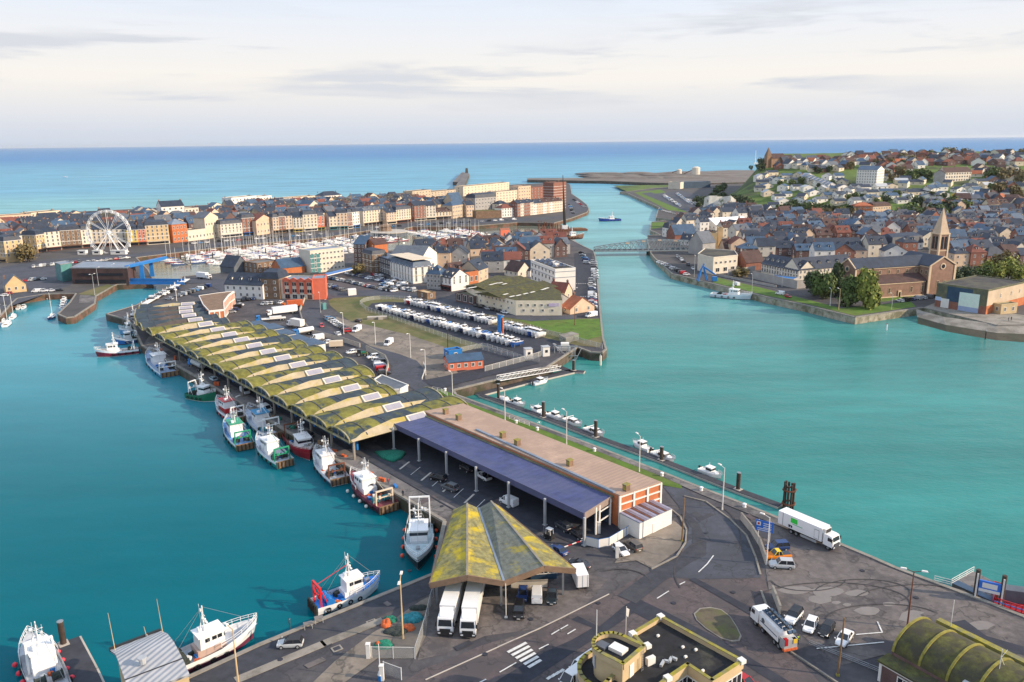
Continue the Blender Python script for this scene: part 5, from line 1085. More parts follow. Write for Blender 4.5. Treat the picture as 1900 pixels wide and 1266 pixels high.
# --- quayside terrace behind the marina
ROW=[ # x0,y0,x1,y1, eaves y, wall, roof, roof type, nz, shop, dormers, label
 (-6,486,13,488,446,'ochre','slate','mansard',4,'ochre',0,'ochre curved-corner block at the far end of the quay street'),
 (14,478,46,473,441,'cream','slate','mansard',3,'pale',3,'cream block with three white dormers beside the street gap'),
 (71,470,87,467,436,'ochre','slate','mansard',3,'brick_dark',2,'narrow ochre corner house with two dormers by the street gap'),
 (87,467,115,464,431,'pale','slate','hip',4,'tile_red',0,'pale quay house with a bright red cafe awning'),
 (115,464,154,461,428,'stone_brown','slate','mansard',4,'brick_dark',4,'wide brown brick quay block with four dormers'),
 (154,461,174,459,427,'pale','slate','mansard',4,'tile_red',1,'pale narrow quay house left of the big wheel'),
 (174,459,215,457,426,'cream','slate','gable',4,'tile_red',0,'wide cream quay house right behind the big wheel'),
 (215,457,237,456,426,'pale','slate','mansard',4,'brick_dark',2,'pale quay house behind the right rim of the big wheel'),
 (238,457,258,456,427,'yellow_wall','slate','mansard',4,'brick_dark',1,'yellow quay house next to the salmon one'),
 (258,456,273,455,426,'salmon','slate','mansard',4,'brick_dark',1,'salmon orange narrow quay house'),
 (273,455,316,452,419,'ochre','slate','mansard',4,'pale',2,'long ochre quay house right of the salmon house'),
 (322,451,350,448,417,'brick_orange','zinc','hip',3, None,0,'orange brick pavilion with white bands and a zinc hipped roof'),
 (350,448,383,444,429,'pale','felt','flat',1, None,0,'low striped wall building with brick pilasters on the quay'),
 (383,444,408,440,405,'cream','slate_grey','gabley',2, None,0,'cream hall with grey gabled roof and one tall window'),
 (411,442,451,438,417,'pale','slate','mansard',3,'white_render',5,'pale quay block with a row of five white dormers'),
 (451,438,475,436,405,'brick','slate','mansard',4,'blue_steel',2,'tall red brick quay house by the pedimented hall'),
 (477,437,508,433,410,'peach','tile_red','gabley',2, None,0,'peach arcaded hall with pediment and arched doors'),
 (508,434,519,433,404,'peach','slate','mansard',4,'timber',0,'peach sliver house right of the arcaded hall'),
 (519,433,531,432,402,'brick','slate','mansard',4,'timber',1,'narrow red brick house second right of the arcaded hall'),
 (531,432,544,431,401,'peach','slate','hip',4,'black_trim',0,'tall peach house above a black shopfront'),
 (545,431,563,430,404,'pale','slate','gable',4,'yellow_wall',0,'pale house over a yellow shopfront'),
 (564,430,590,428,399,'cream','slate','mansard',4,'white_render',3,'cream house with three dormers and white shopfront'),
 (590,428,603,427,401,'salmon','slate','mansard',4,'leaf_light',1,'salmon house over a lime green shopfront'),
 (612,427,626,426,402,'cream','slate','gable',3,'net_blue',0,'cream house over a turquoise shopfront'),
 (626,426,646,425,396,'peach','slate','mansard',4,'net_blue',2,'peach house left of the thin brick one'),
 (646,425,655,424,395,'brick','slate','mansard',4,'white_render',1,'thin brick house between peach and white houses'),
 (655,424,668,422,394,'white_render','slate','mansard',4,'blue_steel',1,'white end house facing the round terrace'),
 (675,420,711,416,392,'cream','slate_grey','hip',4,'brick_dark',4,'wide cream block standing alone behind the round terrace'),
 (718,417,736,415,395,'peach','slate','gable',3,'pale',1,'peach house over a plain front right of the round terrace'),
 (736,415,763,412,390,'cream','slate','mansard',4,'tile_red',3,'cream house over a red corner cafe'),
 (769,411,791,409,382,'brick','slate','gable',4,'pale',0,'big brick block with white balconies'),
 (791,409,809,408,382,'pale','slate','gable',4,'pale',0,'pale block joined to the big brick block'),
 (809,408,838,406,394,'cream','tile_brown','gable',2,'brick_dark',2,'low cream inn with brown tiled roof'),
 (840,406,864,402,382,'beige','slate_blue','hip',3, None,0,'beige house under a steep blue hipped roof'),
 (866,403,880,402,381,'peach','slate','gable',3, None,0,'peach tall house left of the stone fort'),
 (883,406,930,404,393,'stone_brown','hill_grass','flat',0, None,0,'squat brown stone fort wall on the quay'),
 (931,404,955,402,387,'white_render','tile_red','hip',3, None,0,'white inn with red tile roof right of the fort'),
]
for(x0,y0,x1,y1,ye,wl,rf,rt,nz,shop,dm,lb)in ROW:
 A,B=G(x0,y0),G(x1,y1);W=(B-A).length;h=top_z(A,x0,ye)
 bld(A,B,12,h,lb,cat='quay house',name='quay_house',roof=rt,rh=3.8 if rt!='gabley' else 4.5,wall=wl,rm=rf,nx=max(1,min(9,round(W/3.4)))if nz else 0,nz=nz,chim=2 if rt in('mansard','gable')else 0,dorm=dm,win=(1.1,1.9),shop=shop,group='houses along the marina quay',faces='fr' if rt in('gabley','hip')else None,band=('frame_white',h*.42,h-.35)if rt=='mansard' else None)
# low striped wall pilasters, arches
for i in range(14): # brick and white terrace up to the tower
 x0=960+i*6.0;A,B=G(x0,402.5-i*.72),G(x0+6,402.5-(i+1)*.72);wl=['brick','pale','brick','brick','pale','white_render','peach','peach','white_render','peach','white_render','cream','cream','pale'][i]
 bld(A,B,11,13.5 if i<5 else 12,'%s narrow terrace house, %s from the fort side towards the brick tower'%(WN[wl],nth(i)),cat='quay house',name='quay_house',roof='gable',rh=3,wall=wl,rm='slate' if i<8 else 'tile_brown',nx=2,nz=4,chim=1,dorm=1 if i%2 else 0,group='terrace leading to the brick tower')
PB(1027,393,1050,390,14,340,'tall brick tower block with white balconies on the point',cat='tower block',name='tower_block',roof='flat',wall='brick',rm='felt',nx=2,nz=10,chim=2,faces='r',band=('white_render',3,6,9,12,15,18,21,24,27),win=(1.5,1.8))
# --- seafront blocks behind
SEA=[(-4,430,62,425,402,'peach','flat',12,'long peach seafront apartments with orange bands at the left edge'),(62,424,116,418,396,'cream','flat',8,'long cream seafront apartments stepping down by the sea'),(303,418,345,415,384,'white_render','gable',4,'big white apartment house with a slate ridge'),(346,415,371,413,388,'pale','flat',4,'pale flat-roofed block beside the big white house'),
       (432,397,478,392,368,'white_render','flat',7,'white stepped seafront hotel'),(478,392,506,389,366,'white_render','flat',5,'white seafront annexe with roof balconies'),(508,391,586,384,370,'cream','flat',12,'long low cream seafront hall'),(600,383,635,380,364,'white_render','hip',4,'white mansion with steep dark roof by the beach'),(766,378,800,374,356,'beige','flat',6,'beige long barracks block, left wing'),(800,374,846,369,357,'beige','flat',8,'beige long barracks block, right wing'),
       (860,368,945,358,347,'cream','flat',14,'long cream block below the jetty'),(882,395,921,391,368,'grey_render','mansard',7,'grand grey institute with pilasters above the fort'),(962,372,985,370,347,'peach','flat',5,'peach terraced block near the point'),(985,370,1024,366,349,'brick','flat',7,'brick terraced block near the brick tower'),(921,378,960,374,357,'cream','flat',7,'cream flats behind the grey institute')]
for(x0,y0,x1,y1,ye,wl,rt,nx,lb)in SEA:
 PB(x0,y0,x1,y1,15,ye,lb,cat='apartment building',name='apartment_building',roof=rt,rh=5,wall=wl,rm='felt' if rt=='flat' else 'slate',nx=nx,nz=4,chim=2,win=(1.6,1.5),group='seafront buildings')
PB(842,398,862,396,18,378,'chapel with a tall steep blue roof behind the quay',cat='chapel',name='chapel',roof='gable',rh=11,wall='beige',rm='slate_blue',nx=2,nz=1,chim=0)
# --- infill of old town behind the quay row
BACK=[(-40,434),(60,428),(118,420),(250,405),(300,399),(430,391),(640,381),(765,378),(850,376),(960,379),(1020,377),(1025,386),(960,394),(840,398),(700,407),(600,416),(480,424),(300,440),(60,460),(-40,468)]
BP=GP(BACK);rowdir=(G(690,427)-G(253,478)).normalized();rown=Vector((-rowdir.y,rowdir.x))
base=G(253,468)
def fill(P,base,rd,rn,ncol,nrow,wcol,drow,walls,roofs,hr,label,name,cat,group,excl=(),jit=.25,rhr=(3.5,5),nx=2,nz=2,skip=.08,zf=None,D=(8,11),dorm=.4,cap=999,gy=.25,chim=.8):
 n_=0
 for j in range(nrow):
  cnt=0;x=-2
  i=0;pos=(R.random()-.5)*wcol
  tilt=R.uniform(-jit,jit)*.6
  while pos<ncol*wcol:
   w=wcol*R.uniform(.75,1.25);p=base+rd*pos+rn*(j*drow+R.uniform(-1.5,1.5));pos+=w+(R.uniform(0,5)if R.random()<.25 else .1)
   if R.random()<skip or n_>=cap: continue
   c=p+rd*w/2
   if not inpoly(c.x,c.y,P): continue
   z=hill(c.x,c.y)if zf else 0.0;qx,qy=px_of(c.x,c.y,z)
   if qx<-15 or qx>1915 or any(e[0]<qx<e[2]and e[1]<qy<e[3]for e in excl): continue
   a=tilt+R.uniform(-.06,.06);u=Vector((rd.x*math.cos(a)-rd.y*math.sin(a),rd.x*math.sin(a)+rd.y*math.cos(a)))
   wl,rf=R.choice(walls),R.choice(roofs);h=R.uniform(*hr)
   bld(c-u*w/2,c+u*w/2,R.uniform(*D),h,label(wl,rf,cnt,j),cat=cat,name=name,roof='gabley' if R.random()<gy else R.choice(['gable','gable','gable','hip']),rh=R.uniform(*rhr),wall=wl,rm=rf,nx=nx,nz=nz,z=z,chim=1 if R.random()<chim else 0,dorm=R.choice([1,2,2])if R.random()<dorm else 0,group=group)
   cnt+=1;n_+=1
 return n_
n1=fill(BP,base-rowdir*260,rowdir,rown,52,15,13,17,['brick','cream','pale','peach','grey_render','brick_dark','beige'],['slate','slate','slate','slate_blue','slate_grey','tile_red','tile_brown','slate','slate_blue','felt','slate'],(7.5,11.5),
     lambda w,r,i,j:'%s town house, %s roof, %s from left, %s row behind marina quay'%(WN[w],RN[r],nth(i),nth(j)),'town_house','town house','old town houses behind the marina quay',excl=[(295,380,375,420),(840,378,866,400),(880,368,925,396)],nx=2,nz=2,jit=.2,cap=295)
# --- island quarter
isl_='buildings of the island quarter'
def IB(*a,**k):k.setdefault('cat','building');k.setdefault('name','building'); return PB(*a,group=isl_,**k)
IB(578,508,640,500,14,467,'white four-storey office block with rows of small windows',cat='office block',name='office_block',roof='flat',wall='pale',rm='zinc',nx=9,nz=4,chim=0,win=(1.1,1.1),faces='f',frame='frame_white')
PB(564,503,578,508,6,470,'teal glazed stair tower with round balconies beside the white office block',cat='stair tower',name='stair_tower',roof='flat',wall='glass_teal',rm='zinc',nx=2,nz=5,chim=0,band=('panel_white',3,6,9))
t=poly_bld('entrance_canopy','blue flat canopy projecting from the white office block','canopy',[(604,507),(655,496),(656,499),(607,511)],4.0,'frame_white','blue_steel',base=3.5)
IB(658,496,679,497,16,453,'dark brick block with a pitched blue roof',roof='gable',rh=4.5,wall='brick_dark',rm='slate_blue',nx=3,nz=5,chim=0);IB(680,494,697,497,10,452,'orange brick gable house behind the ornate brown one',roof='gabley',rh=3,wall='brick_orange',rm='tile_brown',nx=0,chim=1)
IB(673,503,692,508,10,470,'ornate brown house with balconies and dark dormers',roof='mansard',rh=3.6,wall='stone_brown',rm='slate',nx=3,nz=4,dorm=3,band=('cream',4,7.5,11))
IB(692,502,725,514,12,473,'blue glass-clad office over a white arcade',roof='flat',wall='asphalt_blue',rm='zinc',nx=8,nz=3,chim=0,win=(1.6,1.5),band=('panel_white',3.6))
IB(725,514,767,527,12,486,'white grand building with tall windows and blue mansard',roof='mansard',rh=4,wall='white_render',rm='slate_blue',nx=8,nz=4,dorm=5,win=(1.0,1.9),band=('cream',4.2,13))
IB(782,513,812,498,20,482,'white blank-gabled hall with pale roof',roof='gabley',rh=6,wall='white_render',rm='slate_grey',nx=0,chim=0);IB(792,536,818,538,9,508,'grey stone corner house with a hipped teal slate roof',roof='hip',rh=4.5,wall='grey_render',rm='slate_blue',nx=4,nz=3,dorm=2,chim=1)
IB(818,537,838,541,12,513,'white house with maroon ground floor and cream gable',roof='gable',rh=4,wall='white_render',rm='slate',nx=3,nz=3,dorm=2,shop='tile_red',chim=2);IB(862,531,888,527,9,508,'orange brick workshop with a tall doorway',roof='flat',wall='brick_orange',rm='felt',nx=3,nz=1,chim=1,win=(1.4,2.6))
IB(840,527,866,523,10,506,'half-timbered gabled house behind the orange brick workshop',roof='gable',rh=4.5,wall='stone_brown',rm='tile_brown',nx=3,nz=2,dorm=1,chim=2);IB(888,526,906,519,12,502,'stone house with a dark slate roof beside the orange workshop',roof='gable',rh=5,wall='beige',rm='slate',nx=2,nz=2,dorm=1)
IB(936,511,961,516,10,500,'low house with brown tiled roof and white gable edge',roof='gable',rh=5,wall='pale',rm='tile_brown',nx=3,nz=1,chim=0);IB(960,512,984,514,9,500,'dark slate-roofed store left of the white modern block',roof='gable',rh=5,wall='white_render',rm='slate',nx=2,nz=1,chim=0)
t=IB(985,521,1030,541,11.5,484,'white and blue modern block with cluttered solar roof',cat='office block',name='office_block',roof='flat',wall='white_render',rm='felt',nx=7,nz=3,chim=0,win=(1.7,1.7),faces='f',band=('zinc',7.0,10))
W_=(G(1030,541)-G(985,521)).length;hh=top_z(G(985,521),985,484);mb=MB();mb.box(0,0,0,3.2,1.6,.12,0,0);mb.box(0,.6,-.3,3.0,.1,.4,0,1);sp_=mb.mesh('solar_panel',['solar','galv']);rf=[c for c in t.children if c.name.startswith('roof')][0]
for i in range(5):
 for j in range(3):o=inst('solar_panel',sp_,rf,(-W_*.38+i*W_*.17,2.2+j*3.1,hh+.9),.3*(i%2));o.rotation_euler.x=.5
mb=MB();mb.box(W_*.2,5,hh,3,2.4,1.8,0);mb.box(-W_*.1,8,hh,2,2,1.2,0);mb.build('plant_room','panel_white',rf)
mk('warehouse_wall',(.72,.64,.50),.85,.1,.3);t,c_=poly_bld('warehouse','cream warehouse with mossy low roofs and rows of small windows','warehouse',[(864,530),(882,539),(957,557.5),(1043,557.5),(1040,541),(1018,530),(976,516),(921,511),(889,525)],7.0,'warehouse_wall','moss_barrel')
P=GP([(882,539),(957,557.5),(1043,557.5)],7.0);wm=win_mesh(.9,1.0)
for(a,b,n_,zz)in((P[0],P[1],10,4.9),(P[0],P[1],5,2.2),(P[1],P[2],6,4.3),(P[1],P[2],4,1.9)):
 d=b-a;nn=Vector((d.y,-d.x)).normalized()*.03
 for i in range(n_):e=a+d*((i+.8)/(n_+.8))+nn-c_;inst('window',wm,t,(e.x,e.y,zz),math.atan2(d.y,d.x))
rf=[c for c in t.children if c.name.startswith('roof')][0];mb=MB()
for a,b,w in(((905,545),(1010,524),9),((880,532),(965,514),8)):
 a,b=G(*a,8.2)-c_,G(*b,8.2)-c_;d=(b-a).normalized();n_=Vector((-d.y,d.x))*w;mb.add([(*(a-n_),7.1),(*(b-n_),7.1),(*b,9.0),(*a,9.0),(*(b+n_),7.1),(*(a+n_),7.1)],[(0,1,2,3),(3,2,4,5),(1,4,2),(0,3,5)])
mb.build('roof_hump','moss_barrel',rf)
k=MB();k.box(0,0,0,3.4,.9,.1);kl=k.mesh('skylight','panel_white')
for x,y in((873,533),(880,532),(888,530),(897,528),(905,526),(912,527),(920,525),(928,524),(936,526),(938,545),(950,549),(962,547),(975,544),(988,541),(1008,536),(1014,534)):e=G(x,y,8.6)-c_;inst('skylight',kl,rf,(e.x,e.y,8.3),.9)
mb=MB();e=lerp(P[1],P[2],.82)-c_;mb.box(e.x,e.y-.1,4.2,4.5,.15,1.5,.02,0);mb.build('sign_board',[paint((.45,.38,.55))],t)
IB(846,560,880,567.5,11,545,'brown brick loading dock with grey roller shutters',roof='flat',wall='brick_dark',rm='moss_gutter',nx=3,nz=1,chim=0,win=(2.6,3.0),z0=.2)
IB(1000,566,1030,572,9,552,'low grey-roofed shed between the warehouse and orange roofs',roof='gable',rh=2.5,wall='grey_render',rm='slate_grey',nx=0,chim=0)
IB(1018,556,1048,559,8,540,'house with red tile roof and tall chimney by the channel car park',roof='gable',rh=4.0,wall='peach',rm='tile_red',nx=2,nz=1,chim=2);IB(1040,579,1058,584,14,571,'house with a bright orange tile roof at the channel car park',roof='gable',rh=4.5,wall='peach',rm='tile_orange',nx=1,nz=1,chim=1)
IB(774,552,793,557,5,541,'small ochre brick kiosk at the parking corner',roof='flat',wall='stone_brown',rm='ochre',nx=1,nz=1,chim=0)
IB(419,553,489,556,12,527,'long white inn with slate roof and small skylights',roof='gable',rh=5,wall='white_render',rm='slate',nx=6,nz=2,chim=0,dorm=4,win=(1.0,1.4));IB(487,555,520,556,11,517,'brown stone house with two white dormers',roof='mansard',rh=4.5,wall='stone_brown',rm='slate',nx=2,nz=3,dorm=2)
t=IB(521,555,582,557,12,520,'white building with coral red arched bays',roof='flat',wall='pale',rm='zinc',nx=0,chim=0)
W_=(G(582,557)-G(521,555)).length;hh=top_z(G(521,555),521,517);mb=MB()
for i in range(4):
 x=-W_*.28+i*W_*.225;w=W_*.22
 for s_ in(-1,1):mb.box(x+s_*w*.42,-.3,3.0,w*.17,.6,hh-3.6,0,0)
 mb.add([(x-w/2,-.6,hh-1.4),(x+w/2,-.6,hh-1.4),(x+w/2,-.6,hh-.2),(x,-.6,hh+.8),(x-w/2,-.6,hh-.2),(x-w/2,0,hh-.2),(x,0,hh+.8),(x+w/2,0,hh-.2)],[(0,1,2,3,4),(4,3,6,5),(3,2,7,6)],0)
 for zz in(3.6,7.0):inst('window',win_mesh(w*.6,1.7),t,(x,-.1,zz))
 inst('window',win_mesh(w*.6,2.0,'coral' if i in(0,3)else 'frame_white'),t,(x,-.05,.5))
mb.build('bay_surround','coral',t)
IB(582,557,606,556,12,519,'coral orange painted blank wall house',roof='flat',wall='coral',rm='zinc',nx=0,chim=0)
IB(435,508,462,503,12,496,'dark steep-roofed boat shed at the marina edge',roof='gabley',rh=6,wall='slate_grey',rm='slate',nx=0,chim=0);IB(478,509,518,503,14,490,'old brown stone warehouse with ruined roof',roof='flat',wall='stone_brown',rm='quay_paving',nx=4,nz=2,chim=0);IB(522,512,566,507,14,498,'low brick shed with blue hipped roof behind the coral building',roof='gable',rh=4.5,wall='brick_orange',rm='slate_blue',nx=0,chim=1)
IB(524,540,590,538,12,520,'long low dark-roofed store behind the coral building',roof='gable',rh=2.5,wall='brick',rm='felt',nx=0,chim=0)
ISL=GP([(772,480),(800,474),(860,471),(900,468),(950,461),(1000,459),(1046,458),(1064,464),(1062,480),(1030,484),(985,486),(982,505),(935,508),(905,512),(870,505),(812,500)])
n2=fill(ISL,G(772,520),Vector((.97,.22)),Vector((-.22,.97)),14,14,11,13,['brick','cream','grey_render','white_render','beige','peach','brick_dark'],['slate','slate','slate_blue','slate','tile_red','slate_grey','tile_brown'],(7,10),
     lambda w,r,i,j:'%s island house, %s roof, %s from left, %s row behind boat racks'%(WN[w],RN[r],nth(i),nth(j)),'town_house','town house',isl_,nx=2,nz=2,dorm=.6,jit=.5,D=(9,12),gy=.4)
PB(990,458,1045,452,9,447,'long low dark shed on the island tip',cat='shed',name='shed',roof='gable',rh=2.5,wall='beige',rm='slate',nx=4,nz=1,chim=0)
# --- north-west corner of the harbour
t,c_=poly_bld('museum_hall','brown clad hall with a pale zinc roof beside the blue bascule bridge','hall',[(131,498),(156,486),(250,487),(236,498)],9.0,'tile_brown','zinc',parapet=.5,pm='steel')
P=GP([(131,498),(236,498)],9.0);d=P[1]-P[0];e=(P[0]+P[1])/2-c_+Vector((d.y,-d.x)).normalized()*.1;mb=MB();mb.box(e.x,e.y,4.8,d.length*.82,.2,1.4,math.atan2(d.y,d.x),0);mb.box(e.x,e.y,.5,d.length*.9,.2,2.0,math.atan2(d.y,d.x),0);mb.build('window_band','glass_dark',t)
t,c_=poly_bld('glass_pavilion','pale green glass pavilion left of the brown clad hall','pavilion',[(101,488),(124,484.5),(133,488),(112,491.5)],10.0,'glass_teal','zinc',parapet=.4,pm='steel')
PB(12,545,50,541,9,530,'small buff villa with a gable facing the harbour',cat='villa',name='villa',roof='gabley',rh=5,wall='ochre',rm='slate_grey',nx=3,nz=1,chim=1)
br=thing('bascule_bridge','bright blue bascule bridge with raised counterweight frame over the lock','bridge',(*G(262,522),0));bq=G(262,522);f= lambda x,y,z:Vector((*(G(x,y,z)-bq),z))
mb=MB();mb.beam(f(196,521,.5),f(342,523,.5),7,1.4,0);mb.build('deck','blue_steel',br);mb=MB();mb.beam(f(240,525,2),f(342,526,2),.3,1.5);mb.beam(f(240,519,2),f(342,520,2),.3,1.5);mb.build('girder','blue_steel',br)
for x,y in((265,519),(283,513)):k=MB();p=G(x,y)-bq;k.box(p.x,p.y,0,2.4,2.0,8.6,.3,0,.85);k.build('tower_leg','blue_steel',br)
mb=MB();p0=G(265,519)-bq;p1=G(283,513)-bq;u=(G(300,505)-G(240,515)).normalized()
for p in(p0,p1):mb.beam((p.x-u.x*10,p.y-u.y*10,8.8),(p.x+u.x*11,p.y+u.y*11,10.0),1.7,1.4)
for s_ in(-9,-3,4,10):mb.beam((p0.x+u.x*s_,p0.y+u.y*s_,9.3),(p1.x+u.x*s_,p1.y+u.y*s_,9.3),.8,.8)
mb.build('balance_beam','blue_steel',br)
# --- Ferris wheel
fw_=thing('ferris_wheel','white observation wheel on the marina quay','ferris wheel',(*G(207,470),0));fq=G(207,470);rr_=41.5*fq.y/F;hc=top_z(fq,207,432);wa=math.atan2(fq.y,fq.x)-math.pi/2-.52
fx=Vector((math.cos(wa),math.sin(wa),0));fn=Vector((-math.sin(wa),math.cos(wa),0));ctr=Vector((0,0,hc))
def wp(a,r,o=0): return ctr+fx*(r*math.cos(a))+Vector((0,0,r*math.sin(a)))+fn*o
NS=24
for o in(-1.1,1.1):
 mb=MB()
 for i in range(NS*2):
  for r_2 in(rr_,rr_*.93):mb.tube(wp(i*math.pi/NS,r_2,o),wp((i+1)*math.pi/NS,r_2,o),.17,n=5)
 for i in range(NS):mb.tube(wp(i*2*math.pi/NS,rr_,o),wp((i+.5)*2*math.pi/NS,rr_*.93,o),.12,n=4);mb.tube(wp((i+.5)*2*math.pi/NS,rr_*.93,o),wp((i+1)*2*math.pi/NS,rr_,o),.12,n=4)
 mb.build('rim','white_paint',fw_)
mb=MB()
for i in range(12):
 for o in(-1.1,1.1):mb.tube(wp(i*math.pi/6,1.2,o*.8),wp(i*math.pi/6,rr_,o),.14,n=5)
sp_=mb.build('spokes','white_paint',fw_);mb=MB();mb.tube(wp(0,0,-2.2),wp(0,0,2.2),1.5,n=12);mb.build('hub','white_paint',fw_)
for s_ in(-1,1):
 for o in(-1,1):k=MB();k.tube(wp(0,0,o*2.0),(fx*(s_*10)+fn*(o*5.5)),.42,n=6);k.build('support_leg','white_paint',fw_)
k=MB();k.box(0,0,-2.0,1.3,1.2,1.9,0,0,.8);k.box(0,0,-.15,1.4,1.4,.2,0,0);gm=k.mesh('gondola','white_paint')
for i in range(NS):p=wp(i*2*math.pi/NS,rr_+.1);inst('gondola',gm,fw_,p,wa)
for dx,lb in((-18,'white ticket cabin left of the big wheel'),(-7,'white ticket cabin under the big wheel'),(9,'long white kiosk right of the big wheel')):
 p=fq+Vector((fx.x,fx.y))*dx+Vector((fn.x,fn.y))*-6;t=thing('kiosk',lb,'kiosk',(p.x,p.y,0),wa);k=MB();k.box(0,0,0,6 if dx<5 else 11,3,2.8);k.build('cabin','white_render',t);k=MB();k.box(0,0,2.8,6.4 if dx<5 else 11.4,3.6,.25);k.build('roof','panel_white',t);k=MB();k.box(0,-1.51,1,3,.05,1.1);k.build('window','glass_dark',t)
# round terrace on the quay
t=thing('round_terrace','round pavilion terrace with a brown centre projecting over the marina','terrace',(*G(722,431),0));mb=MB();mb.tube((0,0,-5),(0,0,.2),16,n=24);mb.build('base','slate_grey',t);mb=MB();mb.tube((0,0,.2),(0,0,.9),16.5,n=24,m=0);mb.build('terrace_rim','concrete_pale',t);mb=MB();mb.tube((-4,3,.9),(-4,3,5),6,5,14);mb.tube((-4,3,5),(-4,3,7),6.5,1,14);mb.build('pavilion','stone_brown',t)
# --- swing bridge
sb=thing('swing_bridge','grey steel truss swing bridge with arched top across the channel','bridge',(*G(1190,466),0));sq=G(1190,466);a,b=G(1103,466)-sq,G(1280,464)-sq;d=b-a;LN=d.length;u=d.normalized();v=Vector((-u.y,u.x));ba=math.atan2(u.y,u.x)
mb=MB();mb.beam((*a,.2),(*b,.2),8,.9);mb.build('deck','asphalt_patch',sb)
mk('bridge_grey',(.24,.29,.31),.6,.2,.6)
NT=18
def tz(i):t=i/NT; return 2.2+5.4*(min(1,t/.62)**.8 if t<.62 else 1-.25*(t-.62)/.38)
for o in(-4,4):
 mb=MB();P=[a+u*(LN*i/NT)+v*o for i in range(NT+1)]
 for i in range(NT):
  mb.beam((*P[i],.3),(*P[i+1],.3),.5,.9);mb.beam((*P[i],tz(i)),(*P[i+1],tz(i+1)),.5,.5);mb.beam((*P[i],.5),(*P[i+1],tz(i+1)),.22,.22);mb.beam((*P[i],tz(i)),(*P[i+1],.5),.22,.22);mb.beam((*P[i],.3),(*P[i],tz(i)),.3,.3)
 mb.build('truss','bridge_grey',sb)
mb=MB()
for i in range(4,NT+1):p,q=a+u*(LN*i/NT)-v*4,a+u*(LN*i/NT)+v*4;mb.beam((*p,tz(i)),(*q,tz(i)),.25,.3)
mb.build('top_brace','bridge_grey',sb);k=MB();k.box(0,0,0,2.6,.12,1.0)
km=k.mesh('sign_plate','peach')
for i in(6,9,12,15,18):p=a+u*(LN*i/NT)-v*4.4;inst('sign_plate',km,sb,(p.x,p.y,tz(i)-.2),ba)
mb=MB();p=a+u*LN*.62;mb.tube((p.x,p.y,-8),(p.x,p.y,-.3),5,n=16);mb.build('pivot_pier','quay_stone',sb)
# --- right bank
RBK='buildings on the right bank'
t,c_=poly_bld('rounded_hall','cream modern hall with rounded corner on the right bank quay','hall',[(1295,472),(1302,474),(1312,477),(1324,479),(1369,474.5),(1363,466),(1308,462)],9.6,'pale','felt',parapet=.5)
P=GP([(1302,474),(1324,479),(1369,474.5)],9.6)
for(a,b,n_,zz,w_)in((P[0],P[1],4,5.6,(1.6,1.9)),(P[1],P[2],5,6,(1.4,1.2)),(P[1],P[2],3,1.3,(2.6,2.2))):
 d=b-a;nn=Vector((d.y,-d.x)).normalized()*.03
 for i in range(n_):e=a+d*((i+.6)/(n_+.2))+nn-c_;inst('window',win_mesh(*w_),t,(e.x,e.y,zz),math.atan2(d.y,d.x))
def RB(*a,**k):k.setdefault('cat','building');k.setdefault('name','building'); return PB(*a,group=RBK,**k)
RB(1277,470,1303,474,12,448,'grey blank gable house at the bridge foot',roof='gabley',rh=7,wall='grey_render',rm='slate_grey',nx=0,chim=0);RB(1262,455,1280,456,10,445,'white house with a wide white dormer near the bridge',roof='gable',rh=4,wall='white_render',rm='slate',nx=2,nz=1,dorm=1);RB(1252,446,1292,444,14,436,'long house with teal mossy roof near the bridge',roof='gable',rh=7,wall='brick',rm='slate_blue',nx=0,chim=1)
RB(1240,441,1256,440,9,424,'white waterside villa with dark turreted roof',roof='mansard',rh=5,wall='white_render',rm='slate',nx=2,nz=2,dorm=2);RB(1302,462,1316,463,8,436,'narrow orange brick house with white bands by the bridge',roof='gable',rh=3,wall='brick_orange',rm='slate',nx=1,nz=3);RB(1318,466,1330,466,8,434,'tall buff blind-walled house behind the rounded hall',roof='flat',wall='ochre',rm='felt',nx=0);RB(1331,464,1340,464,7,424,'thin buff tower house behind the rounded hall',roof='flat',wall='ochre',rm='felt',nx=0,chim=0)
RB(1344,471,1368,470,9,461,'pink house with brown dormered roof behind the rounded hall',roof='gable',rh=5.5,wall='peach',rm='tile_brown',nx=3,nz=1,dorm=2);RB(1328,428,1392,424,22,418,'white church-like hall with plain white roof',roof='gable',rh=5,wall='white_render',rm='gull_white',nx=8,nz=1,chim=0)
RB(1412,507,1480,522,12,489,'long convent wing with blue slate roof and many tall windows',cat='convent',name='convent',roof='gable',rh=5,wall='pale',rm='slate',nx=14,nz=2,dorm=7,win=(1.0,2.0));RB(1481,522,1582,513,12,501,'convent cross wing behind the dark trees',cat='convent',name='convent',roof='gable',rh=5.5,wall='pale',rm='slate',nx=14,nz=2,dorm=6,chim=2)
RB(1384,503,1418,500,12,488,'low annexe with dark red tile roof beside the convent',roof='gable',rh=6,wall='brick',rm='tile_brown',nx=0);RB(1500,478,1600,476,13,462,'very long dark slate range behind the convent',roof='gable',rh=6,wall='brick_dark',rm='slate',nx=8,nz=2,dorm=6,chim=2);RB(1654,467,1712,462,14,455,'white block with dark mansard storeys left of the church tower',roof='mansard',rh=7,wall='white_render',rm='slate',nx=6,nz=1,chim=0)
for pts,h_,lb in(([(1396,517),(1465,533),(1478,536),(1560,528)],4.2,'grey concrete compound wall before the convent'),([(1351,512),(1373,510),(1400,505)],3.6,'grey panel wall right of the rounded hall'),([(1330,512),(1380,522),(1440,534)],1.2,'low roadside wall along the right bank road')):wall(pts,lb,h_,.35,'grey_render')
PB(1425,523,1472,528,8,519,'blue flat-roofed shed inside the compound wall',cat='shed',name='shed',roof='flat',wall='grey_render',rm='blue_steel',nx=0,chim=0)
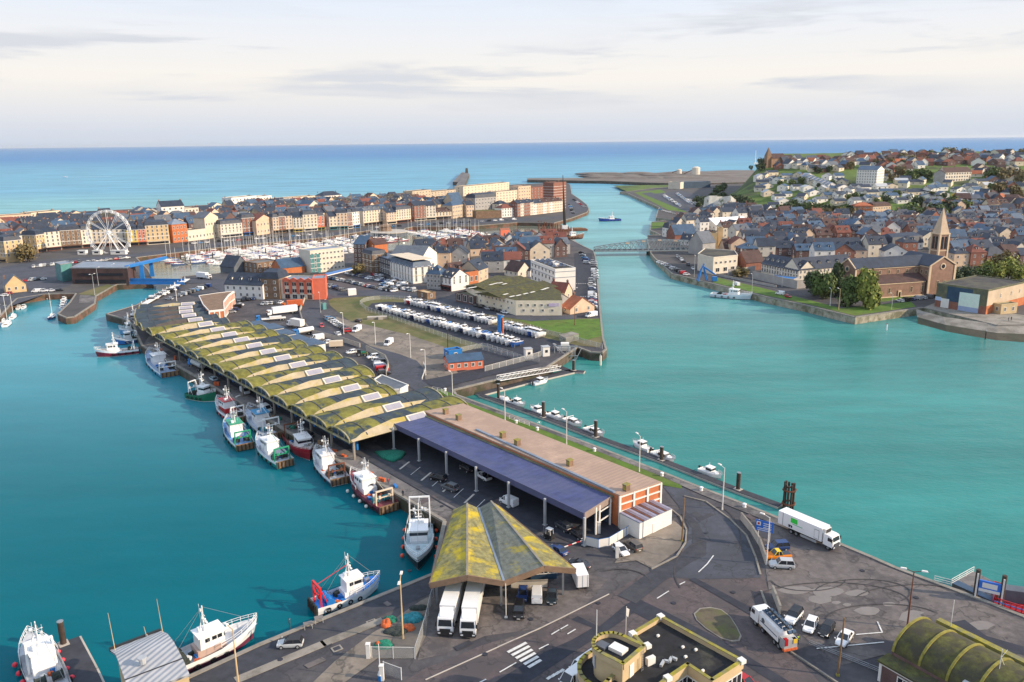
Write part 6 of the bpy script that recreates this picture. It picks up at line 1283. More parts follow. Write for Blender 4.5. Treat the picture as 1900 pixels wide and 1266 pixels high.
# church by the water
th=math.atan2((G(1716,547)-G(1620,554)).y,(G(1716,547)-G(1620,554)).x);cu=Vector((math.cos(th),math.sin(th)));cv=Vector((-cu.y,cu.x));c0=G(1620,555);c1=G(1718,548);ch=thing('brick_church','brick church with cream trim and pointed bell tower on the right bank','church',(c0.x,c0.y,0),th)
LN=(c1-c0).length;ha=top_z(c0,1620,527);hn=14.2
mb=MB();mb.box(LN/2-2,3,-1,LN,6,ha+1);mb.build('aisle','brick_church',ch)if False else None
mk('brick_church',(.27,.165,.12),.9,.2,.4);mk('church_trim',(.62,.47,.32),.85,.1,.5)
mb=MB();mb.box(LN/2-1,3,-1,LN,6,ha+1);mb.build('aisle','brick_church',ch);mb=MB();mb.add([(-1.6,-.4,ha),(LN,-.4,ha),(LN,6.2,ha+3.2),(-1.6,6.2,ha+3.2),(-1.6,-.4,ha-.2),(LN,-.4,ha-.2),(-1.6,6.2,ha)],[(0,1,2,3),(0,4,5,1),(0,3,6)]);mb.build('aisle_roof','tile_brown',ch)
mb=MB();x0,x1=-7,LN+6;D0,D1=6.05,17
mb.add([(x0,D0,-1),(x1,D0,-1),(x1,D1,-1),(x0,D1,-1),(x0,D0,hn),(x1,D0,hn),(x1,D1,hn),(x0,D1,hn),(x0,11.5,hn+4),(x1,11.5,hn+4)],[(0,1,5,4),(1,2,6,9,5),(2,3,7,6),(3,0,4,8,7)]);mb.build('nave','brick_church',ch)
def slabs(m_,p,q,r_2,s_2,th_=.3):m_.add([p,q,r_2,s_2]+[(x,y,z+th_)for x,y,z in(p,q,r_2,s_2)],[(4,5,6,7),(0,1,5,4),(1,2,6,5),(2,3,7,6),(3,0,4,7)])
mb=MB();slabs(mb,(x0-.2,D0-.5,hn-.3),(x1,D0-.5,hn-.3),(x1,11.5,hn+4),(x0-.2,11.5,hn+4));slabs(mb,(x1,D1+.5,hn-.3),(x0-.2,D1+.5,hn-.3),(x0-.2,11.5,hn+4),(x1,11.5,hn+4));mb.build('roof','slate',ch)
TX0=LN-.1;TW=(G(1750,541.5)-c1).length*.96;TX1=TX0+TW;TY0=-1.0;ht=14.6
mb=MB();xm=(TX0+TX1)/2;mb.add([(TX0,TY0,-1),(TX1,TY0,-1),(TX1,22,-1),(TX0,22,-1),(TX0,TY0,ht),(TX1,TY0,ht),(TX1,22,ht),(TX0,22,ht),(xm,TY0,ht+4.2),(xm,22,ht+4.2)],[(0,1,5,8,4),(1,2,6,5),(2,3,7,9,6),(3,0,4,7)]);mb.build('transept','brick_church',ch)
mb=MB();slabs(mb,(TX0-.4,TY0-.2,ht-.3),(xm,TY0-.2,ht+4.2),(xm,22,ht+4.2),(TX0-.4,22,ht-.3));slabs(mb,(xm,TY0-.2,ht+4.2),(TX1+.4,TY0-.2,ht-.3),(TX1+.4,22,ht-.3),(xm,22,ht+4.2));mb.build('transept_roof','slate',ch)
mb=MB();mb.beam((TX0-.4,TY0-.25,ht),(xm,TY0-.25,ht+4.4),.3,.6);mb.beam((xm,TY0-.25,ht+4.4),(TX1+.4,TY0-.25,ht),.3,.6)
for x in(TX0+.1,TX1-.1):mb.box(x,TY0-.02,-.5,1.2,.5,ht+.5)
mb.box(LN/2-1,D0-.15,hn-.7,LN+10,.5,.6);mb.box(LN/2-1,-.12,ha-.7,LN-.4,.4,.45);mb.box(LN/2-1,-.1,-.5,LN-.4,.4,1.1);mb.box(-1.2,0,-.5,.9,.45,ha);mb.box(x0+.5,D0-.1,-.5,.9,.45,hn)
mb.beam((x0-.2,D0-.5,hn),(x0-.2,11.5,hn+4.3),.5,.5);mb.beam((x0-.2,D1+.5,hn),(x0-.2,11.5,hn+4.3),.5,.5)
mb.box(TX0-.1,3,ht-.8,.4,7.4,.5);mb.build('stone_trim','church_trim',ch)
wc=win_mesh(1.1,2.6,'church_trim');ws_=win_mesh(1.0,1.8,'church_trim')
for i in range(5):inst('window',wc,ch,(2.5+i*(LN-5)/4,-.03,2.2))if i!=2 else None
for i in range(7):inst('window',ws_,ch,(-3+i*(LN+1)/6,D0-.03,ha+3.4))
for x in(xm-2,xm+2):inst('window',wc,ch,(x,TY0-.03,4.4))
for y in(1.2,4.2):inst('window',ws_,ch,(TX0-.02,y,10.4),-math.pi/2)
mb=MB();mb.box(LN/2-.5,-.25,-.2,1.8,.3,3.6,0,0);mb.box(LN/2-.5,-.42,0,1.0,.06,2.6,0,1);mb.build('door',['church_trim','glass_dark'],ch)
for(x,y,z,rz_)in((xm,TY0-.05,ht-.4,0),(x0-.05,11.5,hn-.8,math.pi/2)):
 k=MB();k.tube((0,0,0),(0,-.2,0),1.6,n=16,m=0);k.tube((0,-.2,0),(0,-.26,0),1.05,n=16,m=1);k.build('rose_window',['church_trim','glass_dark'],ch, False,(x,y,z),-rz_ if rz_ else 0)
tp=G(1736,512);e=tp-c0;tx,ty=e.dot(cu),e.dot(cv);zt=top_z(tp,1736,433);zs=top_z(tp,1736,391)
tw=MB();tw.box(tx,ty,-1,6.2,6.2,zt+1,0,0);two=tw.build('tower','brick_church',ch);mb=MB()
for sx_ in(-1,1):
 for sy_ in(-1,1):mb.box(tx+sx_*2.9,ty+sy_*2.9,0,1.0,1.0,zt-.1)
mb.box(tx,ty,zt-.3,7.0,7.0,.7);mb.box(tx,ty,zt-9.5,6.5,6.5,.5);mb.build('tower_trim','church_trim',two);mb=MB()
for(dx,dy,rz_)in((0,-1,0),(1,0,math.pi/2),(-1,0,-math.pi/2)):
 for s_ in(-1.1,1.1):
  k=MB();k.box(0,-.05,0,1.3,.2,6.2,0,0);k.tube((0,-.15,6.2),(0,.05,6.2),.65,n=10,m=0);k.build('belfry_opening','glass_dark',two, False,(tx+dx*3.12+(s_ if dx==0 else 0),ty+dy*3.12+(s_ if dy==0 else 0),zt-8.2),rz_)
mk('spire_stone',(.50,.38,.27),.85,.15,.4)
mb=MB();mb.add([(tx-3.0,ty-3.0,zt+.4),(tx+3.0,ty-3.0,zt+.4),(tx+3.0,ty+3.0,zt+.4),(tx-3.0,ty+3.0,zt+.4),(tx,ty,zs+2)],[(0,1,4),(1,2,4),(2,3,4),(3,0,4)]);mb.build('spire','spire_stone',two)
# boat hall right
t=PB(1734,569,1828,584,36,527,'large patchwork-clad boat hall with dark flat roof by the slipway',cat='boat hall',name='boat_hall',roof='flat',wall='moss_gutter',rm='felt',nx=0,chim=0);A,B=G(1734,569),G(1828,584);W_=(B-A).length;hh=top_z(A,1734,527)
for nm,x0_,x1_,z0_,z1_,mt in(('brick_base',0,1,0,.33,'brick'),('cladding',.22,.72,.33,.97,'shed_blue'),('cladding',.72,.97,.33,.97,'leaf_light'),('side_door',.12,.28,.02,.42,'panel_white'),('main_door',.47,.86,.02,.80,'net_door'),('banner',.0,.12,.30,.46,'banner')):
 if mt=='net_door':mt=paint((.62,.74,.66),.6,.08)
 if mt=='banner':mt=paint((.45,.55,.75),.6)
 dz={'brick_base':.05,'cladding':.08,'side_door':.14,'main_door':.16,'banner':.18}[nm]
 k=MB();k.box((x0_+x1_)/2*W_-W_/2,-dz,z0_*hh,(x1_-x0_)*W_,.1,(z1_-z0_)*hh);k.build(nm,mt if mt!='leaf_light' else 'moss_gutter',t)
k=MB();k.box((.47+.86)/2*W_-W_/2,-.23,.1,.39*W_,.06,.2*hh);k.build('door_skirt',paint((.30,.38,.55),.6),t)
k=MB();k.box(W_/2+.06,18,0,.12,36,.36*hh,0,0);k.box(W_/2+.05,18,.36*hh,.1,36,.62*hh,0,1);k.build('side_wall',['brick_orange','beige'],t)
for y_ in(12,22,30):inst('vent',win_mesh(.6,1.6),t,(W_/2+.14,y_,hh*.6),math.pi/2)
PB(1856,584,1886,581,4,567,'little buff brick hut against the boat hall',cat='hut',name='hut',roof='flat',wall='buff',rm='moss_gutter',nx=2,nz=1,chim=0)
# brick blocks on the slope foot, tower block and flats on the hill
PB(1584,404,1618,404,12,382,'orange brick institution with bright red roof, left half',cat='institution',name='institution',roof='hip',rh=3,wall='brick_orange',rm='tile_orange',nx=7,nz=3);PB(1618,404,1651,402,12,384,'peach brick institution with dormers, right half',cat='institution',name='institution',roof='mansard',rh=4,wall='peach',rm='tile_brown',nx=7,nz=3,dorm=5)
def hill_bld(x0,y0,x1,y1,D,ye,lb,**k):
 p,q=GT(x0,y0),GT(x1,y1);z=min(p.z,q.z);h=top_z((p.x,p.y),x0,ye)-z; return bld((p.x,p.y),(q.x,q.y),D,max(3,h),lb,z=z,**k)
hill_bld(1588,342,1625,347,22,315,'white slab tower block on the hillside',cat='tower block',name='tower_block',roof='gable',rh=4,wall='white_render',rm='slate_blue',nx=8,nz=6,chim=0)
hill_bld(1731,338,1752,340,24,322,'grey gable end of the hillside flats',cat='flats',name='flats',roof='gabley',rh=4,wall='grey_render',rm='tile_brown',nx=0,chim=0);hill_bld(1753,339,1801,333,12,320,'cream balcony flats on the hillside',cat='flats',name='flats',roof='gable',rh=5,wall='pale',rm='tile_brown',nx=10,nz=3,chim=4-1,win=(2.0,1.8))
for i in range(8):hill_bld(1487+i*6.2,336+i*2.2,1493+i*6.2,338.3+i*2.2,9,327+i*2.2,'white stepped terrace house, %s from the left in the hillside row'%nth(i),cat='terrace house',name='terrace_house',roof='gable',rh=2.5,wall='white_render',rm='zinc',nx=1,nz=2,chim=0,group='stepped terrace on the hill')
# hilltop church and semaphore
p=GT(1424,310);t=thing('hilltop_church','dark sandstone church with needle spire on the cliff top','church',(p.x,p.y,p.z),.25);zt=top_z((p.x,p.y),1426,290)-p.z;zs=top_z((p.x,p.y),1426,273)-p.z;nl=26*p.xy.length/F
mk('sandstone_dark',(.30,.18,.11),.9,.2,.2)
mb=MB();mb.box(0,0,-2,7,7,zt+2);tw=mb.build('tower','sandstone_dark',t);mb=MB();mb.add([(-3.6,-3.6,zt),(3.6,-3.6,zt),(3.6,3.6,zt),(-3.6,3.6,zt),(0,0,zs)],[(0,1,4),(1,2,4),(2,3,4),(3,0,4)]);mb.build('spire','stone_brown',tw)
mb=MB();mb.box(nl/2+2,0,-2,nl,11,13);mb.build('nave','sandstone_dark',t);mb=MB();mb.add([(3,-6,11),(nl+3,-6,11),(nl+2,0,17),(3,0,17),(3,6,11),(nl+3,6,11)],[(0,1,2,3),(3,2,5,4),(1,5,2)]);mb.build('roof','tile_brown',t)
for i in range(5):inst('window',win_mesh(1.2,4),t,(8+i*4.2,-5.52,4))
p=GT(1401,305);t=thing('signal_mast','white signal mast on the cliff left of the church','mast',(p.x,p.y,p.z));zt=top_z((p.x,p.y),1402,279)-p.z;mb=MB();mb.tube((0,0,0),(0,0,zt),1.3,.7,8);mb.build('shaft','white_render',t);mb=MB();mb.box(0,0,zt*.3,5,5,1);mb.box(8,3,0,22,9,5);mb.build('station','white_render',t)
# --- hillside bungalows
BUNG=[(40,385),(75,368),(120,375),(165,352),(160,430),(240,430),(320,440),(160,485),(110,505),(300,500),(140,540),(60,560),(240,530),(345,545),(420,520),(470,495),(480,355),(545,352),(560,380),(600,390),(575,440),(520,450),(640,455),(680,430),(715,470),(610,490),(560,490),(690,535),(740,440),(860,430),(930,425),(890,470),(990,465),(940,495),(830,515),(780,520),(1080,510),(1010,530),(1030,370),(1000,385),(1050,410),(1110,395),(1170,385),(860,365),(900,350),(1140,465),(1090,470),(1220,460),(1250,505),(1190,505),(1310,490),(1280,410),(1370,400),(1300,435),(1240,440),(1450,490),(1480,440),(1440,450),(1560,455),(1520,430),(1650,420),(1600,390),(1560,390),(1345,540),(1270,535),(20,420),(-20,400),(-30,360),(15,345),(60,330),(-40,440)]
for y in(332,342,352,362,372,382):
 for i in range(15):
  q=((1428+i*27+R.uniform(-7,7)-1420)*3.956,(y+R.uniform(-3,3)-240)*3.956-14)
  if y>372 and(i<4 or 5<i<9): continue
  if all(math.hypot(q[0]-a,(q[1]-b)*1.5)>62 for a,b in BUNG)and not(640<q[0]<840 and q[1]<440)and not(1200<q[0]<1540 and q[1]<390):BUNG.append(q)
mk('roof_pale',(.42,.44,.46),.6,.1,.4)
bi=0
for i,(x,y)in enumerate(BUNG):
 px,py=1420+x/3.956,240+(y+14)/3.956;p=GT(px,py);wl=R.choice(['white_render','white_render','white_render','pale','cream'])if(x,y)not in((1450,490),)else 'yellow_wall';a=R.choice([.15,.15,.3,-.2,.9]);w=R.uniform(11,15);u=Vector((math.cos(a),math.sin(a)));c=p.xy
 rf=R.choice(['slate','slate_blue','roof_pale','slate','slate','slate_blue','slate_grey']);RN['roof_pale']='pale'
 row=int((y-330)/40);LABN=globals().setdefault('BROW',{});LABN[row]=LABN.get(row,-1)+1
 lb='%s bungalow with %s roof, %s in %s row down the green slope'%(WN[wl],RN[rf],nth(LABN[row]),nth(row))
 bld(c-u*w/2,c+u*w/2,R.uniform(8,10),R.uniform(3.4,5.0),lb,cat='bungalow',name='bungalow',roof='gabley' if R.random()<.25 else 'gable',rh=R.uniform(2,3),wall=wl,rm=rf,nx=2,nz=1,z=p.z-.3,chim=1 if R.random()<.5 else 0,group='white bungalows on the hillside',z0=1.0,win=(1.4,1.2))
# --- red-roofed suburb along the crest
rows_=[(300,1440,1900,26),(306,1432,1900,26),(312,1440,1720,16),(319,1500,1700,9),(294,1560,1900,22),(289,1640,1900,16),(327,1800,1900,5),(318,1810,1900,5),(340,1840,1900,4),(352,1850,1900,4),(365,1830,1900,5),(376,1780,1900,9),(386,1730,1900,12)]
for j,(y,xa,xb,n_)in enumerate(rows_):
 for i in range(n_):
  px=lerp(xa,xb,(i+R.uniform(.2,.8))/n_);py=y+R.uniform(-2,2)
  if 1580<px<1630 and 312<py<350 or 1725<px<1808 and 316<py<345: continue
  p=GT(px,py);wl=R.choice(['white_render','cream','white_render','brick','pale','white_render','brick_dark']);rf=R.choice(['tile_red','tile_brown','tile_brown','slate','tile_orange','tile_brown','slate','slate','slate_blue','slate_grey']);a=R.uniform(-.5,.9);w=R.uniform(10,15);u=Vector((math.cos(a),math.sin(a)))
  bld(p.xy-u*w/2,p.xy+u*w/2,R.uniform(8,11),R.uniform(3.5,5.5),'%s house with %s roof, %s from left, %s row below hilltop'%(WN[wl],RN[rf],nth(i),nth(j)),cat='suburban house',name='suburban_house',roof='gabley' if R.random()<.4 else R.choice(['gable','hip']),rh=R.uniform(3,5),wall=wl,rm=rf,nx=1,nz=1,z=p.z-.3,chim=1 if R.random()<.4 else 0,group='houses of the hilltop suburb',z0=1.0,win=(1.5,1.3))
# --- terraced lower town
LOW=[Vector(p)for p in GP([(1243,437),(1262,418),(1300,404),(1330,397),(1400,399),(1480,408),(1580,414),(1650,414),(1760,402),(1830,402),(1930,398),(1930,512),(1830,512),(1760,500),(1712,482),(1600,492),(1500,490),(1400,486),(1330,470),(1290,458),(1245,446)])]
EX=[(1262,430,1345,470),(1400,482,1490,530),(1322,408,1398,430),(1495,455,1605,482),(1650,448,1712,470),(1700,470,1775,560),(1240,420,1260,445),(1580,380,1655,406),(1342,452,1370,474)]
n3=fill(LOW,G(1243,520)-Vector((20,0)),Vector((.985,.17)),Vector((-.17,.985)),46,26,11.5,17,['brick','brick_dark','brick_dark','cream','grey_render','pale','white_render','brick','peach','white_render','pale'],['slate','slate','slate','slate_blue','slate_blue','tile_brown','slate_grey','slate','slate','slate','tile_brown','tile_red','slate_blue','slate'],(5.5,9),
     lambda w,r,i,j:'%s terrace under %s roof, %s from left, %s row behind church quay'%(WN[w],RN[r],nth(i),nth(j)),'terrace_house','terrace house','terrace houses of the right bank',excl=EX,nx=2,nz=2,jit=.45,dorm=.75,gy=.3,D=(8.5,11),cap=295,skip=.16,zf=True)
print('houses',n1,n2,n3)
# ================================================================ BOATS
WH=(.74,.76,.78);NAVY=(.02,.04,.14);MAR=(.20,.015,.035);RED=(.42,.02,.025);GRN=(.012,.14,.07);BLU=(.03,.16,.45);LBL=(.10,.30,.52);BLK=(.02,.022,.028);TEAL=(.0,.25,.22)
trawler((258,655),(177,664),'white trawler with maroon lower hull and bow pointing out into the basin',MAR,bottom=(.62,.55,.5),band=WH,deck=(.55,.50,.45),hx=.08,stern_c='net_dark',roofc=(.7,.7,.68))
trawler((258,634),(214,641),'blue and white trawler moored just behind the maroon one',BLU,band=WH,deck=(.30,.38,.5),hx=-.05,roofc=(.6,.65,.7))
trawler((257,617),(222,622),'second blue trawler of the raft by the short jetty, with pale deck',LBL,band=WH,deck=(.4,.42,.45),hx=.0,stern_c=None)
trawler((262,601),(232,604),'third trawler of the raft by the short jetty, navy hulled',NAVY,band=LBL,deck=(.3,.33,.4),hx=-.05,stern_c=None)
trawler((317,700),(279,664),'sky blue trawler with brown timber stern alone on the fish quay',LBL,band=WH,deck=(.25,.34,.48),hx=.03,house='gull_white')
trawler((352,738),(402,746),'dark green trawler with white gantry at its left end',GRN,bottom=(.62,.62,.58),band=GRN,deck=(.16,.20,.17),hx=.05,gantry='white_paint',stern_c=None,gx=-.36,gh=4.6)
trawler((447,786),(405,757),'red trawler with a white foredeck and red roof band',RED,band=WH,deck=(.45,.44,.45),hx=.05,roofc=RED,house_bands=RED)
trawler((456,836),(424,795),'white and green trawler with green gantry and wooden stern',GRN,band=WH,deck=(.12,.28,.55),hx=.05,gantry=paint((.02,.28,.14)),roofc=(.02,.30,.16))
trawler((510,816),(463,772),'large white trawler with light blue wheelhouse roof on the fish quay',LBL,band=WH,deck=(.42,.48,.58),hx=.0,roofc=(.05,.28,.5),gh=4.4,drums='net_blue')
trawler((530,868),(480,829),'white trawler with teal waterline and wooden stern board, outer boat',TEAL,band=WH,deck=(.44,.48,.56),hx=.02,gantry=paint((.02,.28,.14)))
trawler((540,812),(577,858),'dark red trawler with bow towards the viewer beside the teal one',(.30,.015,.025),bottom=(.62,.55,.52),band=(.30,.015,.025),deck=(.30,.12,.11),hx=.14,gantry='rust',stern_c=None)
trawler((631,901),(588,853),'white trawler with navy waterline stripe on the fish quay',WH,zw=.8,bottom=NAVY,band=WH,deck=(.5,.53,.58),hx=.06,gantry='rust')
trawler((722,952),(653,897),'maroon trawler with white bow and cream stern gantry',(.045,.012,.02),bottom=(.03,.03,.035),band=(.16,.02,.04),deck=(.22,.05,.06),hx=.1,gantry='cream',drums='net_blue',whale=True,fenders=(.75,.72,.65))
trawler((781,972),(776,1062),'white trawler with black hull and tall white gantry under the folded roof',BLK,bottom=(.55,.30,.28),band=WH,deck=(.42,.52,.55),hx=.0,gh=6.5,gx=-.33,house_bands=WH,fenders=(.75,.08,.03),L=21)
trawler((583,1136),(706,1092),'white trawler with bright blue deck and red stern gantry',WH,big=.72,bottom=(.18,.03,.05),band=WH,deck=(.03,.24,.74),hx=.06,gantry=paint((.62,.02,.02)),gx=-.44,drums='blue_steel',stern_c='net_dark',gh=4.2)
trawler((300,1258),(480,1180),'long white trawler with maroon waterline beside the grey curved shed',WH,zw=.9,bottom=(.13,.02,.05),band=WH,deck=(.42,.46,.52),hx=-.02,gantry=None,house_bands=(.45,.33,.28),whale=False)
trawler((105,1300),(58,1205),'white bowed trawler with red fenders cut by the bottom left corner',WH,zw=.7,bottom=(.10,.02,.03),band=WH,deck=(.45,.47,.50),hx=.0,gx=-.05,fenders=(.75,.03,.06),gh=5.0)
# harbour patrol vessel and blue workboat
t=trawler((1330,551),(1385,556),'pale grey patrol vessel with raked cabin moored at the right bank',(.58,.62,.66),bottom=(.1,.1,.12),band=(.66,.70,.74),deck=(.55,.58,.6),hx=.05,gantry=None,stern_c=None,group=None,whale=False,L=21);t['category']='patrol boat';t.name='patrol_vessel'
t=trawler((1143,410),(1118,411),'dark blue workboat with white cabin under way in the channel',(.02,.05,.28),band=(.02,.05,.28),deck=(.2,.2,.24),hx=-.1,gantry=None,stern_c=None,group=None,L=24);t['category']='workboat';t.name='workboat'
# small craft on the long pontoon
for i,(x,y,fx_,fy_,st,lb)in enumerate([(1003,712,1030,705,'cabin','white cabin boat alone on the pontoon arm below the gangway'),(938,745,925,740,'open','small white boat behind the first pile of the long pontoon'),(961,752,975,757,'cabin','white pilot-house boat, second along the long pontoon'),(997,766,985,761,'cabin','small cream cabin boat just before the second pile'),
         (1031,777,1046,783,'cabin','white pilot-house boat just past the second pile'),(1064,787,1080,794,'cruiser','white sports cruiser, largest boat on the long pontoon'),(1104,805,1118,811,'cruiser','dark-topped sports boat by the third pile'),(1190,832,1176,826,'cabin','white cabin boat midway along the open stretch of pontoon'),(1232,851,1246,857,'cruiser','white cruiser by the fourth pile'),(1319,882,1334,888,'cabin','white cabin boat with red gear near the end of the long pontoon')]):
 p=G(x,y,WZ);d=G(fx_,fy_,WZ)-p;motorboat(p,math.atan2(d.y,d.x),st,lb,group='motorboats on the long pontoon',L=6.6 if st!='cruiser' else 7.6)
# pontoon, piles, gangway
def pontoon(pts,label,w=2.4,name='pontoon'):
 P=GP(pts,WZ+.5);o=P[0];t=thing(name,label,'pontoon',(o.x,o.y,WZ));dk=MB();sd_=MB()
 for a,b in zip(P,P[1:]):
  d=b-a;c=(a+b)/2-o;an=math.atan2(d.y,d.x);dk.box(c.x,c.y,.42,d.length,w*.86,.14,an);sd_.box(c.x,c.y,-.1,d.length+.2,w,.55,an)
 dk.build('deck','asphalt_patch',t);sd_.build('float','concrete_pale',t); return t
pontoon([(893,733),(1010,774),(1105,810),(1226,853),(1371,910),(1448,938)],'long grey pontoon with moored motorboats along the grass quay');pontoon([(886,731),(980,707),(1040,693),(1062,688)],'wide brown pontoon arm under the white gangway',4.2);pontoon([(1030,678),(1056,688),(1084,690)],'triangular pontoon tip with small posts below the boat lift',3.0)
pontoon([(122,1190),(152,1250),(178,1310)],'dark pontoon beside the white trawler in the bottom left corner',4.6)
for i,(x,y,h_,lb)in enumerate([(925,742,5.2,'dark mooring pile, first along the long pontoon'),(1008,777,5.2,'dark mooring pile, second along the long pontoon'),(1105,814,5.2,'dark mooring pile, third along the long pontoon'),(1227,857,4.0,'dark mooring pile, fourth along the long pontoon'),(1369,912,4.6,'dark mooring pile nearest the timber dolphin'),(1064,690,4.2,'mooring pile on the pontoon arm tip'),(119,1200,4.6,'thick brown pile at the bottom left pontoon')]):
 p=G(x,y,WZ);t=thing('mooring_pile',lb,'pile',(p.x,p.y,WZ),group='mooring piles');mb=MB();mb.tube((0,0,-4),(0,0,h_),.48,n=12);mb.build('shaft','timber_dark',t);mb=MB();mb.tube((0,0,h_),(0,0,h_+.12),.5,n=12);mb.build('cap','steel',t);mb=MB();mb.box(0,0,.45,1.8,1.5,.2,-.86);mb.build('guide','concrete_pale',t)
p=G(1462,946,WZ);t=thing('timber_dolphin','cluster of dark timber piles bound by beams at the pontoon end','dolphin',(p.x,p.y,WZ));k=MB();k.tube((0,0,-4),(0,0,6.3),.26,.24,8);me=k.mesh('pile','timber_dark')
for i in range(9):o=inst('pile',me,t,(math.cos(i*.698)*1.0,math.sin(i*.698)*1.0,.3*math.sin(i*5)),i)
mb=MB()
for z_ in(1.6,4.8):
 for a in range(6):mb.beam((1.4*math.cos(a*1.047),1.4*math.sin(a*1.047),z_),(1.4*math.cos(a*1.047+1.047),1.4*math.sin(a*1.047+1.047),z_),.35,.3)
mb.build('binding_beam','rust',t)
p,q=G(925,706,0),G(1038,686,-2);d=q-p;t=thing('gangway','white latticed gangway sloping from the dark quay to the pontoon','gangway',(p.x,p.y,0));L_=d.length;v=Vector((-d.y,d.x)).normalized()*.9;mb=MB();dk=MB();dk.beam((0,0,0),(d.x,d.y,-2),1.7,.2)
for s_ in(-1,1):
 f= lambda u,z:(d.x*u+v.x*s_,d.y*u+v.y*s_,-2*u+z)
 mb.beam(f(0,.1),f(1,.1),.12,.2);mb.beam(f(0,1.5),f(1,1.5),.12,.16)
 for i in range(14):mb.beam(f(i/14,.1),f((i+1)/14,1.5),.07,.07);mb.beam(f(i/14,.1),f(i/14,1.5),.08,.08)
mb.build('lattice','white_paint',t);dk.build('walkway','steel',t)
p,q=G(268,567),G(348,523);d=q-p;t=thing('gangway','white ramp laid on the quay by the white vans near the blue bridge','gangway',(p.x,p.y,0));mb=MB();mb.beam((0,0,.8),(d.x,d.y,1.6),3.0,.3);mb.build('walkway','panel_white',t);mb=MB()
for i in range(12):u=i/11;mb.box(d.x*u-1.3,d.y*u,lerp(.9,1.7,u),.25,.25,1.3)
mb.build('handrail','white_paint',t)
# channel piles and beacons
for x,y,h_,mt,lb in[(1114,670,3.6,'pale','pale navigation post standing off the island corner'),(1645,605,2.6,'white_paint','red and white marker post in the water off the church quay'),(1828,622,3.4,'timber_dark','thin dark stake in the water off the slipway')]:
 p=G(x,y+8,WZ);t=thing('marker_post',lb,'marker post',(p.x,p.y,WZ));mb=MB();mb.tube((0,0,-3),(0,0,h_),.42 if mt=='pale' else .25,n=8);mb.build('shaft',mt,t);mb=MB();mb.tube((0,0,h_),(0,0,h_+.6),.3,.1,8);mb.build('cap',paint(RED)if mt=='white_paint' else 'steel',t)
# marina yachts on their pontoons
YH=[('white_hull','white'),('white_hull','white'),('white_hull','white'),((.03,.07,.22),'navy'),('white_hull','white'),((.30,.05,.05),'red hulled')];YC=[((.02,.08,.32),'blue'),(None,'bare'),((.30,.04,.06),'maroon'),((.02,.08,.32),'blue'),((.75,.75,.74),'white')]
PN=[((352,471),(436,492)),((396,464),(490,489)),((440,460),(548,487)),((488,455),(590,478)),((548,450),(655,472)),((610,445),(690,460)),((668,438),(745,450)),((770,431),(850,447)),((835,428),(905,441)),((330,482),(352,492))]
yn=0
for pi,(a,b)in enumerate(PN):
 A,B=G(*a,WZ),G(*b,WZ);d=B-A;L_=d.length;u=d.normalized();v=Vector((-u.y,u.x));t=thing('marina_pontoon','grey marina finger pontoon, %s counting from the blue bridge'%nth(pi),'pontoon',(A.x,A.y,WZ),math.atan2(u.y,u.x),'marina pontoons');mb=MB();mb.box(L_/2,0,0,L_,2,.55);mb.build('walkway','concrete',t);k=MB();k.tube((0,0,-3),(0,0,4.5),.4,n=7);pm_=k.mesh('pile','timber_dark')
 for f_ in(.1,.5,.9):inst('pile',pm_,t,(L_*f_,1.3,0))
 for s_ in(-1,1):
  for k_ in range(max(2,int(L_/6.4))):
   if R.random()<.08: continue
   p=A+u*(2.5+k_*6.4+R.uniform(-.4,.4))+v*s_*6.8;hc_,cc=R.choice(YH),R.choice(YC);Ly=R.choice([9,10,11,12]);ms_=R.random()<.8
   yacht(p,math.atan2(v.y*s_,v.x*s_)+(math.pi if R.random()<.3 else 0),Ly,hc_[0],'%s %s, %s cover, %s on %s side of %s marina pontoon'%(hc_[1],'yacht' if ms_ else 'cruiser',cc[1],nth(k_),'near' if s_*v.y<0 else 'far',nth(pi)),cover=cc[0],mast=ms_,group='boats in the marina',name='sailing_yacht' if ms_ else 'cabin_cruiser',cat='sailing yacht' if ms_ else 'cabin cruiser');yn+=1
# outer harbour at the far left
for i,(x,y,fx_,fy_,L_,m_,lb)in enumerate([(14,603,26,592,11, True,'white yacht with bare mast, foremost at the left quay'),(3,598,14,588,10, True,'white yacht half cut by the left edge of the harbour'),(25,590,36,580,9, True,'white yacht behind the foremost one at the left quay'),(36,573,44,567,7, False,'white small cruiser with low cabin in the left basin'),(45,572,52,566,7, False,'white small cruiser alongside its twin in the left basin'),(80,556,92,554,9, False,'white cabin boat under the brick quay wall'),(101,554,113,552,9, False,'white cabin boat in the corner of the brick quay'),
         (58,560,70,558,8, False,'green low boat under the brick quay wall'),(97,590,104,584,9, True,'dark blue sloop at the pier head'),(120,557,128,553,7, False,'white boat at the head of the inner pier pontoon'),(120,562,128,558,7, False,'second white boat of the inner pier pontoon'),(119,567,127,563,7, False,'third white boat of the inner pier pontoon'),(118,572,126,568,7, False,'lowest white boat of the inner pier pontoon')]):
 p=G(x,y,WZ);d=G(fx_,fy_,WZ)-p;yacht(p,math.atan2(d.y,d.x),L_,GRN if 'green' in lb else NAVY if 'dark blue' in lb else 'white_hull',lb,cover=NAVY if i%2 else None,mast=m_,group='boats in the left basin',name='sailing_yacht' if m_ else 'cabin_cruiser',cat='sailing yacht' if m_ else 'cabin cruiser')
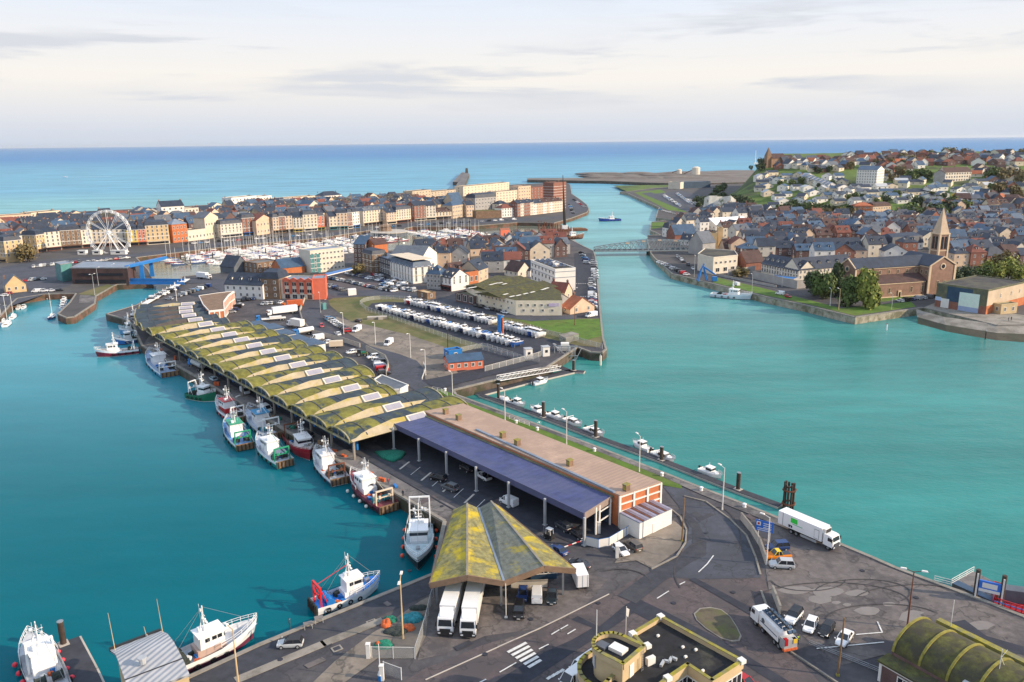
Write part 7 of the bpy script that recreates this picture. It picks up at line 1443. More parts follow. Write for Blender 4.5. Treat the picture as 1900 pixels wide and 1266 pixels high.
# boats far out
p=G(120,329,WZ);t=yacht(p,math.pi-.1,14,'white_hull','white motor launch with a wake out at sea',mast=False,name='motor_launch',cat='launch');mb=MB();mb.quad((p.x+8,p.y-1.5,WZ+.12),(p.x+120,p.y+1,WZ+.12),(p.x+120,p.y+9,WZ+.12),(p.x+8,p.y+2,WZ+.12));struct('wake',mb,paint((.45,.55,.62),.5))
p=G(420,270.5,WZ);yacht(p,0,16,'white_hull','tiny white sail boat on the horizon',name='sailing_yacht')
# dry boat racks
RKA=[((703,574),(962,645),34,'near rack row'),((756,563),(918,603),27,'far rack row'),((934,609),(1004,628),12,'far rack row beyond the blue tower')]
mb=MB();mb.beam((-1.6,0,1.05),(1.6,0,1.05),.15,.15)
for x_ in(-1.6,1.6):
 for y_ in(-1,1):mb.beam((x_,y_,0),(x_,y_,1.1),.12,.12)
 mb.beam((x_,-1,1.1),(x_,1,1.1),.14,.14)
rkm=mb.mesh('rack','steel')
STY=['cabin','cruiser','open','cabin','cruiser','open','covered','cabin','cruiser','open']
for a,b,n_,rn_ in RKA:
 A,B=G(*a),G(*b);d=B-A;an=math.atan2(d.y,d.x)
 for i in range(n_):
  p=A+d*((i+.5)/n_);st=R.choice(STY);hc_,hn_=R.choice([('gull_white','white')]*16+[((.03,.10,.35),'blue')]*2+[((.4,.03,.04),'red'),((.03,.04,.09),'black')])
  rz_=an-math.pi/2+R.uniform(-.05,.05)
  t=motorboat((p.x,p.y),rz_,st,'%s %s boat, %s from road end of %s'%(hn_,{'covered':'blue-canvas','cabin':'cabin','cruiser':'sports','open':'open'}[st],nth(i),rn_),z=1.25,group='boats on the dry storage racks',L=R.choice([5.5,6.0,6.6]),hullc=hc_,full=False)
  tag(inst('boat_rack',rkm, None,(p.x,p.y,.12),rz_),'grey steel cradle, %s from road end of %s'%(nth(i),rn_),'boat rack','steel boat racks')
# handling crane, hoist and tower in the storage
p=G(929,628);t=thing('boat_lift_tower','tall blue mast with orange rails standing among the stored boats','lift',(p.x,p.y,0),-.8);mb=MB();mb.box(0,0,0,1.8,1.6,9.5);mb.build('mast','blue_steel',t)
for s_ in(-1,1):mb=MB();mb.box(s_*1.35,0,0,.35,.5,8.6);mb.build('guide_rail','net_orange',t)
mb=MB();mb.box(0,0,9.5,4.2,.3,.3);mb.build('cross_head','galv',t)
p=G(1046,652);t=thing('boat_hoist','grey steel boat hoist frame hanging over the quay corner','hoist',(p.x,p.y,-1));mb=MB()
for i in range(9):a=i*.35;mb.beam((4*math.cos(a+1.6),3.4*math.sin(a+1.6)-1,1+3.2*math.sin(a)),(4*math.cos(a+1.95),3.4*math.sin(a+1.95)-1,1+3.2*math.sin(a+.35)),.35,.35)
for x_ in(-3.5,-1,1.5,4):mb.beam((x_,-3,-3),(x_,-2,3.4),.3,.3);mb.beam((x_,-3,-2),(x_+2.4,-2.4,2.6),.2,.2)
mb.beam((-4,-2,3.4),(5,-2,3.4),.35,.35);mb.beam((-4,-3,0),(5,-3,0),.3,.3);mb.build('frame','steel',t);mb=MB();mb.box(0,1,1.2,5,3,1.4);mb.box(.5,1,2.6,3,2.2,1.4,0,1);mb.build('machine_deck',['galv','panel_white'],t)
for x,y,lb in((980,664,'white control cabin left of the boat hoist'),(1012,660,'white control cabin right next to the boat hoist')):
 p=G(x,y);t=thing('control_cabin',lb,'cabin',(p.x,p.y,0),.3);mb=MB();mb.box(0,0,0,2.6,2.4,3.4);mb.build('wall','panel_white',t);mb=MB();mb.box(0,0,3.4,2.9,2.7,.2);mb.build('roof','galv',t);mb=MB();mb.box(0,-1.22,1.4,1.0,.05,1.0);mb.build('window','glass_dark',t)
t,c_=poly_bld('cage_store','low grey mesh-walled store on the lawn behind the hoist','store',[(1037,622),(1060,616),(1074,620),(1050,628)],2.4,'wire_mesh','concrete')
for x0_,y0_,x1_,y1_,D_,ye_,lb,wl,rf in((832,690,897,684,7,673,'salmon harbour office with a curved blue metal roof','salmon','slate_blue'),(833,668,858,664,4,654,'small blue and orange container shed by the office yard','blue_steel','slate_blue')):
 t=PB(x0_,y0_,x1_,y1_,D_,ye_,lb,cat='office' if D_==7 else 'shed',name='yard_office' if D_==7 else 'container_shed',roof='gable' if D_==7 else 'flat',rh=1.6,wall=wl,rm=rf,nx=5 if D_==7 else 1,nz=1,chim=0,win=(1.0,1.1))
# barge with crane, timber piles, floating things near the point
p=G(1062,428,WZ);t=thing('crane_barge','rusty barge with a tall lattice crane off the point','barge',(p.x,p.y,WZ),.1);mb=MB();mb.box(0,0,-.6,26,11,2.2);mb.build('hull','rust',t);mb=MB();mb.box(-7,0,1.6,5,4,3.5);mb.build('crane_cab','white_paint',t);mb=MB();zt=top_z(p,1054,325)-WZ
for s_ in(-1,1):mb.tube((-7+s_,0,4),(-9,0,zt),.45,.25,5);mb.tube((-7,s_,4),(-9,0,zt),.45,.25,5)
mb.build('jib','black_trim',t);mb=MB();mb.box(5,0,1.6,9,6,.8);mb.build('deck_load','timber',t)
k=MB();k.tube((0,0,-4),(0,0,4.2),.5,n=6);km=k.mesh('timber_pile','rust')
for i in range(26):p=G(1000+(i%13)*5+R.uniform(-1,1),418+(i%13)*1.0+(i//13)*7,WZ);tag(inst('timber_pile',km, None,(p.x,p.y,WZ)),'rusty timber pile, %s in the %s row of the old landing stage'%(nth(i%13),'front' if i>=13 else 'back'),'pile','piles of the old landing stage')
t,c_=poly_bld('floating_store','orange-red floating store in the marina near the point','store',[(928,424),(945,423),(946,427),(929,428)],1.0,'coral','tile_orange',base=WZ)
p=G(1066,452,1);t=trawler((1050,452),(1082,450),'brown old wooden hull laid up on the island tip',(.16,.08,.05),band=(.20,.10,.06),deck=(.2,.13,.09),hx=-.1,gantry=None,stern_c=None,group=None,L=17);t['category']='old boat';t.location.z=.6
# outer quay: blue shed, cream plant, boats ashore
p=G(1258,350);PB(1266,350,1318,348,22,339,'dark blue ferry shed with a pale end on the far quay',cat='shed',name='ferry_shed',roof='flat',wall='shed_blue',rm='slate_grey',nx=0,chim=0);PB(1262,351,1268,350,20,339,'pale end block of the dark blue ferry shed',cat='shed',name='shed',roof='flat',wall='pale',rm='felt',nx=0,chim=0)
for x,y,w_,lb in((1291,326,11,'large pale silo building on the shingle bank'),(1260,324,7,'smaller pale silo left of the large one on the shingle')):
 p=G(x,y,2);t=thing('silo',lb,'silo',(p.x,p.y,2));mb=MB();mb.tube((0,0,0),(0,0,w_*1.5),w_*.8,w_*.75,12);mb.build('tank','pale',t);mb=MB();mb.tube((0,0,w_*1.5),(0,0,w_*1.7),w_*.75,w_*.3,12);mb.build('roof','pale',t);mb=MB();mb.beam((-w_*2.2,2,4),(0,0,w_*1.4),1.5,1.5);mb.build('conveyor','rust',t)
# ================================================================ VEHICLES
CW,CS,CG,CB,CN_,CR,CD=(.74,.75,.76),(.38,.40,.42),(.13,.135,.14),(.015,.015,.018),(.02,.05,.16),(.42,.015,.02),(.035,.04,.05)
CC=[(CW,'white')]*5+[(CS,'silver')]*3+[(CG,'grey')]*2+[(CB,'black')]*3+[(CN_,'dark blue')]*2+[(CR,'red')]+[((.05,.22,.45),'blue')]
c=px_car
c(539,1199,520,1200,'hatch',(.50,.52,.53),'silver hatchback with a dark sunroof on the left quay road',roofc=(.03,.03,.035))
c(970,1107,969,1120,'saloon',(.03,.07,.24),'blue car, left one of the row under the yellow roof');c(996,1110,996,1096,'van',CW,'white van with twin rear windows under the yellow roof');c(1024,1112,1023,1125,'saloon',(.02,.03,.04),'dark car, right one of the row under the yellow roof');c(963,1139,962,1152,'suv',CB,'black car parked alone in front of the blue one')
c(1074,1052,1060,1048,'saloon',(.03,.035,.045),'dark saloon with red tail lights behind the white box van');c(1035,1026,1020,1018,'saloon',CN_,'navy car half hidden under the yellow roof wing');c(1152,1026,1162,1034,'hatch',CW,'white hatchback beside the fence of the canopy yard');c(1174,1018,1160,1008,'suv',(.10,.085,.07),'bronze car with tail lights by the canopy yard fence')
c(1442,1020,1428,1021,'suv',CN_,'dark blue estate behind the orange van');c(1442,1036,1428,1037,'pickup',(.72,.22,.01),'orange and yellow van between two cars at the lorry park',roofc=(.75,.52,.01),name='van',cat='van');c(1450,1053,1430,1052,'suv',(.50,.52,.54),'silver off-road car with black rear hood',roofc=(.45,.46,.48))
c(1472,1150,1464,1160,'suv',CW,'white SUV with black roof, first of the four beside the tanker',roofc=CB);c(1503,1166,1498,1176,'hatch',CW,'white hatchback, second of the four beside the tanker');c(1533,1174,1526,1184,'hatch',CB,'black hatchback, third of the four beside the tanker');c(1566,1190,1559,1200,'saloon',CW,'white saloon behind the wooden pole, last of the four')
c(813,891,801,888,'suv',CB,'black estate in the faded bays near the canopy');c(835,909,824,905,'suv',(.10,.11,.12),'grey car in the faded bays near the canopy');c(944,936,931,930,'van',CW,'white van passing a canopy post');c(571,810,561,806,'hatch',CB,'black hatchback on the fish quay edge');c(897,888,884,880,'pickup',CW,'white pickup in the shade of the blue canopy',name='pickup_truck');c(866,873,855,867,'suv',CB,'black car in the shade of the blue canopy')
c(1046,982,1034,974,'suv',CD,'dark car in the shade at the near end of the canopy');c(1072,996,1082,1003,'saloon',CB,'black car by the last canopy post');c(495,763,505,769,'van',CW,'white van on the fish quay beside the trawlers');c(455,730,464,736,'van',(.55,.57,.6),'silver van on the fish quay lane');c(396,706,387,701,'hatch',(.35,.45,.52),'pale blue car on the fish quay lane')
c(1085,1246,1062,1262,'long_van',CW,'white van parked under the round lookout');c(1066,1268,1044,1284,'long_van',CW,'white van cut by the bottom edge beside the lookout');c(1382,1273,1399,1284,'hatch',CR,'red car corner behind the harbour office')
c(597,607,600,612,'hatch',CR,'red car driving on the curved road');c(627,622,618,616,'saloon',CW,'white saloon driving on the curved road');c(664,598,655,596,'hatch',CB,'black hatchback alone on the gravel park');c(721,640,710,647,'long_van',CW,'white van alone on the gravel park')
# lorries
def semi(px,py,bx,by,label,L_=16.2):
 p,q=G(px,py),G(bx,by);d=p-q;an=math.atan2(d.y,d.x);u=d.normalized();o=p-u*2.2;t=thing('articulated_lorry',label,'lorry',(o.x,o.y,0),an,'two white lorries under the folded roof');cab(t,0,2.5,2.2,3.15)
 mb=MB();mb.box(-7.2,0,1.15,13.4,2.55,2.85);tr=mb.build('trailer','white_paint',t);mb=MB();mb.box(-.45,0,2.5,.5,1.9,1.2);mb.build('cooling_unit','panel_white',tr);mb=MB();mb.box(-5.5,0,.7,11,1.0,.45);mb.box(-4.6,0,.5,1.6,2.4,.6);mb.build('chassis','black_trim',t)
 for x in(1.2,-2.0,-10.2,-11.5,-12.8):
  for s_ in(-1,1):wheel_obj(t,x,s_*1.05)
 return t
semi(826,1183,855,1083,'white articulated lorry under the folded roof, the left of two');semi(868,1187,889,1084,'white articulated lorry under the folded roof, the right of two')
p,q=G(1543,1018),G(1452,978);d=p-q;u=d.normalized();t=thing('refrigerated_lorry','long white refrigerated lorry with green square logo on the quay edge','lorry',(p.x,p.y,0),math.atan2(d.y,d.x));cab(t,-1.2,2.45,2.1,2.9,lower='asphalt_blue',spoiler=False);LB_=d.length-1.2
mb=MB();mb.box(-1.5-LB_/2,0,1.15,LB_,2.55,2.75);bx_=mb.build('box_body','gull_white',t);mb=MB();mb.box(-1.3,0,2.9,.7,1.8,.9,0,0);mb.box(-.93,0,3.0,.05,1.6,.7,0,1);mb.build('cooling_unit',['panel_white','black_trim'],bx_)
lg=MB();lg.box(-LB_*.78,-1.29,2.5,1.5,.03,1.0);lg.build('logo',paint((.02,.62,.06)),bx_);lg=MB();lg.box(-LB_*.70,-1.29,2.2,2.2,.03,.16);lg.build('logo_text',paint((.2,.5,.3)),bx_)
lg=MB();lg.box(-LB_*.88,-1.3,1.4,.35,.03,.5);lg.box(-LB_*.86,-1.3,1.75,.9,.03,.14);lg.box(-LB_*.83,-1.3,1.4,.3,.03,.42);lg.build('side_lettering','black_trim',bx_)
mb=MB();mb.box(-2.6,-1.29,1.35,1.0,.03,1.9,0,0);mb.box(-2.6,-1.3,1.42,.92,.03,1.76,0,1);mb.box(-LB_-.4,-1.29,1.2,.06,.03,2.6,0,0);mb.build('side_door',['black_trim','gull_white'],bx_);mb=MB();mb.box(-1.5-LB_/2,0,.7,LB_*.96,.9,.42);mb.box(-LB_*.45,-1.1,.35,LB_*.36,.06,.5,0,1);mb.box(-LB_*.45,1.1,.35,LB_*.36,.06,.5,0,1);mb.build('chassis',['black_trim','galv'],t)
for x in(-.1,-LB_*.72,-LB_*.84):
 for s_ in(-1,1):wheel_obj(t,x,s_*1.02)
p,q=G(1412,1158),G(1466,1212);d=p-q;an=math.atan2(d.y,d.x);t=thing('vacuum_tanker','white vacuum tanker with hoses on top and orange rear at the junction','tanker',(p.x,p.y,0),an);cab(t,-.8,2.45,2.1,2.9,spoiler=False);LB_=d.length
mb=MB();mb.loft([[(x,1.22*math.cos(a*.5236),2.35+1.2*math.sin(a*.5236))for a in range(12)]for x in(-1.2,-LB_+1.2)],0);mb.build('tank','gull_white',t, True);mb=MB();mb.box(-LB_/2,-1.28,1.2,LB_-2.8,.1,1.7,0,0);mb.box(-LB_/2,1.28,1.2,LB_-2.8,.1,1.7,0,0);mb.box(-LB_/2,-1.34,1.9,LB_-3.4,.03,.14,0,1);mb.box(-LB_/2,1.34,1.9,LB_-3.4,.03,.14,0,1);mb.build('side_panel',['gull_white','slate_blue'],t)
mb=MB();LZ=3.5
for i in range(7):
 for s_ in(-.35,.35):mb.tube((-1.8-i*1.0,s_-.28,LZ+.1),(-1.8-i,s_+.28,LZ+.1),.3,n=8)
for s_ in(-.8,.8):mb.tube((-1.4,s_,LZ+.05),(-LB_+1.4,s_,LZ+.05),.14,n=6)
mb.tube((-1.5,0,LZ+.4),(-LB_+.5,.3,LZ+.5),.15,n=6,m=1);mb.build('hose_rack',['slate_blue','black_trim'],t);mb=MB();mb.box(-LB_+.6,0,.7,1.2,2.3,1.6,0,0);mb.box(-LB_+.1,0,.5,.5,2.4,.35,0,1);mb.box(-LB_+.2,.8,1.4,.6,.5,1.1,0,2);mb.box(-LB_+.2,-.7,1.6,.6,.6,.7,0,3);mb.build('rear_gear',['galv','net_orange',paint(CR),paint((.75,.5,.05))],t);mb=MB();mb.box(-LB_/2,0,.6,LB_-1,.9,.5);mb.box(-LB_/2,-1.1,.35,2.6,.1,.6);mb.build('chassis','black_trim',t)
lg=MB();lg.tube((-2.4,1.33,2.4),(-2.4,1.36,2.4),.42,n=12,m=0);lg.tube((-2.4,-1.36,2.4),(-2.4,-1.33,2.4),.42,n=12,m=0);lg.build('logo','slate_grey',t)
for x in(-.1,-2.2,-LB_*.68,-LB_*.82):
 for s_ in(-1,1):wheel_obj(t,x,s_*1.02)
p=G(1076,1085);t=thing('box_van','small white box lorry with closed rear doors beside the yellow roof','box van',(p.x,p.y,0),rad(98));mb=MB();mb.box(-.1,0,.8,4.2,2.1,2.3);bx_=mb.build('box_body','gull_white',t);mb=MB();mb.box(-2.22,0,.85,.04,.05,2.2);mb.box(-2.22,.9,.85,.04,.05,2.2);mb.box(-2.22,-.9,.85,.04,.05,2.2);mb.build('rear_door','galv',bx_);cab(t,2.0,2.0,1.7,2.2,spoiler=False)
for x in(-1.3,2.8):
 for s_ in(-1,1):wheel_obj(t,x,s_*.85,.38,.25)
def lorry(px,py,fx,fy,L_,label,cabc,bodyc,kind='box',name='lorry'):
 p=G(px,py);d=G(fx,fy)-p;t=thing(name,label,'lorry',(p.x,p.y,0),math.atan2(d.y,d.x), None);cab(t,L_/2-2.0,2.4,2.0,2.8,c=cabc,spoiler=False);mb=MB()
 if kind=='box':mb.box(-1.2,0,1.1,L_-2.6,2.5,2.8)
 elif kind=='flat':mb.box(-1.2,0,1.0,L_-2.6,2.4,.35);mb.box(-2,0,1.35,L_*.4,2.2,.7)
 else:
  mb.loft([[(x,1.15*math.cos(a*.5236),2.1+1.05*math.sin(a*.5236))for a in range(12)]for x in(-L_/2+.2,L_/2-2.4)],0)
 mb.build('tank' if kind=='tank' else 'box_body' if kind=='box' else 'flatbed',bodyc,t);mb=MB();mb.box(-1,0,.6,L_-2,.9,.45);mb.build('chassis','black_trim',t)
 for x in(L_/2-1.0,-L_/2+1.3,-L_/2+2.5):
  for s_ in(-1,1):wheel_obj(t,x,s_*1.0)
lorry(524,584,500,587,14,'white articulated trailer in the inner yard beside the orange skip lorry','gull_white','white_paint');lorry(543,572,528,573,10,'orange lorry behind the white trailer in the inner yard',paint((.6,.15,.03)),'net_orange');lorry(503,596,478,598,13,'flatbed lorry with blue cab in the inner yard','blue_steel','panel_white','flat');lorry(549,608,538,606,9,'white tipper lorry by the inner yard wall','gull_white','panel_white');lorry(563,622,551,624,9,'lorry with blue cab and white tank by the inner yard wall','blue_steel','white_paint','tank')
lorry(366,684,352,677,11,'blue tanker lorry with silver tank on the fish quay','blue_steel','galv','tank');lorry(379,518,390,519,10,'white box lorry on the bridge road','gull_white','white_paint')
c(588,631,574,633,'long_van',CW,'white long van in the inner yard');c(606,638,598,640,'hatch',CW,'white hatchback in the inner yard by the beige trailer');c(652,656,642,658,'hatch',CW,'white hatchback left of the green tractor')
p=G(624,645);t=thing('trailer','beige box trailer parked against the inner yard wall','trailer',(p.x,p.y,0),.2);mb=MB();mb.box(0,0,.7,5.2,2.2,2.0);mb.build('box_body','cream',t)
for s_ in(-1,1):wheel_obj(t,-.3,s_*1.0,.35,.25)
p=G(670,661);t=thing('tractor','green tractor with loader by the yard wall','tractor',(p.x,p.y,0),.3);mb=MB();mb.box(.7,0,.8,2.2,1.0,.9);mb.build('bonnet','net_green',t);mb=MB();mb.box(-.8,0,.9,1.5,1.5,1.7,0,0,.85);mb.build('cab','glass_dark',t);mb=MB();mb.box(2.3,0,.4,.4,2.0,.8);mb.beam((0,.7,1.4),(2.2,.7,.8),.15,.2);mb.beam((0,-.7,1.4),(2.2,-.7,.8),.15,.2);mb.build('loader','moss_yellow',t)
for x,r_ in((-.9,.8),(1.3,.55)):
 for s_ in(-1,1):wheel_obj(t,x,s_*.85,r_,.4)
p=G(1019,1000);t=thing('forklift','black forklift with white guard roof beside the canopy','forklift',(p.x,p.y,0),2.4);mb=MB();mb.box(0,0,.3,2.0,1.1,.8);mb.build('body','black_trim',t);mb=MB()
for a in(-.7,.5):
 for s_ in(-1,1):mb.beam((a,s_*.48,1.1),(a*.8,s_*.45,2.2),.07,.07)
mb.box(-.1,0,2.2,1.3,1.05,.08);mb.build('guard','frame_white',t);mb=MB();mb.box(1.1,.3,.1,.08,.1,2.3);mb.box(1.1,-.3,.1,.08,.1,2.3);mb.box(1.6,.25,.12,1.0,.1,.06);mb.box(1.6,-.25,.12,1.0,.1,.06);mb.build('mast','steel',t)
for x in(-.65,.65):
 for s_ in(-1,1):wheel_obj(t,x,s_*.5,.3,.2)
# rows of parked cars, each a few pixels long
def car_row(A,B,n,ang_mode,label,group,kinds=('hatch','saloon','suv','hatch','van'),skip=.06,flip=.3,seg='from the left'):
 pts=GP([A,B]);d=pts[1]-pts[0];a0_=math.atan2(d.y,d.x)
 for i in range(n):
  if R.random()<skip: continue
  p=pts[0]+d*((i+.5)/n);kd=R.choice(kinds);cl,cn=R.choice(CC);a=a0_+{'along':0,'across':math.pi/2,'slant':1.1}[ang_mode]+(math.pi if R.random()<flip else 0)+R.uniform(-.04,.04)
  car(p,a,kd,cl,'%s %s, %s %s %s'%(cn,{'hatch':'hatchback','saloon':'saloon','suv':'SUV','van':'van'}[kd],nth(i),seg,label),group=group,near=False)
g_='cars in the brick-paved car park'
car_row((607,531),(640,541),9,'across','in the row beside the coral house',g_);car_row((613,517),(678,531),15,'across','in the second row of the paved car park',g_);car_row((680,532),(738,543),13,'across','in the row before the white hut',g_);car_row((645,508),(689,519),11,'across','in the row under the brown blocks',g_);car_row((692,519),(752,530),14,'across','in the middle row of the paved car park',g_);car_row((708,529),(771,542),14,'across','in the row facing the white grand building',g_);car_row((690,511),(756,527),10,'along','parked along the white grand building',g_)
q_='cars on the channel quay'
car_row((1101,482),(1105,520),9,'across','in the upper channel quay row',q_,seg='from the bridge',flip=0);car_row((1098,519),(1100,576),19,'across','in the lower channel quay row',q_,seg='from the bridge',flip=0,skip=.02);car_row((1078,468),(1090,492),5,'slant','in the slanted row near the bridge',q_,seg='from the bridge')
c(1097,588,1085,590,'long_van',CW,'white van at the lawn end of the channel quay')
car_row((606,590),(650,618),10,'across','in the row along the curved road','cars on the gravel park',flip=0);c(662,615,650,621,'long_van',CW,'white high van at the end of the gravel park row');car_row((880,569),(942,583),6,'along','on the street by the cream warehouse','street cars');car_row((690,664),(706,674),4,'across','by the yard wall bend','cars in the inner yard');car_row((702,675),(714,697),9,'across','inside the yard wall bend','cars in the inner yard',kinds=('van','van','hatch','suv'))
car_row((440,560),(475,556),4,'slant','beside the brick office','cars in the inner yard');car_row((485,566),(525,563),5,'slant','in front of the coral building','cars in the inner yard');car_row((428,583),(446,566),4,'across','against the curved brick office','cars in the inner yard');car_row((275,560),(330,536),8,'across','by the white ramp','vehicles by the lock',kinds=('van','van','suv'));car_row((310,558),(388,532),10,'across','in the van park behind the vaults','vehicles by the lock',kinds=('van','hatch','van'))
car_row((1222,487),(1276,512),13,'across','along the right bank quay curve','cars on the right bank');car_row((1255,477),(1288,502),8,'along','on the lane at the bridge foot','cars on the right bank');car_row((1664,561),(1738,551),7,'across','before the brick church','cars by the brick church',flip=0,skip=0)
c(1447,547,1440,546,'van',CW,'white van on the right bank road');c(1462,552,1470,554,'hatch',CR,'red car behind the white van on the right bank road');c(1366,530,1356,527,'van',CW,'white van by the patrol vessel')
car_row((4,552),(26,541),3,'across','by the buff villa','cars at the harbour corner');car_row((60,543),(118,540),4,'along','on the road behind the brick quay','cars at the harbour corner',skip=0);car_row((44,523),(84,519),4,'along','in the paved square by the buff villa','cars at the harbour corner',skip=0);car_row((60,497),(150,487),14,'slant','under the quay houses by the big wheel','cars on the marina quay');car_row((150,490),(250,478),10,'along','on the road behind the brown hall','cars on the marina quay');car_row((330,455),(600,435),24,'along','on the marina quay road','cars on the marina quay');car_row((680,424),(960,408),22,'along','on the quay right of the round terrace','cars on the marina quay')
car_row((1064,371),(1086,386),8,'across','in the outer row on the point','cars on the point');car_row((1056,380),(1064,398),8,'across','in the inner row on the point','cars on the point')
car_row((1222,389),(1262,401),6,'across','on the inner pier platform','cars on the far quay')
for j,(a,b,n_)in enumerate([((1232,364),(1262,384),14),((1256,360),(1282,380),12),((1276,372),(1300,384),8)]):
 A,B=G(*a),G(*b)
 for i in range(n_):p=A+(B-A)*((i+.5)/n_);motorboat(p,R.uniform(1,2),R.choice(STY),'white stored boat, %s in the %s row of the far boat park'%(nth(i),nth(j)),z=.8,group='boats in the far boat park',L=9,full=False)
# ================================================================ STREET FURNITURE, TREES, PEOPLE
for x,y,h_,tw_,lb,mt,ar in[(748,1186,10.5,(768,1080),'double-armed street lamp on a tan post by the net heaps','ochre',2),(1340,946,9.5,(1320,935),'white street lamp on the quay edge near the dolphin','frame_white',1),(1422,1048,9.5,(1400,1040),'white street lamp beside the blue sign','frame_white',1),(1683,1165,10,(1700,1168),'double-headed rusty lamp in the lorry park','rust',2),(443,1275,9.5,(425,1265),'tan street lamp at the bow of the long white trawler','ochre',1),(1186,876,9,(1180,872),'white lamp on the grass verge at the middle of the pink roof','frame_white',1),(1051,825,9,(1040,820),'white lamp on the grass verge, third from the inlet','frame_white',1),(937,781,9,(925,776),'white lamp on the grass verge, second from the inlet','frame_white',1),(840,742,8.5,(832,738),'white lamp at the inlet corner of the verge','frame_white',1),(790,697,9,(780,700),'white lamp on the pavement by the salmon office','frame_white',1),(762,664,9,(752,668),'white lamp on the gravel park, nearest the salmon office','frame_white',1),(697,640,9,(688,645),'white lamp on the gravel park, middle one','frame_white',1),(638,620,9,(630,624),'white lamp by the row along the curved road','frame_white',1),(595,580,9,(590,575),'grey lamp at the bend crossing','galv',1),
                              (176,548,11,(190,545),'double-armed lamp at the root of the pier','galv',2),(183,530,10,(195,528),'lamp before the brown clad hall','galv',1),(211,523,10,(222,521),'lamp at the right end of the brown clad hall','galv',1),(1556,575,9.5,(1548,573),'tan lamp beside the two bright trees','ochre',1),(1540,568,8,(1535,566),'white lamp left of the bright trees','frame_white',1),(1654,574,7,(1650,573),'short lamp at the church car park','galv',1),(1451,533,7,(1445,532),'lamp by the compound wall','galv',1),(1395,540,8.5,(1386,537),'lamp on the right bank road by the patrol vessel','galv',1),(1288,514,12,(1284,508),'tall lamp before the rounded hall','galv',2),(1126,604,8,(1120,600),'rusty lamp on the lawn at the island corner','rust',1),(1064,570,9,(1072,570),'lamp at the corner of the cream warehouse','galv',1)]:
 lamp(x if x!=1126 else 1066,y,h_,lb,ar,mt,tw_)
for x,y,h_,mt,lb in[(1265,1005,9.2,'timber','leaning tan wooden pole at the road bend'),(1554,1254,9.5,'timber','tan wooden pole by the last white saloon'),(831,655,9,'timber_dark','thin dark pole in the office yard'),(328,560,10,'panel_white','thin white pole by the lock')]:
 p=G(x,y);t=thing('wooden_pole',lb,'pole',(p.x,p.y,0));mb=MB();mb.tube((0,0,-.5),(.15,0,h_),.17,.12,8);mb.build('shaft',mt,t);mb=MB();mb.box(0,0,0,.45,.45,.35);mb.build('foot','moss_yellow',t)
for i,(x,y,lb)in enumerate([(958,786,'white bollard on the verge near the white railing'),(997,799,'white bollard on the verge beyond the white railing'),(1103,838,'white bollard on the verge opposite the roof vents'),(1228,884,'white bollard at the end of the grass verge'),(1301,911,'white bollard on the bare quay before the lamp'),(1381,942,'white bollard on the bare quay beyond the lamp'),(826,726,'white dome bollard at the inlet corner')]):
 p=G(x,y);t=thing('bollard',lb,'bollard',(p.x,p.y,.1),group='quay bollards');mb=MB();mb.tube((0,0,0),(0,0,.55),.42,.34,10);mb.build('base','white_paint',t);mb=MB();mb.ball(0,0,.7,.5,rz=.25);mb.build('head','white_paint',t)
def rail_fence(pts,label,h=1.1,mat='frame_white',n_=None):
 P=GP(pts);o=P[0];t=thing('railing',label,'railing',(o.x,o.y,0));k=MB();k.box(0,0,0,.08,.08,h);km=k.mesh('post',mat);L_=sum((b-a).length for a,b in zip(P,P[1:]))
 for q,a in along(P,max(2,min(90,int(L_/1.6)))):inst('post',km,t,(q.x-o.x,q.y-o.y,0),a)
 mb=MB()
 for a,b in zip(P,P[1:]):
  for z_ in(h,h*.6,h*.25):mb.beam((a.x-o.x,a.y-o.y,z_),(b.x-o.x,b.y-o.y,z_),.07,.07)
 mb.build('rail',mat,t)
rail_fence([(945,778),(982,791)],'white railing on the grass verge by the pontoon');rail_fence([(802,724),(818,727),(830,735)],'short white railing at the inlet corner');rail_fence([(1733,1079),(1765,1087)],'teal railing by the floating stage');rail_fence([(1765,1085),(1806,1062)],'tan handrail along the floating stage')
rail_fence([(786,676),(790,685),(783,706)],'white crash rail on the outside of the bend',.9);rail_fence([(1500,1196),(1640,1252)],'low blue-grey guard rail below the parked cars',.8,'steel')
fence([(690,1222),(770,1223)],'pale mesh fence with white posts before the net heaps',2.0,3.2,'frame_white');fence([(771,1223),(790,1165),(800,1120),(810,1092)],'tall pale fence beside the left lorry',2.2,2.6,'galv');fence([(712,1250),(745,1262)],'short mesh gate by the white sign post',2.0,2.5,'frame_white')
fence([(1085,1012),(1120,1020),(1170,990),(1187,975)],'yard fence with white panels and blue posts at the canopy end',1.9,2.6,'blue_steel','frame_white');wall([(1375,965),(1395,990),(1410,1015),(1420,1045)],'thin pale wall curving along the bend road',1.6,.25,'concrete_pale');wall([(1433,1102),(1440,1120),(1447,1140)],'short pale wall end with blue tip at the lorry park',1.5,.25,'concrete_pale')
fence([(668,566),(676,560),(700,556),(740,556),(790,563),(900,592),(1010,620),(1060,632),(1118,648)],'long pale mesh fence behind the stored boats',2.0,3.4);fence([(668,566),(680,577),(740,597),(860,640),(960,668),(1000,672)],'long pale mesh fence in front of the stored boats',2.0,3.4);fence([(856,653),(900,645),(960,665)],'fence round the office yard',1.8,3);fence([(900,690),(985,668),(1010,660)],'white-posted fence between yard and dark quay',2.0,3,'frame_white')
wall([(566,556),(556,580),(562,601),(578,620),(628,632),(668,645)],'pale wall on the inside of the curved road',1.7,.3,'concrete_pale');wall([(680,651),(715,669),(721,682),(717,697)],'pale curved wall round the yard bend',2.0,.3,'concrete_pale')
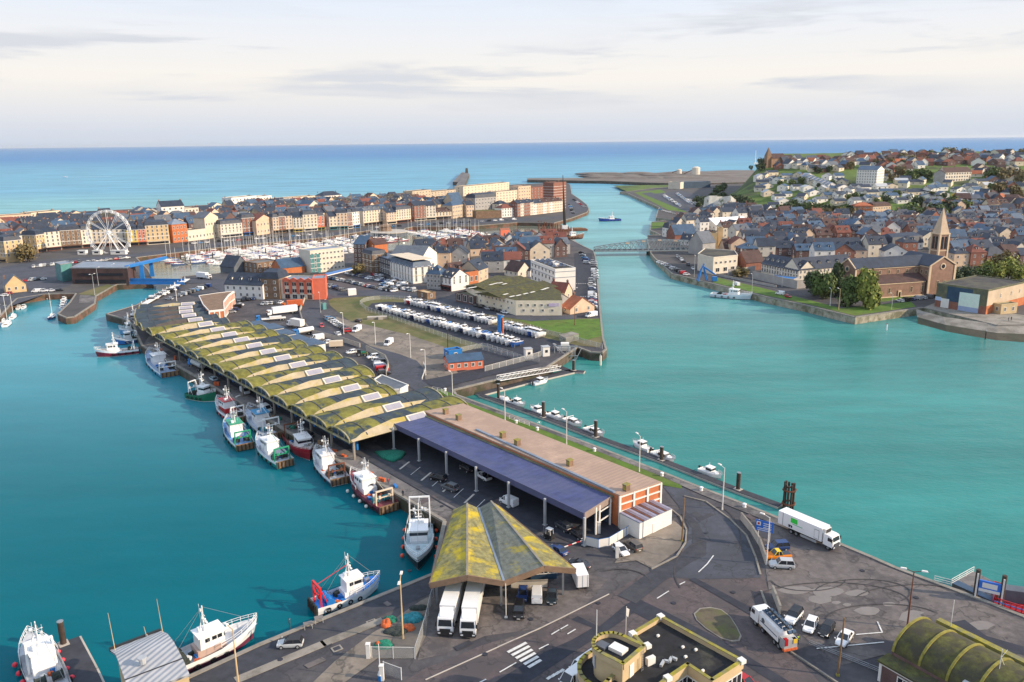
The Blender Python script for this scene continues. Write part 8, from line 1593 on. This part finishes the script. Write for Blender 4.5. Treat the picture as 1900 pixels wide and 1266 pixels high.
for i,(x,y)in enumerate([(684,1221),(709,1262),(1111,990),(1145,1035)]):
 p=G(x,y);t=thing('gate_post',['white gate post at the net heaps','white gate post at the bottom edge','white gate post under the canopy end','white gate post by the barrier arm'][i],'gate post',(p.x,p.y,0));mb=MB();mb.box(0,0,0,.6,.6,2.4);mb.build('shaft','panel_white',t);mb=MB();mb.box(0,0,2.4,.7,.7,.12);mb.build('cap','frame_white',t)
p=G(1060,1020);t=thing('barrier_arm','raised red and white barrier arm at the canopy yard entrance','barrier',(p.x,p.y,0),.6);mb=MB();mb.box(3.2,0,0,.5,.5,1.2);mb.build('housing','blue_steel',t);mb=MB()
for i in range(6):mb.beam((3.2-i*1.0,0,1.1+.0*i),(2.2-i*1.0,0,1.1),.12,.16,i%2)
mb.build('arm',['frame_white',paint(CR)],t)
t=thing('sign_pole','slim white pole with blue and white base at the bottom edge','pole',(*G(706,1262),0));mb=MB();mb.tube((0,0,0),(0,0,6),.07);mb.build('pole','frame_white',t);mb=MB();mb.tube((0,0,.0),(0,0,.9),.38);mb.tube((0,0,.9),(0,0,1.5),.4,.2,8,1);mb.build('base',['blue_steel','frame_white'],t)
# blue direction sign and quay sign
p=G(1416,1012);t=thing('road_sign','blue direction sign with white emblem on two white posts at the bend','sign',(p.x,p.y,0),-.55)
for s_ in(-1.1,1.1):k=MB();k.tube((s_,.08,0),(s_,.08,5.2),.07);k.build('post','frame_white',t)
k=MB();k.box(0,0,2.9,3.4,.08,2.2);bo_=k.build('board',paint((.03,.14,.52),.5,.03),t);k=MB();k.box(-1.1,-.06,4.0,.8,.03,.8,0,0);k.box(-1.1,-.08,4.2,.4,.03,.4,0,1);k.build('emblem',['frame_white',paint(CR)],bo_);k=MB()
for i in range(3):k.box(.55,-.06,4.5-i*.42,1.5,.03,.14)
for i in range(2):k.box(0,-.06,3.4-i*.35,2.6,.03,.12)
k.build('sign_lines','frame_white',bo_)
p=G(1833,1112);t=thing('stage_gate','blue and white panel between two brown mooring posts over the floating stage','gate',(p.x,p.y,-2),.5-1.05)
for s_ in(-1.9,1.9):k=MB();k.tube((s_,0,-3),(s_,0,7.0),.38,n=10);k.build('pile','timber_dark',t);k=MB();k.box(s_,-.45,1.5,.25,.25,5);k.build('guide','frame_white',t)
k=MB();k.box(0,-.1,3.3,3.2,.3,2.0,0,0);k.box(0,-.28,4.1,2.2,.05,.9,0,1);k.box(0,-.28,3.35,3.1,.05,.5,0,1);k.build('panel',[paint((.03,.16,.60),.5,.03),'frame_white'],t)
P=GP([(1767,1083),(1806,1060),(1862,1088),(1845,1118)],-1.2);o=P[0];t=thing('floating_stage','grey floating stage with a blue ramp beside the lorry park quay','stage',(o.x,o.y,WZ));mb=MB();mb.prism([p-o for p in P],-.3,2.0);mb.build('float','quay_paving',t);mb=MB();q_=[P[0]-o,P[3]-o,(P[3]-o)*.8+(P[2]-o)*.2,(P[1]-o)*.25+(P[0]-o)*.75];mb.prism(q_,2.01,2.06);mb.build('ramp','slate_blue',t)
P=GP([(1842,1098),(1920,1122),(1930,1158),(1842,1130)],-1.0);o=P[0];t=thing('work_vessel','red and blue railed work vessel cut by the right edge','work vessel',(o.x,o.y,WZ));mb=MB();mb.prism([p-o for p in P],-.5,2.6);mb.build('hull',paint((.35,.02,.03)),t);mb=MB();Q=[(p-o)*.96 for p in P]
for z_ in(3.0,3.6,4.2):
 for a,b in((Q[0],Q[1]),(Q[3],Q[2]),(Q[0],Q[3])):mb.beam((*a,z_),(*b,z_),.14,.14,0 if z_!=3.6 else 1)
for a,b in((Q[0],Q[1]),(Q[3],Q[2])):
 for i in range(9):e=lerp(a,b,i/8);mb.beam((*e,2.6),(*e,4.2),.14,.14,0)
mb.build('railing',[paint(CR),'blue_steel'],t);mb=MB();e=(Q[0]+Q[3])/2;mb.box(e.x+1.5,e.y,2.6,2,1.4,1.6,0,0);mb.box(e.x+.6,e.y,2.6,.8,.8,1.2,0,1);mb.build('deck_gear',['galv','net_orange'],t);mb=MB();e=(Q[0]+Q[1])/2;mb.box(e.x,e.y-1.5,2.6,6,2,2.2,-.3);mb.build('deckhouse','slate_grey',t)
# fishing nets
def heap(px,py,rx,ry,h_,mt,label,n_=5):
 p=G(px,py);t=MB();r=random.Random(px)
 for i in range(n_):a=i*6.283/n_;t.ball(rx*.5*math.cos(a)*r.uniform(.4,1),ry*.5*math.sin(a)*r.uniform(.4,1),0,rx*r.uniform(.4,.6),ry*r.uniform(.4,.6),h_*r.uniform(.6,1.1),nu=10,nv=6)
 return tag(t.build('net_heap',mt, None, True,(p.x,p.y,.05)),label,'fishing net','heaps of fishing net')
for a in[(712,1200,2.2,1.4,.9,'net_green','green net heap nearest the mesh fence'),(724,1152,1.4,1.0,.9,'net_green','small green net bundle left of the tan lamp'),(716,1160,1.2,1.2,.9,'net_orange','orange net bundle beside the small green one'),(766,1150,2.4,1.5,1.0,'net_blue','turquoise net heap right of the tan lamp'),(758,1168,1.4,.9,.8,'net_orange','orange net heap at the foot of the tan lamp'),(735,1172,2.4,1.6,.8,'net_dark','dark net heap behind the green heap'),(704,1199,.8,.6,1.0,'net_orange','orange float pile on the green net heap'),(778,1130,2.0,1.0,.7,'net_dark','dark net heap against the lorry fence')]:heap(*a)
p=G(726,846);mb=MB();r=random.Random(5);pts=GP([(693,840),(735,837),(755,842),(745,853),(728,859),(708,852)]);c_=sum(pts,Vector((0,0)))/6
rg=[[(*((q-c_)*s_),z_*r.uniform(.8,1.2))for q in pts]for s_,z_ in((1,.05),(.85,.6),(.5,.85),(.15,.7))];mb.loft(rg,0);tag(mb.build('net_pile','net_green', None, True,(c_.x,c_.y,.08)),'spread dark green net on the fish quay at the canopy corner','fishing net','heaps of fishing net')
for i,(x,y,lb)in enumerate([(538,1166,'person in dark clothes standing on the left quay edge by the mooring line'),(1480,1196,'person in a yellow vest standing behind the vacuum tanker'),(1871,596,'left one of two people in dark coats on the slipway'),(1876,595,'right one of two people in dark coats on the slipway'),(748,922,'person in dark clothes near the bow of the trawlers on the fish quay'),(721,900,'person in a red top on the fish quay edge')]):
 p=G(x,y);t=thing('person',lb,'person',(p.x,p.y,0),-1.4+i)
 me=bpy.data.meshes.new('body');J=[(0,0,.95),(0,0,1.2),(0,0,1.42),(0,0,1.52),(0,.02,1.66),(.1,0,.9),(.12,.03,.5),(.12,-.02,.06),(.12,.14,.03),(-.1,0,.9),(-.12,-.03,.5),(-.13,-.06,.06),(-.13,.1,.03),(.2,0,1.4),(.27,.02,1.12),(.27,.12,.88),(-.2,0,1.4),(-.27,-.02,1.12),(-.26,.1,.88)]
 E_=[(0,1),(1,2),(2,3),(3,4),(0,5),(5,6),(6,7),(7,8),(0,9),(9,10),(10,11),(11,12),(2,13),(13,14),(14,15),(2,16),(16,17),(17,18)];RD_=[.15,.15,.16,.06,.11,.1,.075,.055,.045,.1,.075,.055,.045,.075,.055,.042,.075,.055,.042]
 me.from_pydata(J,E_,[]);me.materials.append(paint([(.05,.05,.06),(.06,.07,.10),(.03,.03,.04),(.03,.03,.05),(.05,.05,.06),(.08,.08,.1)][i],.9));b_=inst('body',me,t);sk=b_.modifiers.new('skin','SKIN');b_.modifiers.new('sub','SUBSURF').levels=1
 for v_,r_ in zip(me.skin_vertices[0].data if me.skin_vertices else[],RD_):v_.radius=(r_,r_)
 k=MB();k.ball(0,.02,1.68,.105,.12,.13);k.build('head',paint((.45,.28,.2),.7),t, True);k=MB();k.ball(0,-.005,1.72,.115,.12,.12);k.build('hair',paint((.05,.035,.03),.9),t, True);k=MB();k.loft([[(.19*a_*math.cos(q*.785),.13*a_*math.sin(q*.785),z_)for q in range(8)]for z_,a_ in((.92,1.05),(1.2,1.0),(1.42,1.1),(1.48,.6))]);k.build('jacket',paint([(.03,.035,.05),(.62,.85,.05),(.03,.03,.04),(.04,.04,.06),(.05,.05,.06),(.45,.05,.06)][i],.8),t, True)
# small quay-side clutter
for i,(x,y)in enumerate([(572,1166),(592,1155)]):
 p=G(x,y);t=thing('trestle','steel frame trestle on the left quay, %s one from the white trawler bow'%['nearer','farther'][i],'trestle',(p.x,p.y,0),.4);mb=MB();mb.box(0,0,.9,1.4,.9,.08);mb.build('top','quay_paving',t);mb=MB()
 for a in(-.6,.6):
  for b in(-.4,.4):mb.box(a,b,0,.08,.08,.9)
 mb.build('frame','galv',t)
p=G(683,605);t=thing('water_trough','grey concrete trough block on the dry field','trough',(*G(700,592),0),.15);mb=MB();mb.box(0,0,0,9,3,1.0);mb.build('base','concrete',t);mb=MB();mb.box(1.5,-1.8,0,2.0,1.2,1.4);mb.box(0,0,1.0,8.6,2.6,.15);mb.build('cover','concrete_pale',t)
t,c_=poly_bld('white_hut','small white hut among the parked cars','hut',[(645,536),(660,535),(661,538),(646,539.5)],2.8,'panel_white','frame_white');p=G(420,1);
t=bld(G(600,575),G(606,574),3,2.6,'glass bus shelter at the crossing by the curved road',cat='shelter',name='bus_shelter',roof='flat',wall='glass_teal',rm='galv',nx=0,chim=0)
p=G(783,568);t=thing('blue_crane','small blue quay crane by the rounded hall','crane',(*G(1303,521),0));mb=MB()
for s_ in(-1,1):
 for q in(-1,1):mb.beam((s_*2.6,q*2,0),(s_*.6,q*.5,7),.5,.5)
mb.build('leg','blue_steel',t);mb=MB();mb.beam((-.6,0,7),(.6,0,9.5),.6,.6);mb.beam((0,0,8),(6,-3,4),.6,.8);mb.build('jib','blue_steel',t);mb=MB();mb.box(6,-3,.3,2.6,2,2.4);mb.build('machine_house','blue_steel',t)
cs={}
for c_n in('blue_steel','panel_white','net_orange','timber','net_green'):
 k=MB();k.box(0,0,0,.8,.6,.4,0,0,1.06);k.box(0,0,.34,.75,.52,.05,0,1);cs[c_n]=k.mesh('crate',[c_n,'black_trim'])
CNM={'blue_steel':'blue','panel_white':'white','net_orange':'orange','timber':'wooden','net_green':'green'}
for i,(x,y)in enumerate([(735,905),(712,894),(690,880),(668,866),(640,848),(622,838),(600,826),(583,818),(545,796),(520,780),(505,776),(478,760),(440,738),(425,728),(405,716),(340,678),(325,668),(300,654)]):
 if i%4==3: continue
 c_n=R.choice(list(cs));p=G(x,y);n_=R.randint(1,3);t=thing('crate_stack','%s fish crates, %s crate stack on the quay from the folded roof'%(CNM[c_n],nth(i)),'crate stack',(p.x,p.y,.06),R.random()*3,'crate stacks on the quays')
 for j in range(n_):inst('crate',cs[c_n],t,(0,0,.42*j),.08*j);inst('crate',cs[c_n],t,(.95,.1,.42*j),-.06*j)
for x,y in[(900,1215),(985,1150),(1250,1120),(1360,1100),(1310,990),(1110,1120),(520,1225),(760,1060),(870,1130),(1600,1060),(1700,1110),(690,900),(820,940)]:
 p=G(x,y);mb=MB();mb.tube((p.x,p.y,.0),(p.x,p.y,.15),.42,n=12);struct('manhole_cover',mb,'asphalt_dark')
# ---------------------------------------------------------------- trees
for x,y,h_,w_,mt,lb in[(1527,556,13,11,'leaf_green','dark green tree left of the convent lawn group'),(1549,551,15,10,'leaf_dark','tall dark tree behind the bright pair'),(1508,549,11,10,'leaf_dark','dark tree nearest the compound wall'),(1575,568,12,11,'leaf_green','green tree, left one of the bright pair by the church'),(1606,571,16,13,'leaf_light','big yellow-green tree, right one of the bright pair by the church')]:
 tree(G(x,y),h_,w_,mt,lb,'trees beside the brick church',n=2600,shape='round' if 'pair' not in lb else 'tall')
for i,(x,y,h_,w_,mt)in enumerate([(1772,520,8,9,'leaf_dark'),(1795,518,9,9,'leaf_dark'),(1818,517,9,10,'leaf_green'),(1843,514,11,12,'leaf_light'),(1870,512,12,12,'leaf_light'),(1858,498,12,12,'leaf_brown'),(1890,516,9,9,'leaf_light')]):tree(G(x,y+8),h_,w_,mt,'%s tree behind the boat hall, %s from the church tower'%({'leaf_dark':'dark','leaf_green':'green','leaf_light':'yellow-green','leaf_brown':'brownish'}[mt],nth(i)),'trees behind the boat hall',n=1000)
tree(G(52,486),12,13,'leaf_brown','olive brown tree on the square at the street gap',n=1000);tree(G(664,510),6,8,'leaf_brown','bare brown tree before the dark brick block',n=500);tree(G(1374,514),5,9,'leaf_brown','brown bush beside the grey panel wall',n=500)
HT=[(1640,412,1780,398,26,12,['leaf_green','leaf_dark','leaf_brown']),(1490,398,1590,404,16,10,['leaf_green','leaf_brown','leaf_dark']),(1440,388,1500,394,8,9,['leaf_green','leaf_dark']),(1640,330,1730,330,14,10,['leaf_brown','leaf_green']),(1830,330,1900,340,14,13,['leaf_brown','leaf_green']),(1840,360,1900,372,10,11,['leaf_green','leaf_brown']),(1700,385,1840,385,14,9,['leaf_green','leaf_dark']),(1430,340,1560,345,14,7,['leaf_dark','leaf_green']),(1500,320,1720,305,18,8,['leaf_dark','leaf_brown']),(1640,296,1900,288,14,9,['leaf_dark','leaf_green','leaf_brown']),(1560,370,1760,372,18,7,['leaf_green','leaf_dark']),(1330,372,1395,382,26,8,['leaf_dark','leaf_green']),(1318,366,1345,350,14,8,['leaf_dark','leaf_green']),(1390,310,1420,312,6,10,['leaf_dark']),(1290,378,1312,386,8,8,['leaf_dark'])]
for j,(xa,ya,xb,yb,n_,sz,ms_)in enumerate(HT):
 n_=int(n_*.68)
 for i in range(n_):
  u=R.random();p=GT(lerp(xa,xb,(i+u)/n_),lerp(ya,yb,(i+u)/n_)+R.uniform(-6,6));mt=R.choice(ms_);k_=R.uniform(.7,1.25)
  tree(p.xy,sz*k_,sz*k_*1.1,mt,'%s tree, %s from the left in the %s clump of the hillside'%({'leaf_dark':'dark','leaf_green':'green','leaf_brown':'autumn brown'}[mt],nth(i),nth(j)),'trees on the hillside',z=p.z-.5,n=260)
dups={k:v for k,v in LABELS.items()if len(v)>1}
print('duplicate labels',len(dups),list(dups.items())[:12]);print('objects',len(bpy.data.objects))

# thin sea air over the whole scene, one box with the sky outside it
hz_=bpy.data.materials.new('haze_air');hz_.use_nodes= True;n_=hz_.node_tree.nodes;n_.remove(n_['Principled BSDF']);HAZE=1.8e-5;pv=n_.new('ShaderNodeVolumePrincipled');pv.inputs['Color'].default_value=(.86,.92,1,1);pv.inputs['Density'].default_value=HAZE;pv.inputs['Anisotropy'].default_value=.2
hz_.node_tree.links.new(pv.outputs[0],n_['Material Output'].inputs['Volume']);mb=MB();mb.box(0,S/2,-9,S*2.2,S*1.2,140);MATS['haze_air']=hz_;struct('haze',mb,'haze_air','stuff')
